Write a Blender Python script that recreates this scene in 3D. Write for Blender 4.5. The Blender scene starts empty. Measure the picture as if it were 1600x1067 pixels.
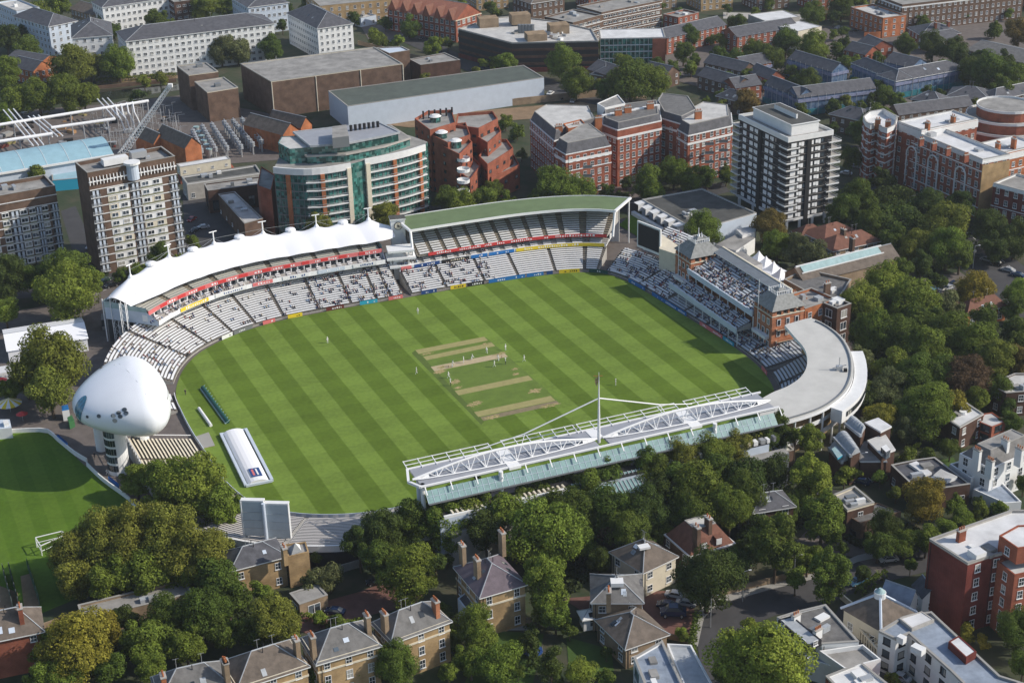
import bpy, math, random
from mathutils import Vector, Matrix
from mathutils.bvhtree import BVHTree
random.seed(7)
R_=math.radians
# ---------------------------------------------------------------- camera
F=2500.; TH=R_(24.6); RO=R_(1.44); H=190.
c_,s_=math.cos(RO),math.sin(RO)
fw=Vector((0,math.cos(TH),-math.sin(TH))); r0=Vector((1,0,0)); u0=Vector((0,math.sin(TH),math.cos(TH)))
CR=c_*r0-s_*u0; CU=s_*r0+c_*u0
CAM=Vector((0,0,H))
sc=bpy.context.scene
cd=bpy.data.cameras.new('camera'); cam=bpy.data.objects.new('camera',cd); sc.collection.objects.link(cam)
m=Matrix.Identity(4)
for i in range(3):
    m[i][0]=CR[i]; m[i][1]=CU[i]; m[i][2]=-fw[i]; m[i][3]=CAM[i]
cam.matrix_world=m
cd.sensor_width=36; cd.lens=F/1600*36; cd.clip_end=6000; cd.clip_start=1
sc.camera=cam
# ---------------------------------------------------------------- light
SUN_EL=R_(36); SUN_AZ=(1.0,-0.10)       # horizontal direction towards the sun
w=bpy.data.worlds.new("World"); sc.world=w; w.use_nodes=True
nt=w.node_tree; sky=nt.nodes.new('ShaderNodeTexSky'); sky.sky_type='NISHITA'; sky.sun_disc=False
sky.sun_elevation=SUN_EL; sky.sun_rotation=math.atan2(SUN_AZ[0],SUN_AZ[1]); sky.air_density=1.0; sky.dust_density=1.0
nt.links.new(sky.outputs[0],nt.nodes['Background'].inputs[0]); nt.nodes['Background'].inputs[1].default_value=0.12
sl=bpy.data.lights.new('sun','SUN'); sl.energy=3.6; sl.angle=R_(0.53); sl.color=(1,0.93,0.82)
sun=bpy.data.objects.new('sun',sl); sc.collection.objects.link(sun)
dv=Vector((SUN_AZ[0],SUN_AZ[1],0)).normalized()*math.cos(SUN_EL)+Vector((0,0,math.sin(SUN_EL)))
sun.rotation_euler=dv.to_track_quat('Z','Y').to_euler(); sun.location=(300,300,400)
sc.view_settings.view_transform='Standard'; sc.view_settings.look='None'; sc.view_settings.exposure=0.32; sc.view_settings.gamma=1
# ---------------------------------------------------------------- pixel -> place
def G(x,y,z=0.):
    d=fw+CR*((x-800)/F)-CU*((y-533.5)/F)
    t=(z-H)/d.z
    return Vector((d.x*t,d.y*t,z))
def G2(x,y,z=0.): g=G(x,y,z); return (g.x,g.y)
def mpp(x,y,z=0.):  # metres per photo pixel at that place
    g=G(x,y,z); return (g-CAM).dot(fw)/F
# ---------------------------------------------------------------- helpers
C=sc.collection.objects
W={}
def tag(o,label=None,cat=None,group=None,kind=None):
    if label: o['label']=label
    if cat: o['category']=cat
    if group: o['group']=group
    if kind: o['kind']=kind
    return o
def thing(name,label,cat,loc,group=None):
    o=bpy.data.objects.new(name,None); o.empty_display_size=0.5; C.link(o); o.location=loc; W[o.name]=Vector(loc)
    return tag(o,label,cat,group)
class MB:
    def __init__(s): s.v=[]; s.f=[]; s.m=[]; s.mats=[]
    def mi(s,mat):
        if mat not in s.mats: s.mats.append(mat)
        return s.mats.index(mat)
    def poly(s,pts,mat):
        n=len(s.v); s.v+= [tuple(p) for p in pts]; s.f.append(tuple(range(n,n+len(pts)))); s.m.append(s.mi(mat))
    def prism(s,poly,z0,z1,mat,top=None,bottom=False):
        n=len(s.v); k=len(poly)
        s.v+=[(p[0],p[1],z0) for p in poly]+[(p[0],p[1],z1) for p in poly]
        mi=s.mi(mat)
        for i in range(k):
            j=(i+1)%k; s.f.append((n+i,n+j,n+k+j,n+k+i)); s.m.append(mi)
        if top is not None: s.f.append(tuple(range(n+k,n+2*k))); s.m.append(s.mi(top))
        if bottom: s.f.append(tuple(range(n+k-1,n-1,-1))); s.m.append(mi)
    def box(s,c,d,mat,rot=0.,top=None):
        ca,sa=math.cos(rot),math.sin(rot); hx,hy=d[0]/2,d[1]/2
        P=[(c[0]+x*ca-y*sa,c[1]+x*sa+y*ca) for x,y in((-hx,-hy),(hx,-hy),(hx,hy),(-hx,hy))]
        s.prism(P,c[2]-d[2]/2,c[2]+d[2]/2,mat,top or mat,True)
    def bar(s,p,q,a,mat,b=None):   # square bar from p to q
        s.tube(p,q,a,mat,4,b)
    def tube(s,p,q,r,mat,n=6,r2=None,cap=True):
        p=Vector(p);q=Vector(q); d=(q-p)
        if d.length<1e-6: return
        d.normalize(); a=d.orthogonal().normalized()
        if abs(d.z)<0.95: a=d.cross(Vector((0,0,1))).normalized()
        b=d.cross(a); r2=r if r2 is None else r2; k=len(s.v); ph=math.pi/4 if n==4 else 0
        for rr,o in((r,p),(r2,q)):
            for i in range(n):
                t=2*math.pi*i/n+ph; s.v.append(tuple(o+(a*math.cos(t)+b*math.sin(t))*rr))
        mi=s.mi(mat)
        for i in range(n):
            j=(i+1)%n; s.f.append((k+i,k+j,k+n+j,k+n+i)); s.m.append(mi)
        if cap:
            s.f.append(tuple(range(k,k+n))); s.m.append(mi); s.f.append(tuple(range(k+2*n-1,k+n-1,-1))); s.m.append(mi)
    def path(s,pts,r,mat,n=6):
        for a,b in zip(pts,pts[1:]): s.tube(a,b,r,mat,n)
    def ring(s,poly,z,h,t,mat,off=0.):  # band round a closed ccw polygon
        o=inset(poly,-t-off); i_=inset(poly,-off) if off else poly
        k=len(poly)
        for a in range(k):
            b=(a+1)%k
            q=[o[a],o[b],i_[b],i_[a]]
            s.prism(q,z,z+h,mat,mat,True)
    def build(s,name,parent=None,smooth=False,**kw):
        o=None
        me=bpy.data.meshes.new(name); off=W[parent.name] if parent else Vector((0,0,0))
        me.from_pydata([(v[0]-off.x,v[1]-off.y,v[2]-off.z) for v in s.v],[],s.f)
        for mt in s.mats: me.materials.append(mt)
        me.polygons.foreach_set('material_index',s.m)
        if smooth: me.polygons.foreach_set('use_smooth',[True]*len(s.f))
        me.update()
        o=bpy.data.objects.new(name,me); C.link(o)
        if parent: o.parent=parent; W[o.name]=Vector(off)
        else: W[o.name]=Vector((0,0,0))
        if kw: tag(o,**kw)
        return o
def inst(mesh,name,parent,loc,rotz=0.,scale=None,color=None):
    o=bpy.data.objects.new(name,mesh); C.link(o); o.parent=parent
    o.location=Vector(loc)-W[parent.name]; o.rotation_euler=(0,0,rotz)
    if scale: o.scale=scale
    if color: o.color=color
    W[o.name]=Vector(loc)
    return o
def area(p): return sum(a[0]*b[1]-b[0]*a[1] for a,b in zip(p,p[1:]+p[:1]))/2
def ccw(p): p=[tuple(q[:2]) for q in p]; return p if area(p)>0 else p[::-1]
def inset(p,t):
    k=len(p); out=[]
    for i in range(k):
        a=Vector(p[i-1]);b=Vector(p[i]);c=Vector(p[(i+1)%k])
        d1=(b-a).normalized();d2=(c-b).normalized()
        n1=Vector((-d1.y,d1.x));n2=Vector((-d2.y,d2.x)); bi=n1+n2
        if bi.length<1e-3: bi=n1.copy()
        bi.normalize(); cs=max(0.35,bi.dot(n1))
        out.append(tuple(b+bi*(t/cs)))
    return out
def rect(A,B,Cc,h):
    a=Vector(G2(*A,h));b=Vector(G2(*B,h));c=Vector(G2(*Cc,h)); u=(b-a).normalized(); n=Vector((-u.y,u.x))
    d=(c-a).dot(n); p=[a,b,b+n*d,a+n*d]
    return ccw([tuple(x) for x in p]) if d>0 else [tuple(b),tuple(a),tuple(a+n*d),tuple(b+n*d)]
# ---------------------------------------------------------------- materials
def mat(name,col,rough=0.8,var=0.0,scale=1.0,metal=0.0,spec=0.3,objcol=False,kind=None,col2=None,detail=3,bump=0.):
    m=bpy.data.materials.new(name); m.use_nodes=True; n=m.node_tree; b=n.nodes['Principled BSDF']
    b.inputs['Roughness'].default_value=rough; b.inputs['Metallic'].default_value=metal
    b.inputs['Specular IOR Level'].default_value=spec
    src=None
    if objcol:
        oi=n.nodes.new('ShaderNodeObjectInfo'); src=oi.outputs['Color']
    if var or col2:
        tc=n.nodes.new('ShaderNodeNewGeometry'); no=n.nodes.new('ShaderNodeTexNoise')
        no.inputs['Scale'].default_value=scale; no.inputs['Detail'].default_value=detail; no.inputs['Roughness'].default_value=0.65
        n.links.new(tc.outputs['Position'],no.inputs['Vector'])
        if col2:
            cr=n.nodes.new('ShaderNodeValToRGB'); cr.color_ramp.elements[0].position=0.38; cr.color_ramp.elements[1].position=0.62
            cr.color_ramp.elements[0].color=(*col,1); cr.color_ramp.elements[1].color=(*col2,1)
            n.links.new(no.outputs[0],cr.inputs[0]); src=cr.outputs[0]
        if var:
            mr=n.nodes.new('ShaderNodeMapRange'); mr.inputs['From Min'].default_value=0.3; mr.inputs['From Max'].default_value=0.7
            mr.inputs['To Min'].default_value=1-var; mr.inputs['To Max'].default_value=1+var
            n.links.new(no.outputs[0],mr.inputs[0])
            mx=n.nodes.new('ShaderNodeVectorMath'); mx.operation='SCALE'
            if src: n.links.new(src,mx.inputs[0])
            else: mx.inputs[0].default_value=col
            n.links.new(mr.outputs[0],mx.inputs['Scale']); src=mx.outputs[0]
        if bump:
            bp=n.nodes.new('ShaderNodeBump'); bp.inputs['Strength'].default_value=bump; bp.inputs['Distance'].default_value=0.3
            n.links.new(no.outputs[0],bp.inputs['Height']); n.links.new(bp.outputs[0],b.inputs['Normal'])
    if src: n.links.new(src,b.inputs['Base Color'])
    else: b.inputs['Base Color'].default_value=(*col,1)
    m.diffuse_color=(*col,1)
    return m
def brickmat(name,c1,c2,mortar,sx=1.0):
    m=mat(name,c1,0.9,spec=0.1); n=m.node_tree; b=n.nodes['Principled BSDF']
    g=n.nodes.new('ShaderNodeNewGeometry'); sp=n.nodes.new('ShaderNodeSeparateXYZ'); n.links.new(g.outputs['Position'],sp.inputs[0])
    ad=n.nodes.new('ShaderNodeMath'); ad.operation='ADD'; n.links.new(sp.outputs[0],ad.inputs[0]); n.links.new(sp.outputs[1],ad.inputs[1])
    cb=n.nodes.new('ShaderNodeCombineXYZ'); n.links.new(ad.outputs[0],cb.inputs[0]); n.links.new(sp.outputs[2],cb.inputs[1])
    br=n.nodes.new('ShaderNodeTexBrick'); br.inputs['Scale'].default_value=sx; br.inputs['Mortar Size'].default_value=0.02
    br.inputs['Brick Width'].default_value=0.5; br.inputs['Row Height'].default_value=0.18
    br.inputs['Color1'].default_value=(*c1,1); br.inputs['Color2'].default_value=(*c2,1); br.inputs['Mortar'].default_value=(*mortar,1)
    n.links.new(cb.outputs[0],br.inputs['Vector'])
    no=n.nodes.new('ShaderNodeTexNoise'); no.inputs['Scale'].default_value=0.35; no.inputs['Detail'].default_value=5; n.links.new(g.outputs['Position'],no.inputs['Vector'])
    mr=n.nodes.new('ShaderNodeMapRange'); mr.inputs['From Min'].default_value=0.3; mr.inputs['From Max'].default_value=0.7; mr.inputs['To Min'].default_value=0.72; mr.inputs['To Max'].default_value=1.25
    n.links.new(no.outputs[0],mr.inputs[0]); mx=n.nodes.new('ShaderNodeVectorMath'); mx.operation='SCALE'
    n.links.new(br.outputs[0],mx.inputs[0]); n.links.new(mr.outputs[0],mx.inputs['Scale']); n.links.new(mx.outputs[0],b.inputs['Base Color'])
    return m
M={}
def DM(k,*a,**kw): M[k]=mat(k,*a,**kw)
M['red']=brickmat('red_brick',(0.30,0.085,0.045),(0.24,0.065,0.04),(0.26,0.14,0.10))
M['orange']=brickmat('orange_brick',(0.42,0.14,0.055),(0.36,0.11,0.045),(0.34,0.18,0.10))
M['maroon']=brickmat('maroon_brick',(0.16,0.035,0.028),(0.13,0.03,0.025),(0.14,0.06,0.05))
M['brown']=brickmat('brown_brick',(0.15,0.095,0.068),(0.12,0.078,0.055),(0.13,0.09,0.07))
M['darkbrown']=brickmat('dark_brown_brick',(0.10,0.055,0.040),(0.08,0.045,0.032),(0.09,0.06,0.05))
M['yellow']=brickmat('yellow_stock_brick',(0.40,0.27,0.13),(0.33,0.22,0.11),(0.33,0.25,0.16))
M['stock']=brickmat('buff_stock_brick',(0.30,0.22,0.14),(0.25,0.18,0.115),(0.26,0.20,0.15))
M['terracotta']=brickmat('terracotta_brick',(0.44,0.17,0.085),(0.36,0.12,0.06),(0.42,0.24,0.15))
DM('white',(0.70,0.70,0.69),0.7,var=.06,scale=.5); DM('whitepaint',(0.76,0.76,0.76),0.5,spec=.4)
DM('cream',(0.62,0.56,0.44),0.75,var=.08,scale=.6); DM('concrete',(0.38,0.36,0.33),0.9,var=.15,scale=.7)
DM('bluewhite',(0.50,0.56,0.64),0.6,var=.06,scale=.4)
DM('slate',(0.085,0.085,0.095),0.7,var=.34,scale=.6,spec=.25,detail=9); DM('greyslate',(0.14,0.135,0.13),0.75,var=.34,scale=.6,detail=9)
DM('brownslate',(0.13,0.105,0.085),0.8,var=.36,scale=.6,detail=9); DM('tile',(0.17,0.075,0.05),0.8,var=.2,scale=1.); DM('redtile',(0.40,0.16,0.10),0.8,var=.15,scale=1.)
DM('purpleslate',(0.12,0.095,0.11),0.7,var=.2,scale=.8)
DM('flatgrey',(0.26,0.25,0.235),0.9,var=.34,scale=.22,detail=9); DM('flatdark',(0.075,0.075,0.07),0.9,var=.3,scale=.3,detail=5)
DM('flatlight',(0.48,0.47,0.45),0.85,var=.24,scale=.22,detail=9); DM('flatwhite',(0.60,0.60,0.60),0.8,var=.20,scale=.22,detail=9)
DM('flatblue',(0.24,0.28,0.34),0.7,var=.3,scale=.3,detail=5); DM('greenroof',(0.085,0.10,0.085),0.85,var=.2,scale=.25,detail=5)
DM('lead',(0.34,0.36,0.38),0.55,var=.15,scale=.8,spec=.5)
DM('glass',(0.035,0.045,0.055),0.15,var=.5,scale=.45,spec=.6); DM('greenglass',(0.035,0.10,0.085),0.12,var=.5,scale=.5,spec=.7)
DM('paleglass',(0.30,0.42,0.42),0.2,var=.15,scale=.6,spec=.6); DM('curtain',(0.55,0.55,0.52),0.8)
DM('dark',(0.02,0.02,0.022),0.9); DM('blackclad',(0.020,0.019,0.022),0.6,var=.2,scale=.5)
DM('steel',(0.45,0.46,0.47),0.4,metal=.4,spec=.5); DM('greysteel',(0.20,0.21,0.22),0.5,metal=.3)
DM('asphalt',(0.055,0.053,0.055),0.9,var=.25,scale=.15,detail=6); DM('pave',(0.13,0.11,0.10),0.9,var=.22,scale=.3,detail=6)
DM('brickpave',(0.15,0.075,0.06),0.9,var=.2,scale=.5,detail=5); DM('earth',(0.22,0.15,0.09),0.95,var=.25,scale=.25,detail=6)
DM('grass',(0.055,0.10,0.018),0.95,var=.22,scale=.25,detail=6); DM('wildground',(0.028,0.045,0.018),1.,col2=(0.07,0.065,0.04),scale=.09,detail=8)
DM('kerb',(0.30,0.29,0.27),0.9); DM('water',(0.03,0.035,0.025),0.1,spec=.6); DM('paint',(0.6,0.6,0.58),0.7)
DM('redpaint',(0.55,0.05,0.05),0.5); DM('blue',(0.02,0.15,0.42),0.5); DM('yellowpaint',(0.70,0.52,0.03),0.5); DM('navy',(0.02,0.06,0.20),0.5)
DM('skyblue',(0.27,0.43,0.50),0.5,var=.08,scale=.3); DM('cyan',(0.03,0.33,0.48),0.5); DM('pinkred',(0.62,0.16,0.16),0.5)
DM('sheetblue',(0.05,0.10,0.19),0.6,col2=(0.15,0.21,0.31),scale=.5,detail=8); DM('green',(0.04,0.14,0.05),0.7)
DM('darkgreen',(0.01,0.07,0.06),0.6); DM('wood',(0.33,0.19,0.09),0.8,var=.2,scale=2.)
DM('seat',(0.72,0.72,0.72),0.6); DM('seatold',(0.45,0.44,0.38),0.7); DM('seatback',(0.30,0.30,0.30),0.7); DM('step',(0.17,0.15,0.13),0.9,var=.2,scale=.5)
DM('seatblue',(0.50,0.53,0.56),0.6); DM('aisle',(0.20,0.17,0.13),0.9,var=.2,scale=.8)
DM('membrane',(0.80,0.80,0.82),0.5,spec=.3); DM('pod',(0.78,0.80,0.84),0.28,spec=.5,var=.02,scale=.2)
DM('sedum',(0.13,0.18,0.085),0.9,var=.14,scale=.2,detail=5); DM('roofgrey',(0.30,0.31,0.34),0.5,var=.08,scale=.3)
DM('warner',(0.50,0.49,0.46),0.8,var=.11,scale=.16,detail=9); DM('board',(0.40,0.45,0.48),.6,var=.1,scale=.4); DM('seatpink',(0.50,0.47,0.45),.8); DM('sheetteal',(.02,.15,.19),.7,var=.35,scale=.6,detail=6); DM('sheetlilac',(.20,.22,.33),.7,var=.3,scale=.6,detail=6)
DM('car',(0.5,0.5,0.5),0.25,objcol=True,spec=.6,var=.001); DM('tyre',(0.015,0.015,0.015),0.8)
DM('cloth',(0.5,0.5,0.5),0.9,objcol=True,var=.001); DM('skin',(0.50,0.30,0.21),0.7); DM('hair',(0.05,0.035,0.025),0.8)
DM('bark',(0.09,0.065,0.045),0.95,var=.25,scale=2.); DM('hatwhite',(0.72,0.72,0.70),0.8); DM('trousers',(0.02,0.02,0.025),0.8)
def leafmat():
    m=bpy.data.materials.new('leaves'); m.use_nodes=True; n=m.node_tree; b=n.nodes['Principled BSDF']
    oi=n.nodes.new('ShaderNodeObjectInfo'); g=n.nodes.new('ShaderNodeNewGeometry'); no=n.nodes.new('ShaderNodeTexNoise')
    no.inputs['Scale'].default_value=0.55; no.inputs['Detail'].default_value=3; n.links.new(g.outputs['Position'],no.inputs['Vector'])
    wn=n.nodes.new('ShaderNodeTexWhiteNoise'); wn.noise_dimensions='1D'
    mp=n.nodes.new('ShaderNodeMath'); mp.operation='ADD'; n.links.new(g.outputs['Random Per Island'],mp.inputs[0]); n.links.new(oi.outputs['Random'],mp.inputs[1])
    n.links.new(mp.outputs[0],wn.inputs['W'])
    mr=n.nodes.new('ShaderNodeMapRange'); mr.inputs['From Min'].default_value=.3; mr.inputs['From Max'].default_value=.7; mr.inputs['To Min'].default_value=.65; mr.inputs['To Max'].default_value=1.4
    n.links.new(no.outputs[0],mr.inputs[0])
    m2=n.nodes.new('ShaderNodeMapRange'); m2.inputs['To Min'].default_value=.7; m2.inputs['To Max'].default_value=1.35; n.links.new(wn.outputs[0],m2.inputs[0])
    mu=n.nodes.new('ShaderNodeMath'); mu.operation='MULTIPLY'; n.links.new(mr.outputs[0],mu.inputs[0]); n.links.new(m2.outputs[0],mu.inputs[1])
    mx=n.nodes.new('ShaderNodeVectorMath'); mx.operation='SCALE'; n.links.new(oi.outputs['Color'],mx.inputs[0]); n.links.new(mu.outputs[0],mx.inputs['Scale'])
    n.links.new(mx.outputs[0],b.inputs['Base Color']); b.inputs['Roughness'].default_value=.7; b.inputs['Specular IOR Level'].default_value=.12
    t=n.nodes.new('ShaderNodeBsdfTranslucent'); n.links.new(mx.outputs[0],t.inputs[0])
    ms=n.nodes.new('ShaderNodeMixShader'); ms.inputs[0].default_value=.32; n.links.new(b.outputs[0],ms.inputs[1]); n.links.new(t.outputs[0],ms.inputs[2])
    n.links.new(ms.outputs[0],n.nodes['Material Output'].inputs[0]); return m
M['leaf']=leafmat()
def winglass(m,dark,pale,vs=.45):
    n=m.node_tree; b=n.nodes['Principled BSDF']; oi=n.nodes.new('ShaderNodeObjectInfo'); g=n.nodes.new('ShaderNodeNewGeometry'); vo=n.nodes.new('ShaderNodeTexVoronoi'); vo.inputs['Scale'].default_value=vs; vo.distance='CHEBYCHEV'; vo.inputs['Randomness'].default_value=.35; n.links.new(g.outputs['Position'],vo.inputs['Vector'])
    ad=n.nodes.new('ShaderNodeMath'); ad.operation='ADD'; n.links.new(oi.outputs['Random'],ad.inputs[0]); n.links.new(vo.outputs['Color'],ad.inputs[1]); fr=n.nodes.new('ShaderNodeMath'); fr.operation='FRACT'; n.links.new(ad.outputs[0],fr.inputs[0])
    cr=n.nodes.new('ShaderNodeValToRGB'); cr.color_ramp.interpolation='CONSTANT'; e=cr.color_ramp.elements; e[0].color=(*dark,1); e[1].position=.45; e[1].color=(*[c*2.2 for c in dark],1)
    x=e.new(.7); x.color=(*[c*4 for c in dark],1); y=e.new(.86); y.color=(*pale,1)
    n.links.new(fr.outputs[0],cr.inputs[0]); n.links.new(cr.outputs[0],b.inputs['Base Color'])
winglass(M['glass'],(.022,.028,.034),(.34,.33,.30)); winglass(M['greenglass'],(.018,.060,.052),(.11,.20,.18),1.0)
# ---------------------------------------------------------------- ground
ZL=[0]
def sheet(name,pts,mt,z=None,raw=False,kind='structure',th=None,**kw):
    ZL[0]+=1; z=0.02+0.004*ZL[0] if z is None else z
    P=[tuple(p) for p in pts] if raw else [G2(x,y) for x,y in pts]
    b=MB(); b.poly([(x,y,z) for x,y in ccw(P)],M[mt] if isinstance(mt,str) else mt)
    if th: b.prism(ccw(P),0,z,M['kerb'])
    o=b.build(name); tag(o,kind=kind,**kw); return o
def crom(pts,n=6,closed=True):
    P=[Vector(p) for p in pts]; k=len(P); out=[]
    for i in range(k if closed else k-1):
        g=(lambda j:P[j%k]) if closed else (lambda j:P[max(0,min(k-1,j))])
        a,b,c,d=g(i-1),g(i),g(i+1),g(i+2)
        for t in range(n):
            t/=n; out.append(0.5*((2*b)+(c-a)*t+(2*a-5*b+4*c-d)*t*t+(3*b-a-3*c+d)*t**3))
    if not closed: out.append(P[-1])
    return out
gb=MB(); gb.poly([(-2500,-500,0),(2500,-500,0),(2500,5000,0),(-2500,5000,0)],M['wildground']); gb.build('ground',kind='structure')
FPX=[(275,618),(279,594),(290,573),(310,553),(340,535.5),(370,522.5),(400,512),(440,501),(500,489),(560,478),(600,471.5),(635,465.5),(700,454),(760,444),(820,434.5),(870,428.5),(910,426),(942,428),(970,436),(1005,454),(1050,481.5),(1100,512.5),(1150,545),(1183,571),(1203,596),(1210,618),(1200,645),(1165,675),(1100,697),(1000,716),(850,748),(750,771),(680,786),(620,797),(560,806),(500,808),(450,804),(412,795),(385,782),(350,750),(325,712),(304,680),(287,648)]
FW=crom([G2(*p) for p in FPX],5); 
FW=FW[::-1] if area([tuple(p) for p in FW])<0 else FW      # ccw, outward normal on the right
class Curve:
    def __init__(s,P,closed=True):
        s.P=P; s.c=closed; s.L=[0.]
        for a,b in zip(P,P[1:]+(P[:1] if closed else [])): s.L.append(s.L[-1]+(b-a).length)
        s.T=s.L[-1]
    def at(s,q,d=0.):
        if s.c: q%=s.T
        q=max(0,min(s.T-1e-6,q)); import bisect
        i=bisect.bisect_right(s.L,q)-1; i=min(i,len(s.L)-2)
        a=s.P[i]; b=s.P[(i+1)%len(s.P)]; t=(q-s.L[i])/max(1e-9,s.L[i+1]-s.L[i]); p=a+(b-a)*t
        def tg(j):
            k=len(s.P)
            if s.c: return (s.P[(j+1)%k]-s.P[(j-1)%k]).normalized()
            return (s.P[min(k-1,j+1)]-s.P[max(0,j-1)]).normalized()
        T=(tg(i)*(1-t)+tg(i+1)*t).normalized(); n=Vector((T.y,-T.x))
        return p+n*d
    def near(s,pt):
        pt=Vector(pt[:2]); best=(1e9,0)
        n=int(s.T/0.5)
        for i in range(n):
            q=i*0.5; e=(s.at(q)-pt).length
            if e<best[0]: best=(e,q)
        return best[1]
    def sq(s,x,y,z=0): return s.near(G2(x,y,z))
FC=Curve(FW)
# turf with mown bands: light and dark 5.58 m wide, set along the mowing direction
def turf(name,stripes=True,c1=(0.143,0.212,0.036),c2=(0.094,0.147,0.018),ang=-66.,off=94.55,wl=11.17):
    m=mat(name,c1,0.95,spec=0.1); n=m.node_tree; b=n.nodes['Principled BSDF']; L=n.links.new
    g=n.nodes.new('ShaderNodeNewGeometry')
    def dot(v):
        d=n.nodes.new('ShaderNodeVectorMath'); d.operation='DOT_PRODUCT'; L(g.outputs['Position'],d.inputs[0]); d.inputs[1].default_value=v; return d.outputs['Value']
    def ma(op,a,b_=None,cl=False):
        k=n.nodes.new('ShaderNodeMath'); k.operation=op; k.use_clamp=cl
        for i,q in enumerate((a,b_)):
            if q is None: continue
            if isinstance(q,(int,float)): k.inputs[i].default_value=q
            else: L(q,k.inputs[i])
        return k.outputs[0]
    a=R_(ang); u=dot((-math.sin(a),math.cos(a),0)); w_=dot((math.cos(a),math.sin(a),0))
    def band(v,o,per,sharp): 
        x=ma('SINE',ma('MULTIPLY',ma('SUBTRACT',v,o),2*math.pi/per)); return ma('ADD',ma('MULTIPLY',x,sharp),0.5,True)
    f=band(u,off,wl,4.5); f2=band(w_,3.,10.9,3.)
    n1=n.nodes.new('ShaderNodeTexNoise'); n1.inputs['Scale'].default_value=.05; n1.inputs['Detail'].default_value=6; L(g.outputs['Position'],n1.inputs['Vector'])
    n2=n.nodes.new('ShaderNodeTexNoise'); n2.inputs['Scale'].default_value=.9; n2.inputs['Detail'].default_value=6; L(g.outputs['Position'],n2.inputs['Vector'])
    k=ma('ADD',ma('MULTIPLY',ma('SUBTRACT',n1.outputs[0],.5),.5),ma('MULTIPLY',ma('SUBTRACT',n2.outputs[0],.5),.55))
    k=ma('ADD',k,ma('MULTIPLY',f2,.10 if stripes else .05)); k=ma('ADD',k,.95)
    mx=n.nodes.new('ShaderNodeMix'); mx.data_type='RGBA'; mx.inputs['A'].default_value=(*c2,1); mx.inputs['B'].default_value=(*c1,1)
    if stripes: L(f,mx.inputs['Factor'])
    else: L(ma('MULTIPLY',f,.35),mx.inputs['Factor'])
    sc_=n.nodes.new('ShaderNodeVectorMath'); sc_.operation='SCALE'; L(mx.outputs['Result'],sc_.inputs[0]); L(k,sc_.inputs['Scale']); L(sc_.outputs[0],b.inputs['Base Color'])
    return m
M['turf']=turf('striped_turf'); M['turf2']=turf('nursery_turf',False,(0.120,0.195,0.026),(0.078,0.142,0.014),wl=7.)
sheet('cricket_field',[tuple(p) for p in FW],'turf',z=0.10,raw=True)
# paving round the ground, roads, lawns
sheet('stadium_paving',[(150,455),(300,395),(430,365),(640,345),(830,330),(1010,345),(1140,385),(1240,440),(1340,530),(1350,650),(1200,700),(1000,740),(700,800),(560,880),(380,890),(200,800),(180,770),(60,690),(-60,690),(-60,500),(60,480)],'pave')
sheet('nursery_lawn',[(-60,680),(20,676),(72,674),(90,688),(130,725),(155,745),(190,770),(212,795),(260,800),(300,900),(120,935),(60,960),(-60,965)],'turf2')
sheet('dirt_path',[(-40,905),(0,915),(28,925),(30,960),(-40,985)],'earth'); sheet('practice_ground',[(32,900),(50,895),(62,945),(38,955)],'earth')
sheet('road',[(-60,470),(0,440),(150,405),(170,395),(300,372),(430,345),(640,322),(830,318),(1000,308),(1130,285),(1140,300),(1010,330),(830,338),(640,345),(430,366),(300,396),(150,455),(0,470),(-60,500)],'asphalt')
sheet('road',[(95,330),(118,322),(150,395),(165,445),(130,450)],'asphalt'); sheet('yard',[(285,300),(420,280),(440,370),(290,395)],'asphalt')
sheet('road',[(1320,230),(1350,225),(1500,345),(1620,430),(1620,520),(1560,470),(1470,395),(1380,330)],'asphalt')
sheet('car_park',[(1420,440),(1500,425),(1560,470),(1530,520),(1440,510)],'pave')
sheet('road',[(1090,1010),(1100,965),(1120,945),(1200,922),(1290,900),(1340,878),(1420,860),(1500,840),(1500,880),(1440,895),(1360,915),(1290,945),(1210,962),(1150,985),(1130,1010),(1150,1080),(1100,1080)],'asphalt')
sheet('pavement',[(1078,1010),(1088,960),(1110,935),(1200,912),(1290,890),(1340,868),(1420,850),(1420,860),(1340,878),(1290,900),(1200,922),(1120,945),(1100,965),(1090,1010)],'kerb',z=0.16,th=1)
sheet('driveway',[(440,975),(470,950),(560,925),(640,895),(680,900),(650,945),(560,965),(480,990)],'brickpave')
sheet('driveway',[(880,935),(1000,925),(1080,920),(1090,1000),(960,990)],'brickpave'); sheet('driveway',[(1390,905),(1330,870),(1240,850),(1260,830),(1350,850)],'pave')
sheet('lane',[(1315,940),(1330,960),(1420,1080),(1370,1080),(1300,970)],'asphalt'); sheet('lane',[(1270,760),(1330,770),(1420,830),(1400,860),(1290,800)],'asphalt')
sheet('lawn',[(765,985),(850,990),(830,1080),(720,1080)],'grass'); sheet('lawn',[(885,995),(955,1015),(960,1055),(890,1060)],'grass'); sheet('lawn',[(1440,725),(1490,715),(1500,735),(1460,745)],'grass')
sheet('path',[(762,985),(772,983),(768,1010),(750,1045),(740,1045),(757,1010)],'kerb')
sheet('terrace',[(745,955),(800,965),(830,985),(770,985)],'kerb')
sheet('canal',[(120,143),(280,132),(290,140),(150,160),(120,160)],'water'); sheet('towpath',[(150,127),(280,118),(280,123),(150,133)],'earth')
sheet('substation_yard',[(-60,180),(150,165),(280,150),(430,180),(440,250),(290,262),(175,262),(-60,290)],'pave')
sheet('railway_wall',[(560,190),(850,165),(1010,150),(1010,165),(850,185),(640,200)],'earth')
sheet('road',[(610,45),(640,48),(770,110),(830,120),(960,160),(950,170),(830,135),(745,118),(620,62)],'asphalt')
sheet('road',[(850,120),(900,140),(1000,165),(980,175),(860,150)],'asphalt')
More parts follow.
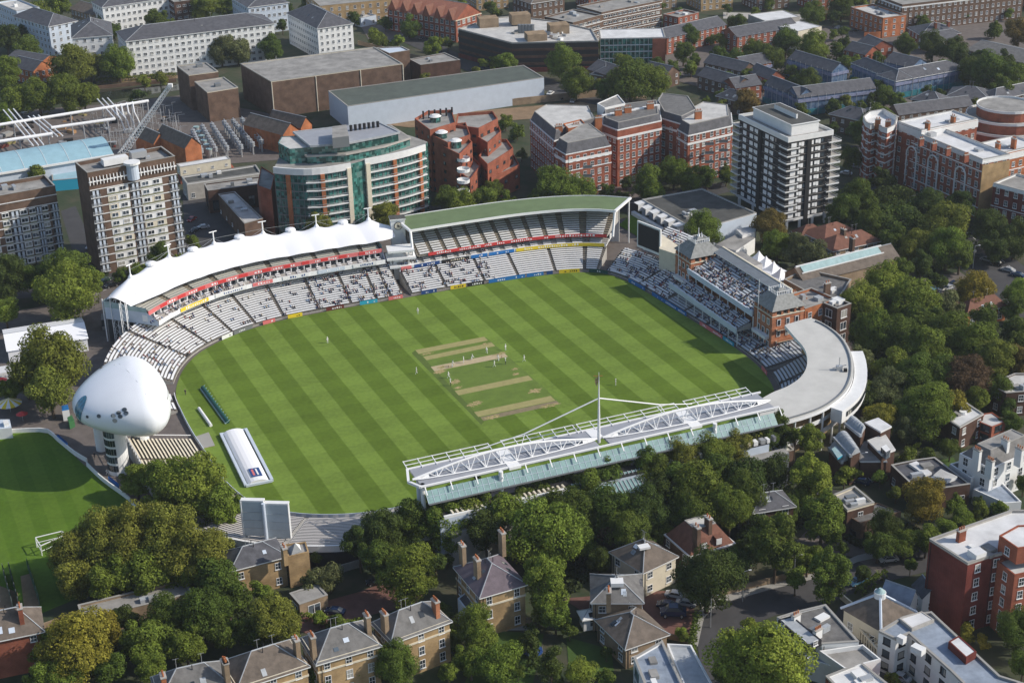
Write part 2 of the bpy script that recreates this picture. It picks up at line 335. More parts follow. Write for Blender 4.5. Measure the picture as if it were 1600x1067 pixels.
sheet('courtyard',[(560,35),(640,30),(660,60),(580,70)],'pave')
sheet('sports_court',[(575,20),(610,12),(630,17),(590,27)],M['green'])
sheet('estate_paving',[(1010,60),(1200,45),(1620,30),(1620,165),(1400,170),(1200,165),(1030,120)],'pave')
sheet('path',[(1270,75),(1420,110),(1620,130),(1620,140),(1400,118),(1265,82)],'pave'); sheet('concrete_strip',[(1130,20),(1300,25),(1300,32),(1130,30)],'concrete')
sheet('forecourt',[(930,270),(1000,265),(1010,310),(930,315)],'pave')
# pitches on the square
def strip(p,q,wd,mt,name='pitch_strip',z=.106):
    a=Vector(G2(*p));b=Vector(G2(*q)); d=(b-a).normalized(); n=Vector((-d.y,d.x))*wd/2
    sheet(name,[tuple(a-n),tuple(b-n),tuple(b+n),tuple(a+n)],mt,z=z,raw=True)
DM('strip',(0.30,0.27,0.11),0.95,var=.12,scale=.6,detail=6); DM('strip2',(0.42,0.34,0.21),0.95,var=.10,scale=.8,detail=6)
DM('worn',(0.44,0.31,0.17),0.95,col2=(0.15,0.18,0.04),scale=1.5,detail=8); DM('dull',(0.21,0.17,0.10),0.95,var=.2,scale=.7,detail=6); DM('squaregrass',(0.112,0.168,0.026),0.95,var=.16,scale=.3,detail=6)
DM('darkturf',(0.085,0.125,0.022),0.95,var=.16,scale=.3,detail=6)
sheet('cricket_square',[(650,547),(760,527.5),(877,630),(757,659)],'squaregrass',z=.103)
sheet('square_margin',[(643,552),(650,547),(757,659),(752,664)],'darkturf',z=.1035)
strip((651.5,550.5),(759.5,529.5),2.9,'strip',z=.108); strip((664,560.5),(771,538.5),2.6,'strip',z=.108)
strip((676,577),(790.5,554.5),3.05,'strip2',z=.108); strip((713.5,614.5),(829,590.5),3.0,'strip',z=.108)
strip((744,648),(864,622.5),3.0,'strip',z=.108); strip((753,655),(872,629),2.2,'dull',z=.107)
def blot(x,y,rx,ry,z,mt='worn',ang=-12,seed=0):
    rn=random.Random(seed); P=[]
    for i in range(36):
        t=2*math.pi*i/36; k=rn.uniform(.5,1.2); dx=rx*k*math.cos(t); dy=ry*k*math.sin(t); a=R_(ang)
        P.append((x+dx*math.cos(a)-dy*math.sin(a),y+dx*math.sin(a)+dy*math.cos(a)))
    sheet('worn_patch',P,mt,z=z)
for i,a in enumerate([(688,581,10,3.2),(668,553,10,1.8),(759,538,9,2),(742,631.5,13,4),(837,611,12,3.8),(767,652.5,14,3),(859,634,17,2.6),(712,597,10,4.5),(716,606,8,2),(805,577,7,2),(806,585,6,2),(781,553,11,2.2),(690,574,9,2)]):
    blot(*a,.110+.0007*i,seed=i)
# ---------------------------------------------------------------- stand builder
class Tier:
    def __init__(s,cv,s0,s1,d0,z0,d1,z1,rows):
        s.cv=cv; s.s0,s.s1=s0,s1; s.d0,s.z0,s.d1,s.z1,s.n=d0,z0,d1,z1,rows
    def pos(s,q,r,f=.5):
        d=s.d0+(s.d1-s.d0)*(r+f)/s.n; z=s.z0+(s.z1-s.z0)*r/s.n; p=s.cv.at(q,d); return Vector((p.x,p.y,z))
    def samples(s,a,b,st=3.):
        n=max(1,int(abs(b-a)/st)); return [a+(b-a)*i/n for i in range(n+1)]
def tier(th,t,aisles=(),seat='seat',base='step',drop=0.,gap=1.0,seatfrac=.66,sh=.42,back=True,name='seating_block',skip=()):
    b=MB(); S=t.samples(t.s0,t.s1); m_=M[base]; rd=(t.d1-t.d0)/t.n; rz=(t.z1-t.z0)/t.n
    for a,c in zip(S,S[1:]):
        for r in range(t.n):
            p=[t.pos(a,r,0),t.pos(c,r,0),t.pos(c,r,1),t.pos(a,r,1)]
            b.poly(p,m_)
            lo=[(v.x,v.y,v.z-rz) for v in (t.pos(a,r,0),t.pos(c,r,0))]
            b.poly([lo[0],lo[1],p[1],p[0]],m_)
        e=[t.pos(a,t.n-1,1),t.pos(c,t.n-1,1)]
        zb=drop
        b.poly([e[0],(e[0].x,e[0].y,zb),(e[1].x,e[1].y,zb),e[1]],M['concrete'])
        f=[t.pos(a,0,0),t.pos(c,0,0)]
        b.poly([(f[0].x,f[0].y,max(zb,f[0].z-1.2)),(f[1].x,f[1].y,max(zb,f[1].z-1.2)),f[1],f[0]],M['concrete'])
        if zb>0: b.poly([(f[0].x,f[0].y,max(zb,f[0].z-1.2)),(e[0].x,e[0].y,zb),(e[1].x,e[1].y,zb),(f[1].x,f[1].y,max(zb,f[1].z-1.2))],M['concrete'])
    for q in (t.s0,t.s1):   # end walls
        P=[t.pos(q,r,f) for r in range(t.n) for f in (0,1)]
        zb=drop; b.poly([tuple(v) for v in P]+[(P[-1].x,P[-1].y,zb),(P[0].x,P[0].y,zb)],M['concrete'])
    b.build('terrace_steps',th)
    cuts=sorted([t.s0]+list(aisles)+[t.s1]); sign=1
    for i,(a,c) in enumerate(zip(cuts,cuts[1:])):
        if c-a<2.5 or i in skip: continue
        sb=MB(); SS=t.samples(a+gap/2,c-gap/2,3.)
        for r in range(t.n):
            for p,q in zip(SS,SS[1:]):
                f0,f1=.25,.25+seatfrac
                A=t.pos(p,r,f0);B=t.pos(q,r,f0);Cc=t.pos(q,r,f1);D=t.pos(p,r,f1); h=Vector((0,0,sh))
                sb.poly([A+h,B+h,Cc+h*1.25,D+h*1.25],M[seat]); sb.poly([A+h*.55,B+h*.55,B+h,A+h],M['seatback'])
                if back: sb.poly([D+h*1.25,Cc+h*1.25,Cc,D],M['seatback'])
        sb.build(name,th)
def bandwall(b,cv,s0,s1,d,z0,z1,mt,th=.25,st=2.5):
    n=max(1,int(abs(s1-s0)/st)); S=[s0+(s1-s0)*i/n for i in range(n+1)]
    for a,c in zip(S,S[1:]):
        p=[cv.at(a,d),cv.at(c,d),cv.at(c,d+th),cv.at(a,d+th)]
        b.prism(ccw([tuple(x) for x in p]),z0,z1,mt,mt,True)
def lettering(b,cv,s0,s1,d,z0,z1,mt,seed=1,gap=.5):
    rn=random.Random(seed); q=s0
    while q<s1-1:
        if rn.random()<.16: q+=rn.uniform(.8,2.); continue
        w_=rn.uniform(.22,.5); h=rn.choice((1.,1.,.72,.72,.5)); bandwall(b,cv,q,q+w_,d,z0,z0+(z1-z0)*h,mt,.05,9); q+=w_+.28
UD=Vector((math.cos(R_(23.5)),math.sin(R_(23.5)),0)); WD=Vector((UD.y,-UD.x,0)); Z_=Vector((0,0,1))
def loc0(cv,s,d=0): p=cv.at(s,d); return (p.x,p.y,0)
SP=[]   # places where spectators sit: (position, stand label, facing angle)
def crowd(t,n,label,a=0,b=1,r0=0,r1=1,clump=.0):
    rn=random.Random(hash(label)%1000+n) if False else random.Random(len(SP)+n)
    for i in range(n):
        q=t.s0+(t.s1-t.s0)*rn.uniform(a,b); r=int(t.n*rn.uniform(r0,r1)*.999)
        for k in range(rn.choice((1,1,2,3)) if clump else 1):
            p=t.pos(q+k*.62,r,.55); nn=(t.cv.at(q,1)-t.cv.at(q,0)); SP.append((p+Z_*.42,label,math.atan2(-nn.y,-nn.x)))
FQ=lambda x,y:FC.sq(x,y)
# ---- stand under the tented roof
sA,sB=FQ(277,600),FQ(632,466)
# the field curve runs counter-clockwise seen from above: going left to right along the far side lowers s
def order(a,b):
    if a>b and a-b<FC.T/2: return b,a
    if b>a and b-a<FC.T/2: return a,b
    return (max(a,b)-FC.T,min(a,b))
def segm(p,q): return order(FQ(*p),FQ(*q))
s0,s1=segm((277,600),(632,466))
ts=thing('tented_stand','long curved stand with white tented roof on masts and red banner along its deck','stand',loc0(FC,(s0+s1)/2,18))
low=Tier(FC,s0,s1,1.0,.7,19,7.2,20)
ais=[FQ(*p) for p in((297,562),(328,541),(365,524),(403,511),(444,500),(501,488),(551,480),(590,473),(612,469))]
tier(ts,low,ais,drop=0)
crowd(low,150,'a',0,.32,.0,.75,1); crowd(low,60,'a',.32,.75,0,.9,1); crowd(low,110,'a',.78,1,0,1,1)
u0_,u1_=segm((308,554),(622,468))
DD=15.
def upd(b,cv,s0,s1,d0,z0,d1,z1,mt,th=.4,st=3.):
    n=max(1,int(abs(s1-s0)/st)); S=[s0+(s1-s0)*i/n for i in range(n+1)]
    for a,c in zip(S,S[1:]):
        p=[cv.at(a,d0),cv.at(c,d0),cv.at(c,d1),cv.at(a,d1)]; z=[z0,z0,z1,z1]
        b.poly([(q.x,q.y,k) for q,k in zip(p,z)],mt); b.poly([(q.x,q.y,k-th) for q,k in list(zip(p,z))[::-1]],mt)
        b.poly([(p[0].x,p[0].y,z0-th),(p[1].x,p[1].y,z0-th),(p[1].x,p[1].y,z0),(p[0].x,p[0].y,z0)],mt)
        b.poly([(p[3].x,p[3].y,z1-th),(p[2].x,p[2].y,z1-th),(p[2].x,p[2].y,z1),(p[3].x,p[3].y,z1)],mt)
    for q in (s0,s1):
        p0=cv.at(q,d0);p1=cv.at(q,d1); b.poly([(p0.x,p0.y,z0-th),(p1.x,p1.y,z1-th),(p1.x,p1.y,z1),(p0.x,p0.y,z0)],mt)
b=MB(); upd(b,FC,u0_,u1_,11.6,7.9,29,8.3,M['white'],.5); bandwall(b,FC,u0_,u1_,11.5,7.5,8.8,M['whitepaint'],.15)
b.build('box_deck',ts)
b=MB(); bandwall(b,FC,u0_,u1_,16.4,8.3,10.4,M['glass'],.2); n=34
for i in range(n+1):
    q=u0_+(u1_-u0_)*i/n; p=FC.at(q,14.9); e=FC.at(q,16.6); b.prism(ccw([tuple(p),tuple(e),tuple(FC.at(q+.25,16.6)),tuple(FC.at(q+.25,14.9))]),8.3,10.3,M['whitepaint'])
b.build('hospitality_boxes',ts)
bx=Tier(FC,u0_,u1_,12,8.,14.4,8.9,3); tier(ts,bx,[u0_+(u1_-u0_)*i/22 for i in range(1,22)],base='concrete',drop=7.9,gap=1.8,name='box_seats',sh=.35)
crowd(bx,40,'b',.5,1,0,1,1)
# boards hung on the deck edge
rn=random.Random(5)
q=u0_+3
for c_n in ['white','bluewhite','white','pinkred','white','yellowpaint','bluewhite','white','blue','white','pinkred','whitepaint','pinkred','blue','white','white','darkgreen','pinkred']:
    L_=rn.uniform(5,9)
    if q+L_>u1_-2: break
    b=MB(); bandwall(b,FC,q,q+L_,11.3,7.75,8.85,M[c_n],.12)
    if c_n!='white': lettering(b,FC,q+.8,q+L_-.6,11.26,8.,8.6,M['whitepaint'],int(q))
    else: lettering(b,FC,q+1.2,q+L_-1.2,11.26,8.,8.6,M['navy'],int(q))
    b.build('advert_board',ts); q+=L_+rn.uniform(.4,3)
b=MB(); bandwall(b,FC,u0_,u1_,14.6,10.1,11.3,M['pinkred'],.25); lettering(b,FC,u0_+2,u1_-2,14.54,10.4,11.0,M['whitepaint'],3,.3)
for k in range(1,12):
    q=u0_+(u1_-u0_)*k/12; bandwall(b,FC,q,q+2.2,14.5,10.2,11.2,M['redpaint'],.08)
b.build('banner',ts)
b=MB(); upd(b,FC,u0_,u1_,14.8,10.3,29,10.6,M['white'],.4); b.build('upper_deck',ts)
up=Tier(FC,u0_,u1_,15,10.6,27,13.2,12); tier(ts,up,[u0_+(u1_-u0_)*i/10 for i in range(1,10)],base='aisle',drop=10.3,seat='seatold',gap=1.4,sh=.4)
b=MB(); bandwall(b,FC,u0_,u1_,29,0,9.3,M['greysteel'],.3); bandwall(b,FC,u0_,u1_,29.2,9.3,13.,M['paleglass'],.3)
for k in range(0,31):
    q=u0_+(u1_-u0_)*k/30; p=FC.at(q,29.8); b.tube((p.x,p.y,0),(p.x,p.y,13.2),.22,M['whitepaint'])
b.build('rear_wall',ts)
# tent membrane
mastpx=[(205.5,440),(266,414),(336,391),(412,372),(495,359),(576,345)]; hatpx=[(237.6,425),(302.6,400),(375,380),(454,364),(536,350)]
MP=[Vector(G2(x,y+4,15.)) for x,y in mastpx]; HP=[Vector(G2(x,y+2,15.2)) for x,y in hatpx]
MS=[FC.near(p) for p in MP]; HS=[FC.near(p) for p in HP]; DMs=[(p-FC.at(s)).length for p,s in zip(MP,MS)]; DHs=[(p-FC.at(s)).length for p,s in zip(HP,HS)]; print('mast d',[round(d) for d in DMs+DHs])
mL,mR=MS[0],MS[-1]; sgn_=1 if mR>mL else -1
t0,t1=sorted((mL-sgn_*5,mR+sgn_*6)); FR0,BK0=16.2,29.5
b=MB(); nS,nD=150,16; g=[]
def tz(q,f):
    z=13.2+.9*math.sin(math.pi*f)**.8
    for k,(S_,h,fc) in enumerate([(s,2.9,(d-FR0)/(BK0-FR0)) for s,d in zip(MS,DMs)]+[(s,2.7,(d-FR0)/(BK0-FR0)) for s,d in zip(HS,DHs)]):
        d=math.hypot((q-S_)*.75,(f-fc)*14); z+=h*math.exp(-d/2.9)
    allp=sorted(MS+HS); ph=min(abs(q-a) for a in allp)
    z-=.65*(1-math.cos(min(1,ph/7.)*math.pi))/2*.8*(1-f)
    return z
for i in range(nS+1):
    q=t0+(t1-t0)*i/nS; ph=min(abs(q-a) for a in MS+HS); fr=FR0+.8*min(1,ph/6.5)**2; bk=BK0-1.*min(1,ph/6.5)**2
    endt=min(q-t0,t1-q); 
    for j in range(nD+1):
        f=j/nD; e=0 if endt>6 else (1-endt/6)**1.5*6; p=FC.at(q,fr+e*.5+(bk-fr-e*.7)*f); g.append((p.x,p.y,tz(q,f)-(.25*(1-endt/6) if endt<6 else 0)))
b.v=g
for i in range(nS):
    for j in range(nD):
        a=i*(nD+1)+j; b.f.append((a,a+nD+1,a+nD+2,a+1)); b.m.append(b.mi(M['membrane']))
mem=b.build('tent_roof',ts,smooth=True)
for k,S_ in enumerate(MS):
    p=MP[k]; b=MB(); zt=tz(S_,(DMs[k]-FR0)/(BK0-FR0)); b.tube((p.x,p.y,zt-.6),(p.x,p.y,zt+3.4),.2,M['whitepaint'],8); T=FC.at(S_+1,25)-FC.at(S_,25)
    T=Vector((T.x,T.y,0)).normalized(); b.tube(Vector((p.x,p.y,zt+3.3))-T*1.2,Vector((p.x,p.y,zt+3.3))+T*1.3,.16,M['whitepaint']); 
    b.tube((p.x,p.y,zt-.5),(p.x,p.y,zt+.3),.8,M['membrane'],10,.3)
    mo=b.build('mast',ts); 
for k,S_ in enumerate(HS):
    p=HP[k]; b=MB(); zt=tz(S_,(DHs[k]-FR0)/(BK0-FR0)); b.tube((p.x,p.y,zt-.5),(p.x,p.y,zt),1.7,M['membrane'],12,1.5); b.tube((p.x,p.y,zt),(p.x,p.y,zt+.35),1.5,M['membrane'],12,.5); b.build('roof_cap',ts)
b=MB(); MO=list(range(len(MS)))
for a,c in zip(MO,MO[1:]):
    p=MP[a];q=MP[c]; za=tz(MS[a],.6)+3.2; zc=tz(MS[c],.6)+3.2
    m_=FC.at((MS[a]+MS[c])/2,33); b.tube((p.x,p.y,za),(m_.x,m_.y,12.5),.045,M['steel'],4); b.tube((q.x,q.y,zc),(m_.x,m_.y,12.5),.045,M['whitepaint'],4)
    b.tube((p.x,p.y,za),(q.x,q.y,zc),.035,M['steel'],4)
b.build('stay_cables',ts)
b=MB()   # lattice stair tower at the left end
for (x,y) in ((182,505),(197,515),(214,500)):
    p=G(x,y,6); 
    for dx,dy in((-.8,-.8),(.8,-.8),(.8,.8),(-.8,.8)): b.tube((p.x+dx,p.y+dy,0),(p.x+dx,p.y+dy,14.5),.12,M['whitepaint'],4)
    for z in range(0,14,2):
        for (a,c) in (((-.8,-.8),(.8,-.8)),((.8,-.8),(.8,.8)),((.8,.8),(-.8,.8)),((-.8,.8),(-.8,-.8))): b.tube((p.x+a[0],p.y+a[1],z),(p.x+c[0],p.y+c[1],z+2),.07,M['whitepaint'],4)
ea=FC.at(u1_,16);eb=FC.at(u1_,31) 
b.build('stair_tower',ts)
for q in (u0_-.2,u1_+.2):
    b=MB(); P=[FC.at(q,11.6),FC.at(q,15),FC.at(q,29)]
    b.poly([(P[0].x,P[0].y,7.4),(P[2].x,P[2].y,7.4),(P[2].x,P[2].y,11.),(P[1].x,P[1].y,11.),(P[0].x,P[0].y,8.9)],M['bluewhite'])
    b.poly([(P[1].x,P[1].y,11),(P[2].x,P[2].y,11),(P[2].x,P[2].y,13.),(P[1].x,P[1].y,12.4)],M['paleglass']); b.build('end_screen',ts)
# ---- clock tower between the stands
p=G(624,405,3); ct=thing('clock_tower','white square clock tower between the tented and the green roofed stand','tower',(p.x,p.y,0))
b=MB(); b.box((p.x,p.y,8.4),(4.4,3.4,16.8),M['white'],R_(10),M['flatdark']); b.box((p.x,p.y,17.),(5,4,.4),M['white'],R_(10),M['flatdark']); b.build('shaft',ct)
b=MB(); f=Vector((math.sin(R_(10)),-math.cos(R_(10)),0)); c0=p+f*1.82; c0.z=14.9; b.tube(c0,c0+f*.25,1.3,M['dark'],20); b.tube(c0+f*.25,c0+f*.3,1.12,M['cream'],20); b.tube(c0+f*.3,c0+f*.36,.3,M['dark'],10); b.bar(c0+f*.38,c0+f*.38+Z_*.95,.07,M['dark']); b.bar(c0+f*.38,c0+f*.38+Vector((.65,.1,-.3)),.07,M['dark']); b.build('clock_face',ct)
b=MB(); q=G(628,425,2); 
for z,wd in((5.5,7.5),(8.2,9.),(10.6,8.2)): b.box((q.x,q.y-2,z),(wd,5.4,.7),M['whitepaint'],R_(10))
b.box((q.x-1,q.y-1,5),(3,3,9),M['white'],R_(10)); b.box((q.x+2.6,q.y-3,7),(.4,.4,7),M['white']); b.box((q.x-3,q.y-3,4),(.4,.4,8),M['white']); b.build('access_stair',ct)
# ---- green roofed stand
s0,s1=segm((645,464),(932,426.6)); gs=thing('green_roof_stand','curved two deck stand with pale green roof and long red banner','stand',loc0(FC,(s0+s1)/2,12))
t=Tier(FC,s0,s1,1.,.6,12,4.6,12); ais=[FQ(*p) for p in((700,455),(760,445),(812,437),(869,430),(914,427))]
tier(gs,t,ais); crowd(t,90,'c',.52,1,0,1,1)
b=MB(); upd(b,FC,s0,s1,11,5.2,20,6,M['white'],.5); bandwall(b,FC,s0,s1,10.9,4.7,5.9,M['white'],.15); b.build('middle_deck',gs)
L_=s1-s0
for f0,f1,c_n in((.0,.38,'yellowpaint'),(.38,.52,'blue'),(.52,.62,'blue'),(.62,.78,'dark'),(.78,.93,'navy'),(.93,1,'pinkred')):
    b=MB(); bandwall(b,FC,s0+L_*f0+.3,s0+L_*f1-.3,10.7,4.75,5.8,M[c_n],.12); lettering(b,FC,s0+L_*f0+2,s0+L_*f1-2,10.66,5.05,5.6,M['cream' if c_n=='dark' else 'whitepaint'],int(f0*99),.3); b.build('advert_board',gs)
m2=Tier(FC,s0,s1,11.2,5.3,14.5,6.6,4); tier(gs,m2,[s0+L_*i/16 for i in range(1,16)],base='concrete',drop=5.1,gap=1.6,name='box_seats'); crowd(m2,16,'c',0,1,0,1,1)
b=MB(); bandwall(b,FC,s0,s1,15.5,5.6,8.4,M['glass'],.2); b.build('box_glazing',gs)
s1-=6.5; L_=s1-s0
t=Tier(FC,s0,s1,12,8.0,27,14,15); tier(gs,t,[s0+L_*i/12 for i in range(1,12)],drop=7.6,gap=1.3,base='aisle')
b=MB(); bandwall(b,FC,s0,s1-L_*.06,11.8,7.5,8.5,M['redpaint'],.2); lettering(b,FC,s0+2,s1-L_*.06-2,11.74,7.75,8.3,M['whitepaint'],8,.3)
b.build('banner',gs)
b=MB(); r0_,r1_=s0-1,s1+1.5; upd(b,FC,r0_,r1_,14.2,15.9,29.5,15.0,M['sedum'],.35); b.build('roof',gs)
b=MB(); bandwall(b,FC,r0_,r1_,13.9,15.4,16.15,M['whitepaint'],.3); bandwall(b,FC,r0_,r1_,29.5,14.5,15.2,M['whitepaint'],.2)
for q in (r0_,r1_):
    a_=FC.at(q,13.9);e_=FC.at(q,29.6); b.bar((a_.x,a_.y,15.8),(e_.x,e_.y,15.0),.5,M['whitepaint']); 
    k=FC.at(q,28); b.tube((k.x,k.y,0),(k.x,k.y,15),.25,M['whitepaint']); k2_=FC.at(q,12); b.bar((a_.x,a_.y,15.6),(k2_.x,k2_.y,8),.4,M['whitepaint']); k3=FC.at(q,20); (q==r1_) and b.poly([(k2_.x,k2_.y,7.6),(k3.x,k3.y,7.6),(k.x,k.y,7.6),(k.x,k.y,15),(k3.x,k3.y,12)],M['white'])
b.build('roof_edge',gs)
b=MB(); bandwall(b,FC,s0,s1,28,0,14.9,M['white'],.3); b.build('rear_wall',gs)
# ---- stand with the big screen
s0,s1=segm((944,428.3),(1034,472)); al=thing('screen_stand','two deck white stand with a big dark screen between green roof and brick pavilion','stand',loc0(FC,(s0+s1)/2,12)); L_=s1-s0
t=Tier(FC,s0,s1,1,.6,13,4.2,13); tier(al,t,[(s0+s1)/2]); crowd(t,150,'d',0,1,0,1,1)
t=Tier(FC,s0+3,s1-4,13.5,6,24,10,12); tier(al,t,[(s0+s1)/2],drop=5.5); crowd(t,75,'d',0,1,0,1,1)
b=MB(); bandwall(b,FC,s0+3,s1-4,13.2,5.3,6.8,M['bluewhite'],.3); bandwall(b,FC,s0,s1,1.9,.1,1.2,M['white'],.2); b.build('deck_front',al)
a_=G(997,386,7);c__=G(1029,399,7); 
b=MB(); d=(c__-a_); d.z=0; nrm=Vector((d.y,-d.x,0)).normalized(); dd=d.normalized()
for o,mt,e,z0,z1 in((-.9,'white',.6,7,15.6),(0,'dark',0,7.8,15.),):
    P=[a_-dd*e-nrm*(.6-o*.0)+nrm*(0 if mt=='white' else .05),c__+dd*e-nrm*.6+nrm*(0 if mt=='white' else .05)]
    P+= [P[1]+nrm*(.5 if mt=='white' else .6),P[0]+nrm*(.5 if mt=='white' else .6)]
    b.prism(ccw([tuple(x) for x in P]),z0,z1,M[mt],M[mt],True)
b.build('big_screen',al)
b=MB(); q=G(1047,400,8); b.prism(ccw([G2(1030,398,8),G2(1060,408,8),G2(1066,398,8),G2(1032,374,8)]),0,10,M['cream'],M['cream']); b.build('stair_block',al)
# ---- pavilion
PO=G(1059,388,13); PE=G(1210,486,13); pv=PE-PO; pv.z=0; PL=pv.length; PA=pv.normalized(); PB=Vector((-PA.y,PA.x,0))   # a along, b away from the field
if PB.x<0: PB=-PB
def pp(a,b_,z): v=PO+PA*a+PB*b_; return Vector((v.x,v.y,z))
def pbox(m_,a0,a1,b0,b1,z0,z1,mt,top=None): m_.prism(ccw([tuple(pp(a,b_,0)) for a,b_ in((a0,b0),(a1,b0),(a1,b1),(a0,b1))]),z0,z1,M[mt],M[top or mt],True)
pa=thing('brick_pavilion','terracotta brick pavilion with twin pyramid roofed turrets and crowded white balconies','pavilion',tuple(pp(PL/2,5,0)))
TW=9.
b=MB(); pbox(b,TW,PL-TW,3,10.8,0,8.6,'terracotta','flatdark'); pbox(b,TW,PL-TW,8.4,10.8,8.6,13.0,'terracotta','flatdark'); b.build('main_block',pa)
DM('turretlead',(0.20,0.205,0.20),.6,var=.25,scale=1.2)
DM('pavroof',(0.17,0.19,0.21),.7,var=.12,scale=.6)
b=MB(); P=[pp(TW-1,7.3,13.6),pp(PL-TW+1,7.3,13.6),pp(PL-TW+1,10.6,14.2),pp(TW-1,10.6,14.2)]; b.poly(P,M['pavroof']); b.poly([p-Z_*.3 for p in P[::-1]],M['pavroof'])
pbox(b,TW-1,PL-TW+1,10.6,11.2,12.9,14.4,'cream')
b.poly([P[0]-Z_*.3,P[1]-Z_*.3,P[1],P[0]],M['white'])
for i in range(9): a=TW+2+(PL-2*TW-4)*i/8; q=pp(a,7.6,0); b.tube((q.x,q.y,11.8),(q.x,q.y,13.6),.1,M['white'])
b.build('roof',pa)
lineC=Curve([Vector(tuple(pp(PL-TW,0,0))[:2]),Vector(tuple(pp(TW,0,0))[:2])],False)   # outward = away from the field?
if (lineC.at(1,1)-lineC.at(1,0)).dot(Vector((PB.x,PB.y)))<0: lineC=Curve(lineC.P[::-1],False)
LT=lineC.T
t=Tier(lineC,0.3,LT-.3,-1.,8.9,8.2,12.3,10); tier(pa,t,[LT*.25,LT*.5,LT*.75],seat='seatblue',base='concrete',drop=8.3,name='upper_seats'); crowd(t,185,'p',0,1,0,1,1)
t=Tier(lineC,0.3,LT-.3,-6,4.6,-1.2,6.2,6); tier(pa,t,[LT*.3,LT*.66],seat='seatblue',base='concrete',drop=4.2,name='balcony_seats'); crowd(t,95,'p',0,1,0,1,1)
b=MB()
for a0,a1,b0,z0 in((TW-.3,PL-TW+.3,-1.6,8.2),(TW-2.3,PL-TW+.3,-6.6,3.9)):
    pbox(b,a0,a1,b0,b0+.35,z0,z0+1.7,'bluewhite')
    n=8
    for i in range(n+1): q=pp(a0+(a1-a0)*i/n,b0+.5,0); b.tube((q.x,q.y,0),(q.x,q.y,z0),.16,M['white'])
b.build('balcony_fronts',pa)
def turret(a0):
    ob=MB(); pbox(ob,a0,a0+TW,-.5,9.5,0,11.4,'terracotta','flatdark')
    for z in(3.8,7.4,10.4): pbox(ob,a0-.25,a0+TW+.25,-.75,9.75,z,z+.35,'terracotta')
    for a in(a0,a0+TW-.9):
        for b_ in(-.5,8.6): pbox(ob,a-.15,a+1.05,b_-.15,b_+1.05,0,12.4,'terracotta')
    o=ob.build('turret',pa)
    ab=MB()
    for k in range(5):
        a=a0+1.1+k*(TW-2.6)/4; pbox(ab,a,a+.6,-.42,-.1,11.4,13,'terracotta'); pbox(ab,a,a+.6,9.1,9.4,11.4,13,'terracotta')
        bb=.2+k*2.1; pbox(ab,a0-.1,a0+.3,bb,bb+.6,11.4,13,'terracotta'); pbox(ab,a0+TW-.3,a0+TW+.1,bb,bb+.6,11.4,13,'terracotta')
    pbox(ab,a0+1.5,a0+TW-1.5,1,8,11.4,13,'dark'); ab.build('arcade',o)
    r=MB(); e=[pp(a0-.6,-1.1,13),pp(a0+TW+.6,-1.1,13),pp(a0+TW+.6,10.1,13),pp(a0-.6,10.1,13)]; k=[pp(a0+2.4,2.2,16.3),pp(a0+TW-2.4,2.2,16.3),pp(a0+TW-2.4,6.8,16.3),pp(a0+2.4,6.8,16.3)]
    for i in range(4): j=(i+1)%4; r.poly([e[i],e[j],k[j],k[i]],M['turretlead'])
    r.poly(e[::-1],M['lead']); r.poly(k,M['lead']); ap=pp(a0+TW/2,4.5,17.9)
    k2=[pp(a0+3,2.8,16.7),pp(a0+TW-3,2.8,16.7),pp(a0+TW-3,6.2,16.7),pp(a0+3,6.2,16.7)]
    for i in range(4): j=(i+1)%4; r.poly([k2[i],k2[j],ap],M['turretlead'])
    ro=r.build('turret_roof',o)
    f=MB()
    for i in range(4):
        j=(i+1)%4
        for q in range(7):
            p=k[i].lerp(k[j],q/6); f.tube(p,p+Z_*1.0,.07,M['whitepaint'],4)
        f.tube(k[i]+Z_*.9,k[j]+Z_*.9,.07,M['whitepaint'],4)
        f.tube(k[i],k[i]+Z_*1.5,.28,M['whitepaint'],6,.05)
    f.tube(ap-Z_*.3,ap+Z_*.8,.45,M['whitepaint'],6,.12); f.tube(ap,ap+Z_*2.4,.1,M['whitepaint'],5)
    f.build('cresting',o)
    # windows and little white balcony
    v=MB()
    for z in(1.6,5.,8.3):
        for a in(1.6,4.,6.4): 
            pbox(v,a0+a,a0+a+1.3,-.62,-.45,z,z+1.9,'whitepaint'); pbox(v,a0+a+.18,a0+a+1.12,-.68,-.6,z+.2,z+1.7,'glass')
    for z in(1.6,5.,8.3):
        for bb_ in(1.,3.9,6.8): pbox(v,a0+TW+.05,a0+TW+.17,bb_,bb_+1.2,z,z+1.9,'whitepaint'); pbox(v,a0+TW+.15,a0+TW+.22,bb_+.18,bb_+1.02,z+.2,z+1.7,'glass')
    for z in(3.7,7.3): pbox(v,a0+TW+.1,a0+TW+1.2,.6,8.4,z,z+.15,'cream'); pbox(v,a0+TW+1.1,a0+TW+1.2,.6,8.4,z+.15,z+1.,'terracotta')
    pbox(v,a0-.3,a0+TW+.3,-.8,9.8,11.2,11.45,'cream')
    pbox(v,a0+1,a0+TW-1,-2,-.5,4.3,5.2,'white'); v.build('windows',o)
    fp=MB(); q=pp(a0+3,-1.4,4); fp.tube(q,(q.x,q.y,20.5),.13,M['whitepaint'],6,.07); fp.build('flagpole',pa)
turret(0); turret(PL-TW)
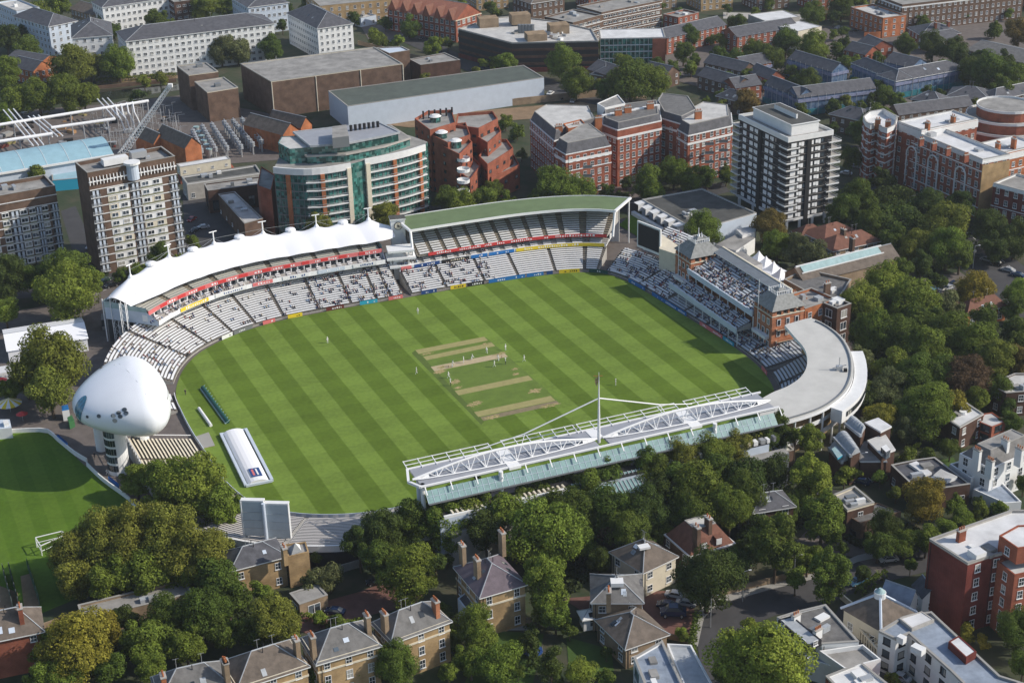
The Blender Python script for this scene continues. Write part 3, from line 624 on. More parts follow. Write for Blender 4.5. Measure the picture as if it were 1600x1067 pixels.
# rear roofs of the pavilion
rear=MB(); pbox(rear,8,PL-2,11.3,17,0,8,'stock','flatgrey'); pbox(rear,14,20,12.5,15.5,8,9.8,'orange','flatwhite'); pbox(rear,30,33,13,16,8,10,'orange','flatgrey')
for i in range(6): pbox(rear,16+i*4.6,19+i*4.6,13.5,16.5,8,8.45,'lead','flatwhite')
pbox(rear,-2,10,12,24,0,7,'white','flatgrey'); pbox(rear,44,50,11.5,17,8,9.4,'white','paleglass'); rear.build('rear_block',pa)
s0,s1=segm((1036,473),(1190,580)); t=Tier(FC,s0,s1,1.,.5,15,3.6,14)
te=thing('pavilion_terrace','white bench terrace between the boundary fence and the brick pavilion','terrace',loc0(FC,(s0+s1)/2,8))
L_=s1-s0; tier(te,t,[s0+L_*.2,s0+L_*.42,s0+L_*.6,s0+L_*.82],seat='seatblue'); crowd(t,230,'t',.08,.72,0,1,1)
# ---- curved white roofed stand
s0,s1=segm((1196,586),(1196,648)); ws=thing('curved_roof_stand','curved stand with wide pale grey flat roof behind the near corner of the field','stand',tuple(G(1280,600,0)))
t=Tier(FC,s0-2,s1,1.8,.6,15.,7.2,15); tier(ws,t,[s0+(s1-s0)*k for k in(.2,.45,.7)],seat='seatblue'); crowd(t,18,'w',.2,.8,0,1,1)
outp=[(1226,508),(1248,501),(1268,497.5),(1290,507),(1311,522),(1325,540),(1333,562),(1333,588),(1323,611),(1303,629),(1277,643),(1240,655),(1215,661),(1188,668)]
inp=[(1186,625),(1207,613),(1231,603),(1250,590),(1260,574),(1261,557),(1256,543),(1245,530)]
zr=12.
Pp=[tuple(v) for v in crom([G2(x,y,zr) for x,y in outp],4,False)]+[tuple(v) for v in crom([G2(x,y,zr) for x,y in inp],4,False)]
Pp=ccw(Pp); b=MB(); b.prism(Pp,zr-.9,zr,M['whitepaint'],M['warner'],True); b.build('roof',ws)
oc=Curve([Vector(v) for v in crom([G2(x,y,zr) for x,y in outp[2:]],4,False)],False); sg=1 if (oc.at(oc.T*.6,1)-Vector(G2(1250,560,zr))).length>(oc.at(oc.T*.6,-1)-Vector(G2(1250,560,zr))).length else -1
b=MB(); bandwall(b,oc,1,oc.T-1,sg*-4.2,0,zr-.9,M['yellow'],.3)
n=16
for i in range(n+1): q=oc.at(1+(oc.T-2)*i/n,sg*-.8); b.tube((q.x,q.y,0),(q.x,q.y,zr-.8),.3,M['white'],8); 
bandwall(b,oc,1,oc.T-1,sg*-1.,4.2,5.4,M['white'],.3); bandwall(b,oc,1,oc.T-1,sg*-1.,7.6,8.6,M['white'],.3); b.build('rear_wall',ws)
b=MB(); bandwall(b,oc,oc.T*.28,oc.T*.72,sg*.2,zr-4,zr-.6,M['white'],3.2 if sg>0 else -3.2); b.build('outer_gallery',ws)
b=MB()
for i in range(22): q=oc.T*(.30+.4*i/22); bandwall(b,oc,q,q+1.1,sg*3.45,zr-2.8,zr-1.5,M['glass'],.1*sg)
b.build('gallery_windows',ws)
b=MB(); bandwall(b,oc,2,oc.T-1,sg*-.6,zr,zr+.35,M['greysteel'],.3); q=G(1311,578,zr); b.box((q.x,q.y,zr+.6),(1.5,1.2,1.2),M['steel']); b.tube((q.x,q.y,zr),(q.x,q.y,zr+3.6),.12,M['steel'],5); b.tube((q.x-1.6,q.y+.5,zr+.3),(q.x+1.7,q.y-.4,zr+1.6),.1,M['steel'],5); b.box((q.x+1.4,q.y-1,zr+.4),(.8,.8,.8),M['dark'])
b.build('roof_mast',ws)
# ---- media pod
zc=18.9; pc=Vector((-92.3,348.5,zc))+WD*.8-UD*.8; 
po=thing('media_pod','smooth white rounded pod raised on two white stair shafts','media centre',(pc.x,pc.y,0))
A_,B_,C_=12.2,16.8,7.0
b=MB(); nu,nv=56,28; 
def pe(v,p): return math.copysign(abs(v)**p,v)
for j in range(nv+1):
    th=math.pi*j/nv
    for i in range(nu):
        ph=2*math.pi*i/nu; X=pe(math.sin(th),.75)*pe(math.cos(ph),.8); Y=pe(math.sin(th),.75)*pe(math.sin(ph),.9); Zz=pe(math.cos(th),.9)
        f=max(0,min(1,(X+1)/1.25)); f=f*f*(3-2*f); wy=.66+.34*f; x=X*A_ if X>0 else X*A_*1.12
        z=Zz*C_*(.72+.28*f); z+= (-.6 if X<0 else 0)*abs(X)
        q=pc+UD*x*(.72 if X>0 else 1)+WD*Y*B_*wy; b.v.append((q.x,q.y,zc+z))
for j in range(nv):
    for i in range(nu):
        k=(i+1)%nu; b.f.append((j*nu+i,(j+1)*nu+i,(j+1)*nu+k,j*nu+k)); b.m.append(b.mi(M['pod']))
pod=b.build('shell',po,smooth=True)
tree=BVHTree.FromPolygons([Vector(v) for v in b.v],[f for f in b.f])
def onpod(x,y):
    d=(G(x,y,0)-CAM).normalized(); h=tree.ray_cast(CAM,d); return h[0],(h[1] if h[0] is not None and h[1].dot(d)<0 else -h[1] if h[0] is not None else None)
def disc(b,p,n_,ra,rb,up,mt,off=.08,nn=20):
    n_=n_.normalized(); a=up.cross(n_).normalized(); c=n_.cross(a); P=[p+n_*off+a*math.cos(2*math.pi*i/nn)*ra+c*math.sin(2*math.pi*i/nn)*rb for i in range(nn)]; b.poly(P,mt)
for i,(x,y,r) in enumerate([(136.5,651,.42),(154.5,650,.55),(177,649.5,.58),(185.5,645,.58),(194.5,640,.58),(197,645.5,.58),(188,650.5,.58),(179.5,657,.58),(158,575,.5),(150,579,.5)]):
    p,n_=onpod(x,y)
    if p is not None: bb=MB(); disc(bb,p,n_,r,r*.8,Z_,M['glass'],.1); disc(bb,p,n_,r*1.15,r*.95,Z_,M['steel'],.05); bb.build('porthole',po)
p,n_=onpod(124,636)
if p is not None:
    bb=MB(); n_=(n_.normalized()*.8+(CAM-p).normalized()*.35).normalized(); P=[]; 
    up=Z_; a=up.cross(n_).normalized(); c=n_.cross(a); ctr=p+n_*0
    ring=[]; dirc=-n_
    for k in range(6):
        rr=[]
        for i in range(28):
            q=ctr+n_*8+a*math.cos(2*math.pi*i/28)*1.75*k/5+c*math.sin(2*math.pi*i/28)*3.1*k/5; h=tree.ray_cast(q,dirc); rr.append((h[0] if h[0] is not None else q-n_*8)+n_*.12)
        ring.append(rr)
    for k in range(5):
        for i in range(28): j=(i+1)%28; bb.poly([ring[k][i],ring[k+1][i],ring[k+1][j],ring[k][j]] if k else [ring[0][0],ring[1][i],ring[1][j]],M['podglass'] if 'podglass' in M else M.setdefault('podglass',mat('pod_glass',(0.03,0.16,0.24),.2,var=.5,scale=1.2,spec=.7)))
    bb.build('oval_window',po)
for px in([(186,568),(200,580),(214,596),(228,616)],[(140,664),(160,675),(185,681),(210,681),(235,674)],[(125,600),(150,584),(180,570),(206,560)]):
    bb=MB(); pts=[onpod(*q)[0] for q in px]; pts=[q+(CAM-q).normalized()*.03 for q in pts if q is not None]
    if len(pts)>1: bb.path(pts,.05,M['steel'],5); bb.build('panel_seam',po)
bb=MB()   # dark glazing on the field side
for k in range(24):
    a0=-1+2*k/24;a1=-1+2*(k+1)/24
    for z0,z1 in((-2.2,2.6),):
        q=[]
        for a,z in((a0,z0),(a1,z0),(a1,z1),(a0,z1)):
            o=pc+UD*30+WD*a*11+Z_*z; h=tree.ray_cast(o,-UD); q.append((h[0] if h[0] is not None else pc+UD*9+WD*a*11+Z_*z)+UD*.1)
        bb.poly(q,M['glass'])
bb.build('front_glazing',po)
for (x,y,r,name) in((187,736,2.6,'a'),(160,702,1.5,'b'),(222,705,2.2,'c')):
    g=G(x,y,0); bb=MB(); bb.tube((g.x,g.y,0),(g.x,g.y,15),r,M['white'],24); o=bb.build('support_shaft',po)
    if name!='b':
        bb=MB(); 
        for z in [1.2+2.3*i for i in range(6)]:
            for s in range(-5,2):
                a0=-math.pi/2+s*.24-.25;a1=a0+.22; P=[(g.x+math.cos(a)*(r+.07),g.y+math.sin(a)*(r+.07),zz) for a,zz in((a0,z),(a1,z),(a1,z+1.7),(a0,z+1.7))]; bb.poly(P,M['glass'])
        bb.build('stair_window',o)
# ---- nursery end stands
s0,s1=segm((274,622),(283,642)); q1=thing('pod_side_stand','short grey bench terrace beside the white pod, behind the boundary','stand',loc0(FC,(s0+s1)/2,10))
t=Tier(FC,s0-1,s1+1,1.2,.7,18,6.5,19); tier(q1,t,[(s0+s1)/2],seat='seat'); crowd(t,30,'n',.0,1,0,1,1)
s0,s1=segm((309,687),(398,789)); q2=thing('nursery_end_stand','bare bench terrace with brown steps between the pod and the near left trees','stand',loc0(FC,(s0+s1)/2,10)); L_=s1-s0
t=Tier(FC,s0,s1,1.6,.7,17.5,4.8,17); tier(q2,t,[s0+L_*.33,s0+L_*.66],base='aisle',seat='cream',seatfrac=.45)
b=MB(); 
for q in (s0,s1):
    a=FC.at(q,1.6);c=FC.at(q,17.5); b.bar((a.x,a.y,1.8),(c.x,c.y,5.9),.12,M['whitepaint'])
n=20
for i in range(n): a=FC.at(s0+L_*i/n,17.6);c=FC.at(s0+L_*(i+1)/n,17.6); b.bar((a.x,a.y,5.8),(c.x,c.y,5.8),.1,M['whitepaint']); b.bar((a.x,a.y,4.8),(a.x,a.y,5.8),.1,M['whitepaint'])
b.build('handrail',q2)
s0,s1=segm((406,793),(640,794)); q3=thing('near_end_stand','curved grey bench terrace nearest the camera at the left end of the field','stand',loc0(FC,(s0+s1)/2,14)); L_=s1-s0
t=Tier(FC,s0,s1,1.8,.7,21,4.6,20); tier(q3,t,[s0+L_*.36,s0+L_*.72],base='concrete',seat='seatpink',seatfrac=.55,sh=.38)
b=MB(); bandwall(b,FC,s0,s1,21,4.0,5.6,M['white'],.5); bandwall(b,FC,s0,s1,21.2,0,4,M['dark'],.5); b.build('rear_parapet',q3)
# boundary fence and perimeter boards
bf=MB(); 
def perim(p,q,mt,z1=1.,d=.7): a,c=segm(p,q); bandwall(bf,FC,a,c,d,.05,z1,M[mt],.15)
perim((275,618),(1210,618),'whitepaint',.95,.3); perim((1205,640),(285,640),'bluewhite',1.1,.3)
bo=bf.build('boundary_wall'); tag(bo,'low white boundary wall running round the whole field','wall')
for k,(p,q,c_n,lab) in enumerate([((349,532.5),(366,525),'white','white'),((368,524),(396,514),'greysteel','grey'),((410,508.5),(431,503),'pinkred','red'),((449,498.5),(472,493.5),'yellowpaint','yellow'),((510,487),(537,482),'maroon','dark red'),((562,477),(590,473),'cyan','bright blue'),((607,469.5),(630,466),'pinkred','orange red'),((658,461),(684,457),'navy','dark blue'),((703,453),(728,449),'yellowpaint','yellow'),((731,448.5),(757,444.5),'dark','black'),((763,443.5),(820,434.5),'blue','blue'),((823,434),(850,431),'blue','blue'),((855,430),(864,429),'navy','navy'),((873,428.5),(907,426.5),'yellowpaint','yellow'),((920,426.5),(948,430),'darkgreen','dark green'),((985,440),(1008,455),'blue','blue'),((1018,462),(1075,494),'blue','blue'),((1092,508),(1127,530),'pinkred','red'),((1128,531),(1146,542),'cyan','bright blue'),((1188,577),(1196,587),'pinkred','red')]):
    a,c=segm(p,q); b=MB(); bandwall(b,FC,a,c,.1,.1,1.25,M[c_n],.12); lettering(b,FC,a+.8,c-.6,.05,.42,.9,M['dark' if c_n in('yellowpaint','white') else 'whitepaint'],k)
    b.build('advert_board',label=f'{lab} boundary advert board, number {k+1} from the left along the far boundary' if 0 else f"{lab} advert board on the boundary wall, {'below the tented stand' if k<7 else 'below the green roofed stand' if k<15 else 'before the pavilion end'}, {['first','second','third','fourth','fifth','sixth','seventh','eighth'][k if k<7 else k-7 if k<15 else k-15]} from left",cat='advert board',group='advert boards round the boundary')
# ---- near stand with the long truss roof
GA=G(633,735,17.5); GB_=G(1192,613,17.5); gv=GB_-GA; gv.z=0; GL=gv.length; ga=gv.normalized(); gbk=Vector((ga.y,-ga.x,0))
if gbk.y>0: gbk=-gbk
def gp(a,b_,z): v=GA+ga*a+gbk*b_; return Vector((v.x,v.y,z))
def gbox(m_,a0,a1,b0,b1,z0,z1,mt,top=None): m_.prism(ccw([tuple(gp(a,b_,0)) for a,b_ in((a0,b0),(a1,b0),(a1,b1),(a0,b1))]),z0,z1,M[mt],M[top or mt],True)
gr=thing('truss_roof_stand','long near side stand under a white arched truss roof with central mast','stand',tuple(gp(GL/2,8,0)))
b=MB(); HL=GL/2; zr=17.5
for h0 in(0,HL):
    for (x0,x1,o) in ((1.,HL/2-1.4,0),(HL/2+1.4,HL-1.6,0)):
        gbox(b,h0+x0,h0+x1,-.3,8.3,zr-.5,zr,'roofgrey')
    gbox(b,h0+HL/2-1.4,h0+HL/2+1.4,-.8,8.8,zr-.55,zr+.1,'whitepaint')
gbox(b,HL-1.6,HL+1.,0,4,zr-.55,zr+.1,'whitepaint')
b.build('roof_panels',gr)
b=MB()
for b_ in(-.3,8.3): b.bar(gp(.6,b_,zr),gp(GL-.5,b_,zr),.28,M['whitepaint'])
b.bar(gp(.6,-.3,zr),gp(-.8,4.5,zr-.4),.4,M['whitepaint']); b.bar(gp(.6,8.3,zr),gp(-.8,4.5,zr-.4),.4,M['whitepaint'])
b.build('roof_edge_beam',gr)
for h0,hl in((0,HL-1),(HL+.5,HL-1.5)):
    b=MB(); n=24; up_=[];lo1=[];lo2=[]
    for i in range(n+1):
        f=i/n; z=zr+.3+2.8*(math.sin(math.pi*f)); up_.append(gp(h0+hl*f,5.0,z)); 
        wd=1.7*math.sin(math.pi*f)**.6; lo1.append(gp(h0+hl*f,5.0-wd,zr+.25)); lo2.append(gp(h0+hl*f,5.0+wd,zr+.25))
    b.path(up_,.27,M['whitepaint'],7); b.path(lo1,.15,M['whitepaint'],6); b.path(lo2,.15,M['whitepaint'],6)
    for i in range(2,n-1):
        if i%2==0: b.tube(up_[i],lo2[i-1],.1,M['whitepaint'],5); b.tube(up_[i],lo2[i+1],.1,M['whitepaint'],5); b.tube(up_[i],lo1[i],.1,M['whitepaint'],5)
        else: b.tube(lo1[i],lo2[i],.12,M['whitepaint'],5); b.tube(up_[i],lo2[i],.1,M['whitepaint'],5)
    for e in (2,n-2): b.poly([up_[e],lo1[e],up_[0 if e==2 else n]],M['whitepaint']); b.poly([up_[e],lo2[e],up_[0 if e==2 else n]],M['whitepaint'])
    b.build('arched_truss',gr)
for a0,a1 in((.6,HL*.46),(HL*.53,HL*.99-2),(HL+1.5-5,HL*1.46+2),(HL*1.56,GL-3)):
    b=MB()
    for b_,z in((-3.1,zr+.5),(-1.7,zr+.28)): b.bar(gp(a0,b_,z),gp(a1,b_,z),.11,M['whitepaint'])
    n=6
    for i in range(n+1): a=a0+(a1-a0)*i/n; b.bar(gp(a,-3.2,zr+.55),gp(a,.4,zr+.1),.12,M['whitepaint'])
    b.build('shade_frame',gr)
b=MB(); P=[gp(1.6,8.4,zr-1.2),gp(GL-2,8.4,zr-1.2),gp(GL-2,10.6,zr-3.4),gp(1.6,10.6,zr-3.4)]
b.poly(P,M['glassroof'] if 'glassroof' in M else M.setdefault('glassroof',mat('glass_roof',(0.20,0.31,0.30),.25,var=.22,scale=.5,spec=.6,detail=6))); b.build('glass_canopy',gr)
b=MB(); n=60
for i in range(n): a=1.6+(GL-3.8)*i/n; b.bar(gp(a,8.4,zr-1.15),gp(a,10.6,zr-3.35),.05,M['bluewhite'])
b.bar(gp(1.6,9.5,zr-2.25),gp(GL-2,9.5,zr-2.25),.05,M['bluewhite']); n=15
for i in range(n+1): a=1.6+(GL-2.2)*i/n; b.bar(gp(a,8.3,zr),gp(a,9.9,zr-1.5),.16,M['whitepaint'])
b.bar(gp(1.6,10.7,zr-3.4),gp(GL-.5,10.7,zr-3.4),.2,M['greysteel'])
b.build('canopy_struts',gr)
b=MB()
for a in (1.5,HL*.42,HL*1.6): q=gp(a,7.2 if a<3 else 9.2,0); b.tube((q.x,q.y,0),(q.x,q.y,zr),.5,M['whitepaint'],10)
q=gp(1.5,4.5,0); b.tube((q.x,q.y,0),(q.x,q.y,zr),.55,M['bluewhite'],10); b.build('column',gr)
mz=zr+13.8; q=gp(HL-.3,4.6,0); 
b=MB(); b.tube((q.x,q.y,zr-1),(q.x,q.y,mz),.42,M['whitepaint'],10,.12); b.tube((q.x,q.y,mz),(q.x,q.y,mz+3),.1,M['whitepaint'],6,.04); b.build('mast',gr)
b=MB(); mp_=Vector((q.x,q.y,zr+10.3))
for sgn in(-1,1):
    k1=gp(HL-.3+sgn*17,1.5,zr+3.6); k2=gp(HL-.3+sgn*(29 if sgn<0 else 27),-1,zr+.5); b.tube(mp_,k1,.16,M['whitepaint'],6); b.tube(k1,k2,.12,M['whitepaint'],6); b.tube(k1,gp(HL-.3+sgn*19,3,zr),.1,M['whitepaint'],6)
b.build('stay_cables',gr)
b=MB(); v0=Vector((q.x,q.y,mz+2.)); b.poly([v0,v0+Vector((-.9,0,-.6)),v0+Vector((-.9,0,-1.5)),v0+Vector((-.5,0,-2.6)),v0+Vector((0,0,-1))],M['worn']); b.poly([v0+Vector((0,.05,0)),v0+Vector((0,.05,-1)),v0+Vector((-.5,.05,-2.6)),v0+Vector((-.9,.05,-1.5)),v0+Vector((-.9,.05,-.6))],M['orange']); b.bar(v0+Vector((-1.2,0,.1)),v0+Vector((.9,0,.1)),.06,M['orange']); b.build('weather_vane',gr)
# body of the stand
b=MB(); gbox(b,3,GL-6,9,13.5,0,11.4,'bluewhite','dark'); gbox(b,0,5,5,8,0,6.5,'bluewhite','bluewhite'); gbox(b,-4.5,1,2,6,3.5,5.5,'bluewhite')
gbox(b,5,34,13.5,15.,0,8.4,'concrete','flatgrey'); gbox(b,4,33,12.9,13.5,11.4,12,'white'); gbox(b,62,GL-2,13.5,16,0,9.4,'greysteel','flatgrey')
for i in range(24): gbox(b,6+i*1.15,6.45+i*1.15,11.6,13.1,11.4,12.2,'cream')
rn=random.Random(3)
for i in range(16): a=60+i*1.75+rn.uniform(-.3,.3); w_=rn.uniform(.5,1.2); gbox(b,a,a+w_,11.6,13.0,11.4,11.4+rn.uniform(.5,1.3),rn.choice(['white','steel','greysteel','cream']))
b.build('rear_block',gr)
b=MB(); P=[gp(35,11.5,11.6),gp(62,11.5,11.6),gp(62,17.5,9),gp(35,17.5,9)]; b.poly(P,M['glassroof']); 
for i in range(28): a=35+i; b.bar(gp(a,11.5,11.7),gp(a,17.5,9.1),.12,M['steel'])
gbox(b,35,62,13,17.3,0,8.6,'greysteel'); b.build('sloping_glazing',gr)
# seats of that stand, facing the field
gc=Curve([Vector(tuple(gp(GL-4,-8,0))[:2]),Vector(tuple(gp(3,-8,0))[:2])],False)
if (gc.at(1,1)-gc.at(1,0)).dot(Vector((gbk.x,gbk.y)))<0: gc=Curve(gc.P[::-1],False)
t=Tier(gc,.5,gc.T-.5,2,.6,16,9,16); tier(gr,t,[gc.T*k/6 for k in range(1,6)])
# back of the big board at the near left
a_=G(384,846,3.0); c__=G(455,848,3.0)
d=c__-a_; d.z=0; dn=d.normalized(); nn=Vector((dn.y,-dn.x,0))
sb=thing('scoreboard','large pale grey scoreboard seen from behind on a white post','scoreboard',((a_.x+c__.x)/2,(a_.y+c__.y)/2,0))
def sbq(f,o,z): v=a_+d*f+nn*o; return (v.x,v.y,z)
for f0,f1,z0,z1 in((-.02,.47,4.6,13.2),(.49,1.,4.2,12.6)):
    b=MB(); b.prism(ccw([sbq(f0,0,0)[:2],sbq(f1,0,0)[:2],sbq(f1,-.5,0)[:2],sbq(f0,-.5,0)[:2]]),z0,z1,M['board'],M['white'],True)
    b.prism(ccw([sbq(f0-.01,.0,0)[:2],sbq(f1+.01,.0,0)[:2],sbq(f1+.01,-1.3,0)[:2],sbq(f0-.01,-1.3,0)[:2]]),z1,z1+.35,M['white'],M['white'],True)
    for z in(z0+2,z0+4,z0+6): b.bar(sbq(f0,.03,z),sbq(f1,.03,z),.06,M['steel'])
    for e in((f0,f1)): b.bar(sbq(e,-.2,z0),sbq(e,-.2,z1+.2),.3,M['white'])
    b.build('board_panel',sb)
b=MB(); b.tube(sbq(.48,.5,0),sbq(.48,.5,13.2),.42,M['bluewhite'],12); b.tube(sbq(.8,-.3,0),sbq(.8,-.3,4.3),.25,M['bluewhite'],8); b.build('post',sb)
# ---------------------------------------------------------------- building kit
WM={}
def winmesh(w_,h,style):
    k=(round(w_,2),round(h,2),style)
    if k in WM: return WM[k]
    b=MB(); x=w_/2; fr=M['whitepaint'] if style[0] in 'wsb' else M['blackclad'] if style[0]=='k' else M['greysteel']
    def bx(x0,x1,y0,y1,z0,z1,m_): b.prism([(x0,y0),(x1,y0),(x1,y1),(x0,y1)],z0,z1,m_,m_,True)
    gl=M['greenglass'] if style[0]=='g' else M['glass']
    bx(-x,x,-.03,.02,0,h,gl)
    t=.085 if style[0] in 'ws' else .06
    bx(-x-t,-x,-.09,.02,-t,h+t,fr); bx(x,x+t,-.09,.02,-t,h+t,fr); bx(-x,x,-.09,.02,h,h+t,fr); bx(-x-.08-t,x+.08+t,-.2,.02,-t-.08,0,fr)
    if style[0] in 'ws' and w_<2.2: bx(-x,x,-.07,.0,h*.5-.035,h*.5+.035,fr); bx(-.025,.025,-.07,0,0,h,fr)
    elif w_>=1.6:
        n=max(2,round(w_/1.1))
        for i in range(1,n): xx=-x+w_*i/n; bx(xx-.05,xx+.05,-.07,0,0,h,fr)
    if style=='bp': # white spandrel panel below
        bx(-x-.1,x+.1,-.06,.02,-1.1,-.15,M['white'])
    me=bpy.data.meshes.new('window'); me.from_pydata(b.v,[],b.f)
    for m_ in b.mats: me.materials.append(m_)
    me.polygons.foreach_set('material_index',b.m); me.update(); WM[k]=me; return me
def wallwins(p,q,h,floors,bay,ws,z0=1.,fh=None,style='w',marg=1.2,jit=0,skipf=()):
    """window places on the wall from p to q (outward normal on the right)"""
    p=Vector(p);q=Vector(q); L=(q-p).length; d=(q-p)/max(L,.01); fh=fh or h/floors; out=[]
    n=int((L-2*marg+bay-ws[0])/bay+.001)
    if L<ws[0]+1: return out
    n=max(1,n); st=(L-2*marg-ws[0])/(n-1) if n>1 else 0
    for f in range(floors):
        if f in skipf: continue
        for i in range(n):
            x=(marg+ws[0]/2+st*i) if n>1 else L/2
            c=p+d*x; out.append(((c.x,c.y,z0+fh*f),math.atan2(d.y,d.x)))
    return out
def faces_cam(p,q,z=5):
    p=Vector(p);q=Vector(q);d=q-p; n=Vector((d.y,-d.x)).normalized(); m_=(p+q)/2; return n.dot(Vector((CAM.x-m_.x,CAM.y-m_.y)).normalized())
NW=[0]; FOOT=[]
def place_windows(th,wins,ws,style,limit=100):
    me=winmesh(ws[0],ws[1],style)
    if style=='none': return
    wins=sorted(wins,key=lambda w_:(Vector(w_[0])-CAM).length)
    for (c,r) in wins[:limit]: inst(me,'window',th,c,r)
    NW[0]+=min(limit,len(wins))
    rest=wins[limit:]
    if rest:
        b=MB(); k=len(me.vertices); ms=[]
        for (c,r) in rest:
            n0=len(b.v); ca,sa=math.cos(r),math.sin(r)
            for v in me.vertices: b.v.append((c[0]+v.co.x*ca-v.co.y*sa,c[1]+v.co.x*sa+v.co.y*ca,c[2]+v.co.z))
            for pl in me.polygons: b.f.append(tuple(n0+i for i in pl.vertices)); b.m.append(b.mi(me.materials[pl.material_index]))
        b.build('windows',th,kind='stuff')
def hip(b,P,z,rise,mt,over=.5,ridge=None,cap='lead'):
    """hipped roof on a rectangle P (ccw)"""
    E=inset(P,-over); e=[Vector((x,y,z)) for x,y in E]
    l0=(e[1]-e[0]).length; l1=(e[2]-e[1]).length
    if l0>=l1: a=[e[0],e[1],e[2],e[3]]; L,Wd=l0,l1
    else: a=[e[1],e[2],e[3],e[0]]; L,Wd=l1,l0
    u=(a[1]-a[0]).normalized(); m0=(a[0]+a[3])/2; m1=(a[1]+a[2])/2; hk=min(Wd/2,L/2) if ridge is None else ridge
    r0_=m0+u*hk+Z_*rise; r1_=m1-u*hk+Z_*rise; mt=M[mt]
    b.poly([a[0],a[1],r1_,r0_],mt); b.poly([a[2],a[3],r0_,r1_],mt); b.poly([a[1],a[2],r1_],mt); b.poly([a[3],a[0],r0_],mt)
    b.poly([x-Z_*.25 for x in e[::-1]],M['white'])
    for i in range(4): j=(i+1)%4; b.poly([e[i]-Z_*.25,e[j]-Z_*.25,e[j],e[i]],M['white'])
    rn=random.Random(int(abs(e[0].x*13+e[0].y*7)))
    for (A,B,Cc,D) in ((a[0],a[1],r1_,r0_),(a[2],a[3],r0_,r1_)):
        N_=(B-A).cross(D-A).normalized(); N_=N_ if N_.z>0 else -N_; U_=(B-A).normalized(); V_=N_.cross(U_)
        for k in range(rn.choice((1,2,2,3))):
            u,v=rn.uniform(.28,.72),rn.uniform(.25,.7); p=(A.lerp(B,u)).lerp(D.lerp(Cc,u),v)+N_*.07; w_,h_=rn.uniform(.35,.6),rn.uniform(.4,.75)
            b.poly([p-U_*w_-V_*h_,p+U_*w_-V_*h_,p+U_*w_+V_*h_,p-U_*w_+V_*h_],M[rn.choice(('glass','bluewhite','lead'))])
        p=(A.lerp(B,rn.uniform(.3,.7))).lerp(D.lerp(Cc,.5),.85); b.tube(p,p+Z_*1.1,.09,M['dark'],5)
        p=r0_.lerp(r1_,rn.uniform(0,1)); b.tube(p,p+Z_*2.2,.04,M['steel'],4); b.tube(p+Z_*2.1-U_*.6,p+Z_*2.1+U_*.6,.03,M['steel'],4)
    if cap:
        b.tube(r0_,r1_,.16,M[cap],5)
        for x,y in((a[0],r0_),(a[3],r0_),(a[1],r1_),(a[2],r1_)): b.tube(x,y,.12,M[cap],4)
    return r0_,r1_
def gable(b,P,z,rise,mt,wall,over=.35,axis=None):
    e=[Vector((x,y,z)) for x,y in P]; l0=(e[1]-e[0]).length; l1=(e[2]-e[1]).length
    if axis is None: axis=0 if l0>=l1 else 1
    a=e if axis==0 else e[1:]+e[:1]
    u=(a[1]-a[0]).normalized(); m0=(a[0]+a[3])/2+Z_*rise; m1=(a[1]+a[2])/2+Z_*rise
    b.poly([a[1],a[2],m1],M[wall]); b.poly([a[3],a[0],m0],M[wall])
    n=(a[3]-a[0]).normalized(); o=u*over; s=n*over-Z_*over*rise/max(.1,((a[3]-a[0]).length/2))*1
    up=Z_*.08
    b.poly([a[0]-o-n*over-Z_*over*.6+up,a[1]+o-n*over-Z_*over*.6+up,m1+o+up,m0-o+up],M[mt]); b.poly([a[2]+o+n*over-Z_*over*.6+up,a[3]-o+n*over-Z_*over*.6+up,m0-o+up,m1+o+up],M[mt])
    b.tube(m0-o+up,m1+o+up,.14,M['lead'],4)
    return m0,m1
def chimney(roof,x,y,z0,z1,mt='stock',w_=1.1,l_=2.2,rot=0.,pots=3):
    w_*=.8; l_*=.85; z1-=.5
    b=MB(); b.box((x,y,(z0+z1)/2),(l_,w_,z1-z0),M[mt],rot); b.box((x,y,z1+.12),(l_+.25,w_+.25,.25),M['concrete'],rot)
    for i in range(pots): o=(i-(pots-1)/2)*l_/(pots+.2); b.tube((x+o*math.cos(rot),y+o*math.sin(rot),z1+.2),(x+o*math.cos(rot),y+o*math.sin(rot),z1+.9),.16,M['orange'],7)
    b.build('chimney',roof)
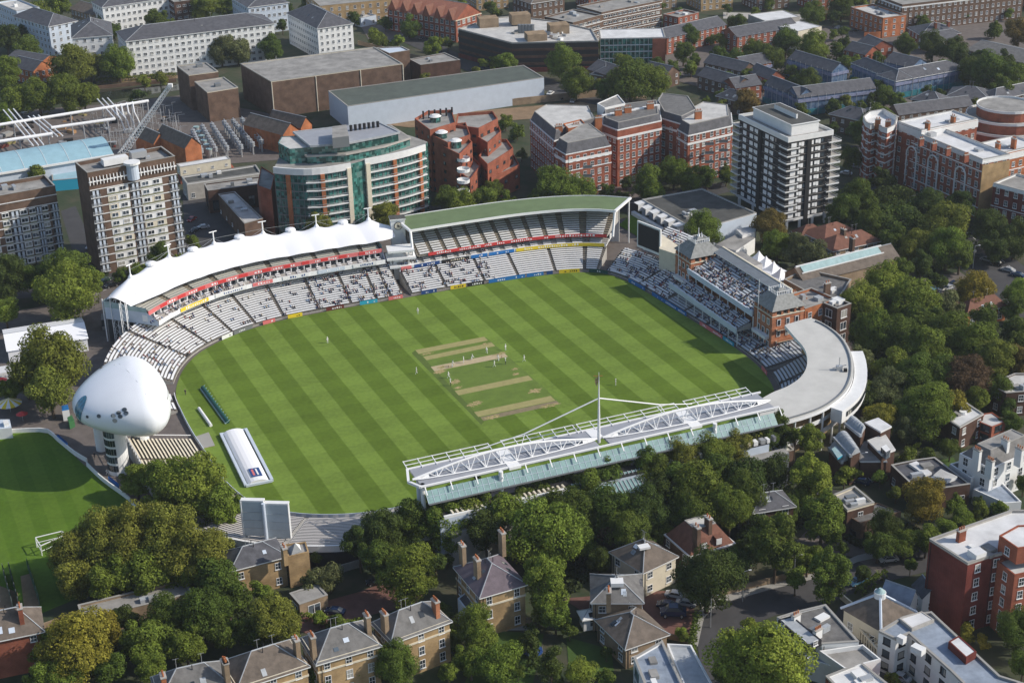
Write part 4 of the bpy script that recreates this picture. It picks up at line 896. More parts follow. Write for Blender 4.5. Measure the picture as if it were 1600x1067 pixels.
def bld(name,label,cat,P,h,wall,roof=('flat','flatgrey'),floors=3,bay=3.,ws=(1.2,1.6),style='w',z0=1.,base=0.,chim=(),bands=(),bandmat='white',marg=1.3,group=None,junk=0,wins=True,walls=None,par=.7,parmat=None,limit=100,seed=0,fh=None,wf=None):
    FOOT.append(P)
    """P: footprint (ccw, world). roof: ('flat',mat) | ('hip',mat,rise) | ('gable',mat,rise[,axis]) | ('mansard',mat,rise,inset,topmat)"""
    cx=sum(p[0] for p in P)/len(P); cy=sum(p[1] for p in P)/len(P)
    th=thing(name,label,cat,(cx,cy,0),group); b=MB(); b.prism(P,base,h,M[wall],None if roof[0]!='flat' else None); b.build('wall',th)
    rb=MB(); r=roof; rn=random.Random(seed+int(cx*7)); pm=parmat or wall
    top=h
    if r[0]=='flat':
        if par>0: rb.ring(P,h,par,-.35,M[pm],.0); rb.ring(inset(P,-.06),h+par,.12,-.5,M['kerb'])
        rb.poly([(x,y,h+.02) for x,y in P],M[r[1]])
        for i in range(max(junk,3 if par>.15 and floors else junk)):
            t,s=rn.uniform(.2,.8),rn.uniform(.25,.75); k=len(P); a=Vector(P[0]).lerp(Vector(P[1]),t); c=Vector(P[min(3,k-1)]).lerp(Vector(P[2]),t); q=a.lerp(c,s); d=(Vector(P[1])-Vector(P[0])); ro=math.atan2(d.y,d.x)
            w_,l_,hh=rn.uniform(.8,2.6),rn.uniform(.8,3.),rn.uniform(.4,1.5); rb.box((q.x,q.y,h+hh/2),(w_,l_,hh),M[rn.choice(['steel','white','flatgrey','greysteel','lead'])],ro)
    elif r[0]=='hip': hip(rb,P,h,r[2],r[1],cap=None if r[1]=='tile' else 'lead'); top=h+r[2]
    elif r[0]=='gable': gable(rb,P,h,r[2],r[1],wall,axis=r[3] if len(r)>3 else None); top=h+r[2]
    elif r[0]=='mansard':
        E=inset(P,.1); I=inset(P,r[3]); k=len(P)
        for i in range(k): j=(i+1)%k; rb.poly([(*E[i],h),(*E[j],h),(*I[j],h+r[2]),(*I[i],h+r[2])],M[r[1]])
        rb.poly([(x,y,h+r[2]) for x,y in I],M[r[4]]); rb.ring(P,h-.1,.4,-.3,M['white']); rb.ring(I,h+r[2],.2,-.3,M['kerb']); top=h+r[2]
    ro=rb.build('roof',th)
    for (x,y,*o) in chim:   # pixel of the chimney's top
        zz=(o[0] if o else top+1.6); g=G(x,y,zz); d=Vector(P[1])-Vector(P[0]); chimney(ro,g.x,g.y,h,zz,o[1] if len(o)>1 else wall,rot=math.atan2(d.y,d.x)+(o[2] if len(o)>2 else math.pi/2),pots=rn.choice((2,3,4)),l_=o[3] if len(o)>3 else 2.2)
    if style=='s':
        for i in range(len(P)):
            p,q=Vector(P[i]),Vector(P[(i+1)%len(P)])
            if faces_cam(p,q)<0 or (q-p).length<6: continue
            dd=(q-p).normalized(); nn=Vector((dd.y,-dd.x)); c=p.lerp(q,.06)+nn*.12; pb_=MB(); pb_.tube((c.x,c.y,base),(c.x,c.y,h-.2),.07,M['dark'],5); pb_.build('drainpipe',th)
    if bands:
        for z in bands:
            bb=MB(); zz,hh=(z if isinstance(z,tuple) else (z,.35)); bb.ring(inset(P,-.003),zz,hh,-.0,M[bandmat],0) if 0 else bb.ring(P,zz,hh,.14,M[bandmat]); bb.build('cornice',th)
    if wins and floors:
        W_=[]; k=len(P)
        for i in range(k):
            p,q=P[i],P[(i+1)%k]
            if wf and not wf(q[1]-p[1],p[0]-q[0]): continue
            if faces_cam(p,q)<-.15: continue
            W_+=wallwins(p,q,h-base,floors,bay,ws,base+z0,fh,style,marg)
        place_windows(th,W_,ws,style,limit)
    return th
def RB(name,label,cat,A,B,Cc,h,wall,**kw): return bld(name,label,cat,rect(A,B,Cc,h),h,wall,**kw)
def PX(pts,h): return ccw([G2(x,y,h) for x,y in pts])
def addblock(th,P,z0,z1,wall,top,name='wing',par=.5,wins=None):
    FOOT.append(P)
    b=MB(); b.prism(P,z0,z1,M[wall],M[top]); 
    if par: b.ring(P,z1,par,-.3,M[wall])
    o=b.build(name,th)
    if wins: 
        fl,bay,ws,style=wins; W_=[]
        for i in range(len(P)):
            p,q=P[i],P[(i+1)%len(P)]
            if faces_cam(p,q)>-.15: W_+=wallwins(p,q,z1-z0,fl,bay,ws,z0+.8,None,style)
        place_windows(th,W_,ws,style)
    return o
# ================================================================ far left
g_='white slab blocks with slate roofs'
RB('apartment_block','long white slab block with six rows of windows and grey hipped roof','apartment block',(197,65),(428,37),(190,49),17,'white',roof=('hip','slate',4),floors=6,bay=2.9,ws=(1.5,1.2),style='w',z0=1.)
RB('apartment_block','tall white block with dormers in a slate roof, right end of the white blocks','apartment block',(496,45),(551,37),(455,20),15,'white',roof=('hip','slate',5),floors=5,bay=2.6,ws=(1.1,1.3),style='w')
RB('apartment_block','white block with balconies and twin slate gables beside the pale green trees','apartment block',(113,60),(175,55),(85,42),16,'white',roof=('hip','slate',5),floors=5,bay=3.,ws=(1.2,1.3))
RB('apartment_block','narrow pale block with slate hip roof behind the balcony block','apartment block',(76,42),(120,33),(48,20),15,'bluewhite',roof=('hip','slate',4),floors=5,bay=3.)
RB('apartment_block','bluish flat roofed block in the top left corner','apartment block',(26,20),(62,14),(8,4),14,'bluewhite',roof=('flat','flatlight'),floors=4,bay=3.)
RB('apartment_block','white office slab with a grid of dark windows, topmost left','apartment block',(160,12),(264,-3),(152,2),13,'white',roof=('hip','slate',3),floors=4,bay=2.7,ws=(1.5,1.3))
RB('apartment_block','white block with green glazed side behind the canal trees at the top','apartment block',(388,12),(450,4),(365,-4),14,'bluewhite',roof=('hip','slate',3),floors=4,bay=2.7,ws=(1.4,1.3))
RB('apartment_block','dark banded block beside the topmost white slab','apartment block',(272,6),(304,2),(268,-6),12,'darkbrown',floors=4,bay=2.5,ws=(1.8,.9),style='b')
RB('terraced_house','dark slate roofed row with orange gable at the far left edge','house',(0,98),(52,107),(-8,72),6,'orange',roof=('gable','slate',3.5),floors=2)
RB('terraced_house','orange brick house with slate roof between the far left trees','house',(52,112),(82,104),(45,96),7,'orange',roof=('gable','slate',3.5),floors=2)
RB('terraced_house','pale roofed low house behind the left white blocks','house',(110,14),(145,24),(118,0),7,'stock',roof=('gable','brownslate',3),floors=2)
RB('school','red brick school with a row of gables and terracotta roofs','school',(712,32),(752,20),(640,4),11,'red',roof=('gable','redtile',6,1),floors=3,bay=3.2,ws=(1.7,2.2),bands=((10.4,.4),),bandmat='cream')
sch=[o for o in C if o.name.startswith('school')][0]
P=rect((712,32),(752,20),(640,4),11)
b=MB()
lw=[(Vector(P[i]),Vector(P[(i+1)%4])) for i in range(4)]; lw=[(p,q) for p,q in lw if (q-p).length>20 and faces_cam(p,q)>0]
if lw:
    p,q=lw[0]; d=(q-p).normalized(); n=Vector((d.y,-d.x)); L=(q-p).length
    for i in range(6):
        c=p+d*(L*(i+.5)/6); a0=c-d*2.6;a1=c+d*2.6
        f0=a0+n*.6; f1=a1+n*.6; fm=c+n*.6; bk=c-n*6
        b.poly([(f0.x,f0.y,10.5),(f1.x,f1.y,10.5),(fm.x,fm.y,16)],M['red']); b.poly([(f1.x,f1.y,10.5),(bk.x,bk.y,16),(fm.x,fm.y,16)],M['tile']); b.poly([(fm.x,fm.y,16),(bk.x,bk.y,16),(f0.x,f0.y,10.5)],M['tile'])
b.build('dormer_gables',sch)
RB('apartment_block','yellow brick block behind the sports court','apartment block',(500,12),(620,0),(495,-10),10,'yellow',floors=3,bay=4)
RB('sports_building','white and blue low building beside the green sports court','building',(564,31),(588,26),(562,22),4,'bluewhite',floors=1,roof=('flat','flatlight'))
# ================================================================ substation buildings
th=bld('substation_building','largest brown brick windowless hall with pale flat roof','substation hall',PX([(424,129),(629,101),(585,75),(376,101)],15),15,'brown',roof=('flat','flatgrey'),floors=0,par=.3,parmat='cream')
b=MB(); Pm=PX([(424,129),(629,101),(585,75),(376,101)],15)
for i in range(4):
    p,q=Vector(Pm[i]),Vector(Pm[(i+1)%4])
    if faces_cam(p,q)>0 and (q-p).length>40:
        d=(q-p).normalized(); n=Vector((d.y,-d.x))
        for f in(.0,.33,.67,1.): c=p+(q-p)*f+n*.15; b.tube((c.x,c.y,0),(c.x,c.y,15),.22,M['cream'],6)
b.build('downpipe',th)
bld('substation_building','tall brown brick cube at the left end of the windowless halls','substation hall',PX([(276,104),(295,119),(341,113),(322,99)],15),15,'brown',roof=('flat','flatgrey'),floors=0,par=.3,junk=2,parmat='cream')
bld('substation_building','shorter brown brick cube standing in front of the tall one','substation hall',PX([(304,129),(324,146),(372,138),(350,122)],12.5),12.5,'brown',roof=('flat','flatgrey'),floors=0,par=.3,junk=1,parmat='cream')
bld('substation_building','small dark brown cube to the right of the largest hall','substation hall',PX([(640,94),(657,103),(719,95),(695,84)],9),9,'darkbrown',roof=('flat','flatgrey'),floors=0,par=.3,junk=2)
bld('substation_building','reddish brown stair block at the back corner of the largest hall','substation hall',PX([(588,76),(608,85),(640,80),(628,74)],13.6),13.6,'brown',roof=('flat','bluewhite'),floors=0,par=.3)
bld('warehouse','long white warehouse with dark grey green flat roof','warehouse',PX([(513,143),(543,167),(850,122),(818,103)],10),10,'bluewhite',roof=('flat','greenroof'),floors=0,par=.15,parmat='concrete')
for (A,B,Cc,h,l) in (((240,225),(261,220),(227,208),7,'smaller orange brick gabled transformer house beside the flats roof'),((289,232),(314,226),(264,207),9,'taller orange brick gabled transformer house with steep slate roof'),((442,211),(467,203),(415,184),8,'orange gabled transformer house at the left of the curved block'),((470,200),(487,194),(450,178),7,'orange gabled transformer house behind the left one by the curved block')):
    RB('transformer_house',l,'transformer house',A,B,Cc,h,'orange',roof=('gable','brownslate',3.6,1),floors=0)
# switchgear: rows of insulator stacks, one frame each
def switchrow(x,y,x2,y2,n,lab):
    a=G(x,y);c=G(x2,y2); t=thing('switchgear_row',lab,'switchgear',tuple((a+c)/2),'grey switchgear rows in the substation yard'); b=MB(); top=[]
    for i in range(n):
        p=a.lerp(c,i/(n-1)); b.tube((p.x,p.y,0),(p.x,p.y,3.4),.35,M['steel'],7)
        for z in(3.4,4.1,4.8): b.tube((p.x,p.y,z),(p.x,p.y,z+.3),.95,M['lead'],9)
        b.tube((p.x,p.y,3.4),(p.x,p.y,5.8),.3,M['steel'],6); top.append((p.x,p.y,5.8))
    b.path(top,.12,M['steel'],4); b.build('insulators',t)
for i,(a) in enumerate([(318,215,338,250),(333,212,356,248),(352,208,378,246),(366,206,396,242),(380,204,410,238),(396,202,424,232),(303,222,316,252)]):
    switchrow(*a,9,f"row of grey insulator stacks in the substation yard, {['second','third','fourth','fifth','sixth','seventh','first'][i]} from the left")
t=thing('tank_row','row of small pale green capped tanks beside the tall gabled transformer house','tanks',tuple(G(322,235)))
for i in range(6): p=G(308+i*4,212+i*7,0); b=MB(); b.tube((p.x,p.y,0),(p.x,p.y,3.4),1.1,M['steel'],12); b.tube((p.x,p.y,3.4),(p.x,p.y,3.8),1.25,M['paleglass'],12); b.build('tank',t)
# busbar gantry
t=thing('pipe_gantry','white tubular busbar gantry spreading over the substation yard','gantry',tuple(G(120,210)))
b=MB()
def gz(x,y,z=9): return G(x,y,z)
for (p,q,r) in(((-5,196),(232,158),.62),((-5,222),(82,209),.66),((80,200),(180,186),.62)): b.tube(gz(*p),gz(*q),r,M['whitepaint'],10)
for bx0 in((5,172,52,228),(44,182,82,214),(152,155,180,186)):
    for k in range(3): b.tube(gz(bx0[0]+k*8,bx0[1]-k*.8),gz(bx0[2]+k*8,bx0[3]-k*.8,8),.28,M['whitepaint'],7)
for k in range(4): b.path([gz(180+k*9,164-k*1.5),gz(183+k*9,176,9),gz(190+k*9,190,5),gz(196+k*8,205,1)],.3,M['whitepaint'],6)
b.build('busbar',t)
b=MB()
for (x,y) in((20,190),(60,186),(110,178),(160,170),(205,163),(30,215),(75,208),(130,196),(230,159),(168,190)): p=gz(x,y); b.tube((p.x,p.y,0),(p.x,p.y,9),.3,M['steel'],6)
b.build('support_post',t)
rn=random.Random(11); t=thing('rubble_heaps','timber and rubble heaps on the excavated substation yard','rubble',tuple(G(100,215)))
b=MB()
for i in range(70): p=G(rn.uniform(-10,260),rn.uniform(178,232)); w_=rn.uniform(.8,4); b.box((p.x,p.y,w_*.15),(w_,rn.uniform(.8,3),w_*.3+.5),M[rn.choice(['worn','concrete','dark','maroon','wood','kerb','steel'])],rn.uniform(0,3))
b.build('debris',t)
b=MB()
for i in range(130):
    p=G(rn.uniform(140,285),rn.uniform(178,240)); h=rn.uniform(2,7); b.tube(p,(p.x,p.y,h),.09,M['steel'],4); b.tube((p.x,p.y,h),(p.x+rn.uniform(-4,4),p.y+rn.uniform(-2,2),h+rn.uniform(-.5,.5)),.08,M['steel'],4)
o=b.build('steel_framework'); tag(o,'thicket of thin steel busbar posts and rails around the lattice crane','framework')
# lattice crane
a=G(190,242,4); c=G(266,134,34); cr=thing('lattice_crane','white lattice crane jib leaning up over the substation yard','crane',(a.x,a.y,0))
b=MB(); d=(c-a).normalized(); s=d.cross(Z_).normalized(); uu=s.cross(d); n=26; K=[]
for i in range(n+1):
    p=a.lerp(c,i/n); w_=1.15*(1-.55*i/n); K.append([p+s*w_+uu*w_,p-s*w_+uu*w_,p-s*w_-uu*w_,p+s*w_-uu*w_])
for i in range(n):
    for j in range(4): b.tube(K[i][j],K[i+1][j],.13,M['whitepaint'],4); b.tube(K[i][j],K[i+1][(j+1)%4],.09,M['whitepaint'],4)
b.box(c,(1.6,1.6,1.2),M['white']); b.build('jib',cr); b=MB(); b.box((a.x,a.y,2.),(4.5,4,2.6),M['cream'],.4); b.box((a.x,a.y,.5),(6,4.5,1),M['dark'],.4); b.build('cab',cr)
# ---- blue roofed hall
P=rect((-30,276),(175,242),(150,217),8); t=bld('blue_roof_hall','long hall with light blue barrel roof and bright blue end wall','hall',P,8,'bluewhite',roof=('none',),floors=0)
def barrel(b,P,z,rise,mt,n=10,edge='white',ov=.6):
    e=[Vector((x,y,z)) for x,y in inset(P,-ov)]; L=[]
    if (e[1]-e[0]).length<(e[2]-e[1]).length: e=e[1:]+e[:1]
    for i in range(n+1):
        f=i/n; h=rise*math.sin(math.pi*f); L.append((e[0].lerp(e[3],f)+Z_*h,e[1].lerp(e[2],f)+Z_*h))
    for a,c in zip(L,L[1:]): b.poly([a[0],a[1],c[1],c[0]],M[mt])
    b.poly([l[0] for l in L],M[edge]); b.poly([l[1] for l in L][::-1],M[edge]); b.bar(e[0],e[1],.5,M[edge])
    for i in range(1,6): f=i/6; b.path([l[0].lerp(l[1],f)+Z_*.05 for l in L],.09,M[edge],4)
b=MB(); barrel(b,P,8,3.2,'skyblue'); b.build('barrel_roof',t)
A_1=G(128,262,2);B_1=G(174,256,2); b=MB(); P=rect((128,249),(174,241.5),(170,238),8); b.prism(inset(P,-.3),.0,7.6,M['cyan'],M['cyan']); b.build('blue_panel',t)
bld('canopy_shed','low blue roofed lean-to between the two tall brick flats','shed',PX([(82,283),(126,279),(126,264),(80,268)],4),4,'cyan',roof=('flat','skyblue'),floors=0,par=.1)
RB('portacabin_row','long white site cabin row raised on a red brick wall beside the tall flats','cabin',(281,262),(360,249),(280,256),7,'cream',roof=('flat','flatwhite'),floors=1,bay=5,ws=(.8,.8),base=3.6,z0=1.2,par=.05)
bb=MB(); bb.prism(rect((281,274),(366,262),(280,268),3.5),0,3.5,M['red'],M['red']); o=bb.build('yard_wall'); tag(o,'low red brick wall under the white site cabins','wall')
bld('flat_roof_building','low building with white parapets and dark roof beside the tall flats','building',PX([(284,278),(292,289),(408,272),(400,260)],6),6,'concrete',roof=('flat','flatdark'),floors=1,bay=5,par=.5,parmat='white')
bld('flat_roof_building','grey roofed brick hall with tall windows behind the tented stand','building',PX([(319,289),(325,300),(420,288),(418,276)],8),8,'darkbrown',roof=('flat','flatgrey'),floors=1,bay=4,ws=(2,3.6),style='k',par=.4)
bld('flat_roof_building','brick wing with pale roof pointing at the tented stand','building',PX([(341,305),(382,351),(411,343),(367,301)],7),7,'brown',roof=('flat','flatlight'),floors=1,bay=7,ws=(1.,1.),par=.3)
# ---- tall brick flats
def flats(A,B,Cc,h,label,cols):
    P=rect(A,B,Cc,h); t=bld('tower_block',label,'tower block',P,h,'brown',roof=('flat','flatgrey'),floors=0,par=1.2,junk=3)
    p,q=Vector(P[0]),Vector(P[1]); d=(q-p).normalized(); L=(q-p).length; n=Vector((d.y,-d.x)); fh=2.75; nf=int((h-3.4)/fh); sl=MB(); wi=[];ba=[]
    for f in range(nf+1):
        z=.9+fh*f; a=p+n*.0; sl.prism(ccw([tuple(p+n*.05),tuple(q+n*.05),tuple(q+n*.22),tuple(p+n*.22)]),z+fh-.15,z+fh+.1,M['white'],M['white'],True)
    sl.build('floor_bands',t)
    pb=MB(); bal=MB(); 
    for (f0,f1,kind) in cols:
        if kind=='w':   # white framed window panels
            pb=MB()
            for f in range(nf):
                z=.9+fh*f; n_=max(1,int((f1-f0)*L/2.4))
                for i in range(n_):
                    c=p+d*(L*(f0+(f1-f0)*(i+.5)/n_))+n*.14; wi.append(((c.x,c.y,z+1.05),math.atan2(d.y,d.x)))
                a=p+d*L*f0;e=p+d*L*f1; pb.prism(ccw([tuple(a+n*.02),tuple(e+n*.02),tuple(e+n*.1),tuple(a+n*.1)]),z+.1,z+2.45,M['cream' if rn.random()<.25 else 'white'],M['cream'],True); pb.prism(ccw([tuple(a+n*.1),tuple(e+n*.1),tuple(e+n*.13),tuple(a+n*.13)]),z+.12,z+.62,M['flatstone'] if 'flatstone' in M else M.setdefault('flatstone',mat('olive_panel',(.17,.17,.10),.8)),M['cream'],True)
            pb.build('window_panels',t)
        else:          # balconies before a flat dark sheet that paints in the recess shade
            bal=MB()
            a=p+d*L*f0;e=p+d*L*f1
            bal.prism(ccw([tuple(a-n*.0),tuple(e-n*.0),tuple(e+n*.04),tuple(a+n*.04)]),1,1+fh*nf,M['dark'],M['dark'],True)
            for f in range(nf):
                z=.9+fh*f; bal.prism(ccw([tuple(a),tuple(e),tuple(e+n*.5),tuple(a+n*.5)]),z,z+.14,M['white'],M['white'],True)
                for k in range(7): c=a.lerp(e,k/6); bal.bar((c.x+n.x*.45,c.y+n.y*.45,z),(c.x+n.x*.45,c.y+n.y*.45,z+1.05),.05,M['steel'])
                for zz in(.55,1.05): bal.bar((a.x+n.x*.45,a.y+n.y*.45,z+zz),(e.x+n.x*.45,e.y+n.y*.45,z+zz),.06,M['steel'])
                for k in(.25,.65): c0=a.lerp(e,k);c1=a.lerp(e,k+.22); bal.prism(ccw([tuple(c0+n*.05),tuple(c1+n*.05),tuple(c1+n*.12),tuple(c0+n*.12)]),z+.2,z+2.3,M['bluewhite'],M['bluewhite'],True)
            bal.build('balcony_stack',t)
    place_windows(t,wi,(1.9,1.15),'b',100)
    return t,P,p,q,d,n,L
cols=[(.0,.11,'b'),(.19,.30,'w'),(.30,.43,'w'),(.445,.56,'b'),(.57,.68,'w'),(.68,.82,'w'),(.9,1.,'b')]
t,P,p,q,d,n,L=flats((137,276),(274,250),(127,258),33,'tall brown brick flats with white banded front and round white roof turret',cols)
b=MB(); c=p+d*L*.50+n*.3; b.tube((c.x,c.y,29.5),(c.x,c.y,34.5),1.9,M['bluewhite'],16); b.tube((c.x,c.y,34.5),(c.x,c.y,35.2),2.6,M['white'],16); b.build('roof_turret',t)
b=MB(); 
for k in range(26):
    if abs(k-13)<2: continue
    c=p+d*(L*(k+.3)/26)+n*.35; b.bar((c.x,c.y,30),(c.x,c.y,32.6),.16,M['whitepaint'])
b.bar((p.x+n.x*.35,p.y+n.y*.35,31.),(q.x+n.x*.35,q.y+n.y*.35,31.),.12,M['whitepaint']); b.build('roof_terrace_rail',t)
b=MB(); c=p+d*L*.38-n*6; b.box((c.x,c.y,34.6),(8,3,2),M['white'],math.atan2(d.y,d.x)); c=p+d*L*.66-n*7; b.box((c.x,c.y,35),(5,3,2),M['steel'],math.atan2(d.y,d.x)); b.build('roof_plant',t)
cols=[(.27,.36,'w'),(.36,.5,'b'),(.5,.6,'w'),(.62,.70,'w'),(.70,.79,'b'),(.79,.86,'w'),(.90,1.,'b'),(.08,.2,'w')]
flats((-35,318),(87,296),(76,278),24.5,'brown brick flats at the left edge with white balcony bands',cols)
# ================================================================ curved green glass block
hb=24; front=[(428,263),(450,265),(480,266),(512,263),(547,257)]; front2=[(569,251),(600,245),(635,237),(663,228)]
back=[(668,222),(640,212),(590,205),(440,238)]
body=[G2(x,y,hb) for x,y in front+front2]; bk=[G2(x,y,hb) for x,y in back]
P=ccw(body+bk); t=bld('curved_apartment_block','curved apartment block of green glass with white balconies and orange strips','apartment block',P,hb,'greenglass',roof=('flat','flatgrey'),floors=0,par=0)
def along(px,h,n=1): return [Vector(G2(x,y,h)) for x,y in px]
def facade(px,h,nm,slabs,orange):
    cv=Curve(crom([G2(x,y,h) for x,y in px],4,False),False); sg=1 if (cv.at(cv.T/2,1)-Vector((CAM.x,CAM.y))).length<(cv.at(cv.T/2,-1)-Vector((CAM.x,CAM.y))).length else -1
    b=MB(); bandwall(b,cv,0,cv.T,.1*sg,h-1.6,h+.6,M['white'],.6*sg); b.build('parapet_band',t)
    for i in range(1,8):
        z=h-1.6-i*2.85
        if z<1: break
        b=MB(); bandwall(b,cv,cv.T*slabs[0],cv.T*slabs[1],.05*sg,z,z+.3,M['white'],1.0*sg); bandwall(b,cv,cv.T*slabs[0],cv.T*slabs[1],.95*sg,z+.9,z+1.05,M['steel'],.08*sg); b.build('balcony',t)
    b=MB(); 
    for f in orange: b=MB(); q=cv.T*f; bandwall(b,cv,q,q+1.3,.05*sg,0,h-1.6,M['orange'],.9*sg); b.build('orange_fin',t)
    b=MB(); nb=int(cv.T/1.6)
    for i in range(nb+1): q=cv.T*i/nb; bandwall(b,cv,min(q,cv.T-.2),min(q,cv.T-.2)+.15,.04*sg,0,h-1.6,M['greysteel'],.1*sg)
    for i in range(0,8): z=h-1.6-i*2.85; bandwall(b,cv,0,cv.T,.03*sg,z-.35,z,M['greysteel'],.09*sg)
    b.build('glazing_bars',t); 
    return cv,sg
cv,sg=facade(front,hb,'balcony_bands',(.42,1.),(.17,.60)); cv2,sg2=facade(front2,hb,'balcony_bands',(.0,1.),(.42,.86))
b=MB()
for c,s,q in((cv,sg,cv.T-1.6),(cv2,sg2,.1)): bandwall(b,c,q,q+1.5,.05*s,0,hb-1,M['cream'],1.1*s)
b.build('stair_pier',t)
P2=PX([(480,243),(540,240),(600,228),(640,215),(610,196),(450,214),(470,236)],hb+3); addblock(t,P2,hb,hb+3,'greenglass','flatgrey','setback_storey',0)
P3=PX([(486,226),(540,222),(600,210),(622,205),(590,190),(460,205)],hb+6.5); addblock(t,P3,hb+3,hb+6,'greenglass','roofgrey','setback_storey',0)
b=MB(); b.ring(P3,hb+5.6,.7,.5,M['lead']); b.ring(P2,hb+2.4,.6,.4,M['concrete']); b.build('eaves',t)
P4=PX([(434,222),(452,232),(486,229),(480,210),(440,212)],hb+5.5); addblock(t,P4,hb,hb+5,'greenglass','flatlight','left_penthouse',.2)
addblock(t,PX([(519,214),(545,211),(541,193),(519,196)],hb+10),hb+6,hb+9.6,'greysteel','flatgrey','plant_room',0)
P5=PX([(428,262),(410,300),(402,285),(420,250)],18) ; addblock(t,PX([(402,292),(424,300),(430,275),(408,262)],16),0,16,'red','flatgrey','brick_wing',.5)
b=MB()
for k in range(7): g=G(548+k*7,196-k*1.,hb+8); b.tube((g.x,g.y,hb+6),(g.x,g.y,hb+8),.5,M['dark'],8)
b.build('roof_fans',t)
# ================================================================ stepped red brick block
t=thing('stepped_brick_block','red brick block stepping down in terraces with curved white balconies','apartment block',tuple(G(730,300,0)))
for i,(px,h) in enumerate([([(648,190),(672,208),(712,196),(706,176),(668,178)],22),([(672,214),(700,228),(735,215),(728,196),(690,200)],20),([(690,232),(718,246),(738,226),(722,214)],18.5),([(712,200),(748,205),(778,190),(770,178),(715,182)],20),([(740,214),(762,228),(783,210),(776,192),(748,200)],17),([(748,248),(762,262),(802,236),(792,222),(768,222)],13),([(735,262),(768,282),(812,262),(800,240),(765,250)],8),([(700,262),(735,285),(752,262),(735,245)],11)]):
    P=PX(px,h); addblock(t,P,0,h,'red','flatgrey','terrace_wing',1.1,wins=(int(h/2.9),4.6,(1.5,.9),'k'))
b=MB()
for i in range(6):
    g=G(724,250+i*17,17-i*2.8+0); z=17-i*2.8
    b.tube((g.x,g.y,z-.25),(g.x,g.y,z),2.2,M['white'],14); 
    n_=14
    for k in range(n_): a=2*math.pi*k/n_;c=2*math.pi*(k+1)/n_; b.poly([(g.x+2.2*math.cos(a),g.y+2.2*math.sin(a),z),(g.x+2.2*math.cos(c),g.y+2.2*math.sin(c),z),(g.x+2.2*math.cos(c),g.y+2.2*math.sin(c),z+.9),(g.x+2.2*math.cos(a),g.y+2.2*math.sin(a),z+.9)],M['white'])
b.build('curved_balcony',t)
b=MB()
for (x,y,h) in((680,186,23),(690,211,21),(712,224,20)): g=G(x,y,h); b.tube((g.x,g.y,h-1.5),(g.x,g.y,h+1),2,M['greenglass'],14); b.tube((g.x,g.y,h+1),(g.x,g.y,h+1.6),2.3,M['white'],14,1.2)
for k in range(6): g=G(661+k*9,174-k*1.2,25); b.tube((g.x,g.y,22),(g.x,g.y,25),.35,M['dark'],7)
b.build('roof_lantern',t)
# ================================================================ red mansion blocks (centre)
mw=dict(bay=2.6,ws=(1.2,1.8),style='s')
t=bld('mansion_block','big red brick mansion block with slate mansards and white cornices beside the curved block','mansion block',PX([(866,232),(884,243),(955,229),(925,206),(905,208)],19),19,'red',roof=('mansard','slate',3.6,1.6,'flatgrey'),floors=6,fh=3.05,bands=((16.2,1.),(13,.3)),**mw)
def wing(th,px,h,wall,rise,ins,topm,name='wing',floors=6,limit=40,bands=((-3.2,.8),)):
    P=PX(px,h); b=MB(); b.prism(P,0,h,M[wall]); b.build(name,th); E=inset(P,.1);I=inset(P,ins); rb=MB(); k=len(P)
    for i in range(k): j=(i+1)%k; rb.poly([(*E[i],h),(*E[j],h),(*I[j],h+rise),(*I[i],h+rise)],M['slate'])
    rb.poly([(x,y,h+rise) for x,y in I],M[topm]); rb.ring(P,h-.1,.5,-.3,M['white']); rb.ring(I,h+rise,.25,-.3,M['kerb']); ro=rb.build('roof',th)
    for z,hh in bands: bb=MB(); bb.ring(P,h+z,hh,.14,M['white']); bb.build('cornice',th)
    W_=[]
    for i in range(k):
        p,q=P[i],P[(i+1)%k]
        if faces_cam(p,q)>-.1: W_+=wallwins(p,q,h,floors,mw['bay'],mw['ws'],1.,3.05,'s')
    place_windows(th,W_,mw['ws'],'s',limit); return ro,P
ro,_=wing(t,[(828,189),(866,222),(905,210),(935,200),(925,178),(850,176)],18,'red',3.4,1.6,'flatlight')
ro2,_=wing(t,[(941,196),(965,205),(1034,190),(1030,165),(940,176)],21,'red',2.5,1.2,'greyslate')
ro3,_=wing(t,[(1058,204),(1075,214),(1106,207),(1145,198),(1143,178),(1095,172),(1070,186)],18,'red',3.6,1.6,'flatlight')
ro4,_=wing(t,[(1022,168),(1032,186),(1066,196),(1094,182),(1080,160),(1030,154)],20,'red',2.5,1.4,'greyslate')
for (x,y,z,r_) in((873,195,23,ro),(935,182,25,ro2),(966,170,26,ro2),(981,166,26,ro2),(1016,160,26,ro2),(1091,172,25,ro4),(900,193,22,ro)):
    g=G(x,y,z); chimney(r_,g.x,g.y,18,z,'orange',1.3,3.,R_(15),4)
addblock(t,PX([(933,163),(945,170),(977,163),(965,149)],24),20,24,'white','flatgrey','roof_room',.3); addblock(t,PX([(880,195),(888,203),(916,197),(908,188)],21.5),17,21.5,'orange','flatlight','roof_room',.4)
b=MB()
P_=[G2(941,186,22.5),G2(1030,169,22.5)]; 
for i in range(7):
    f=(i+.5)/7; x=P_[0][0]+(P_[1][0]-P_[0][0])*f; y=P_[0][1]+(P_[1][1]-P_[0][1])*f; b.box((x,y,22.6),(3.4,1.2,2.6),M['white'],R_(16)); b.box((x,y-.62,22.7),(1.8,.1,1.4),M['glass'],R_(16))
b.build('dormer',t)
b=MB(); 
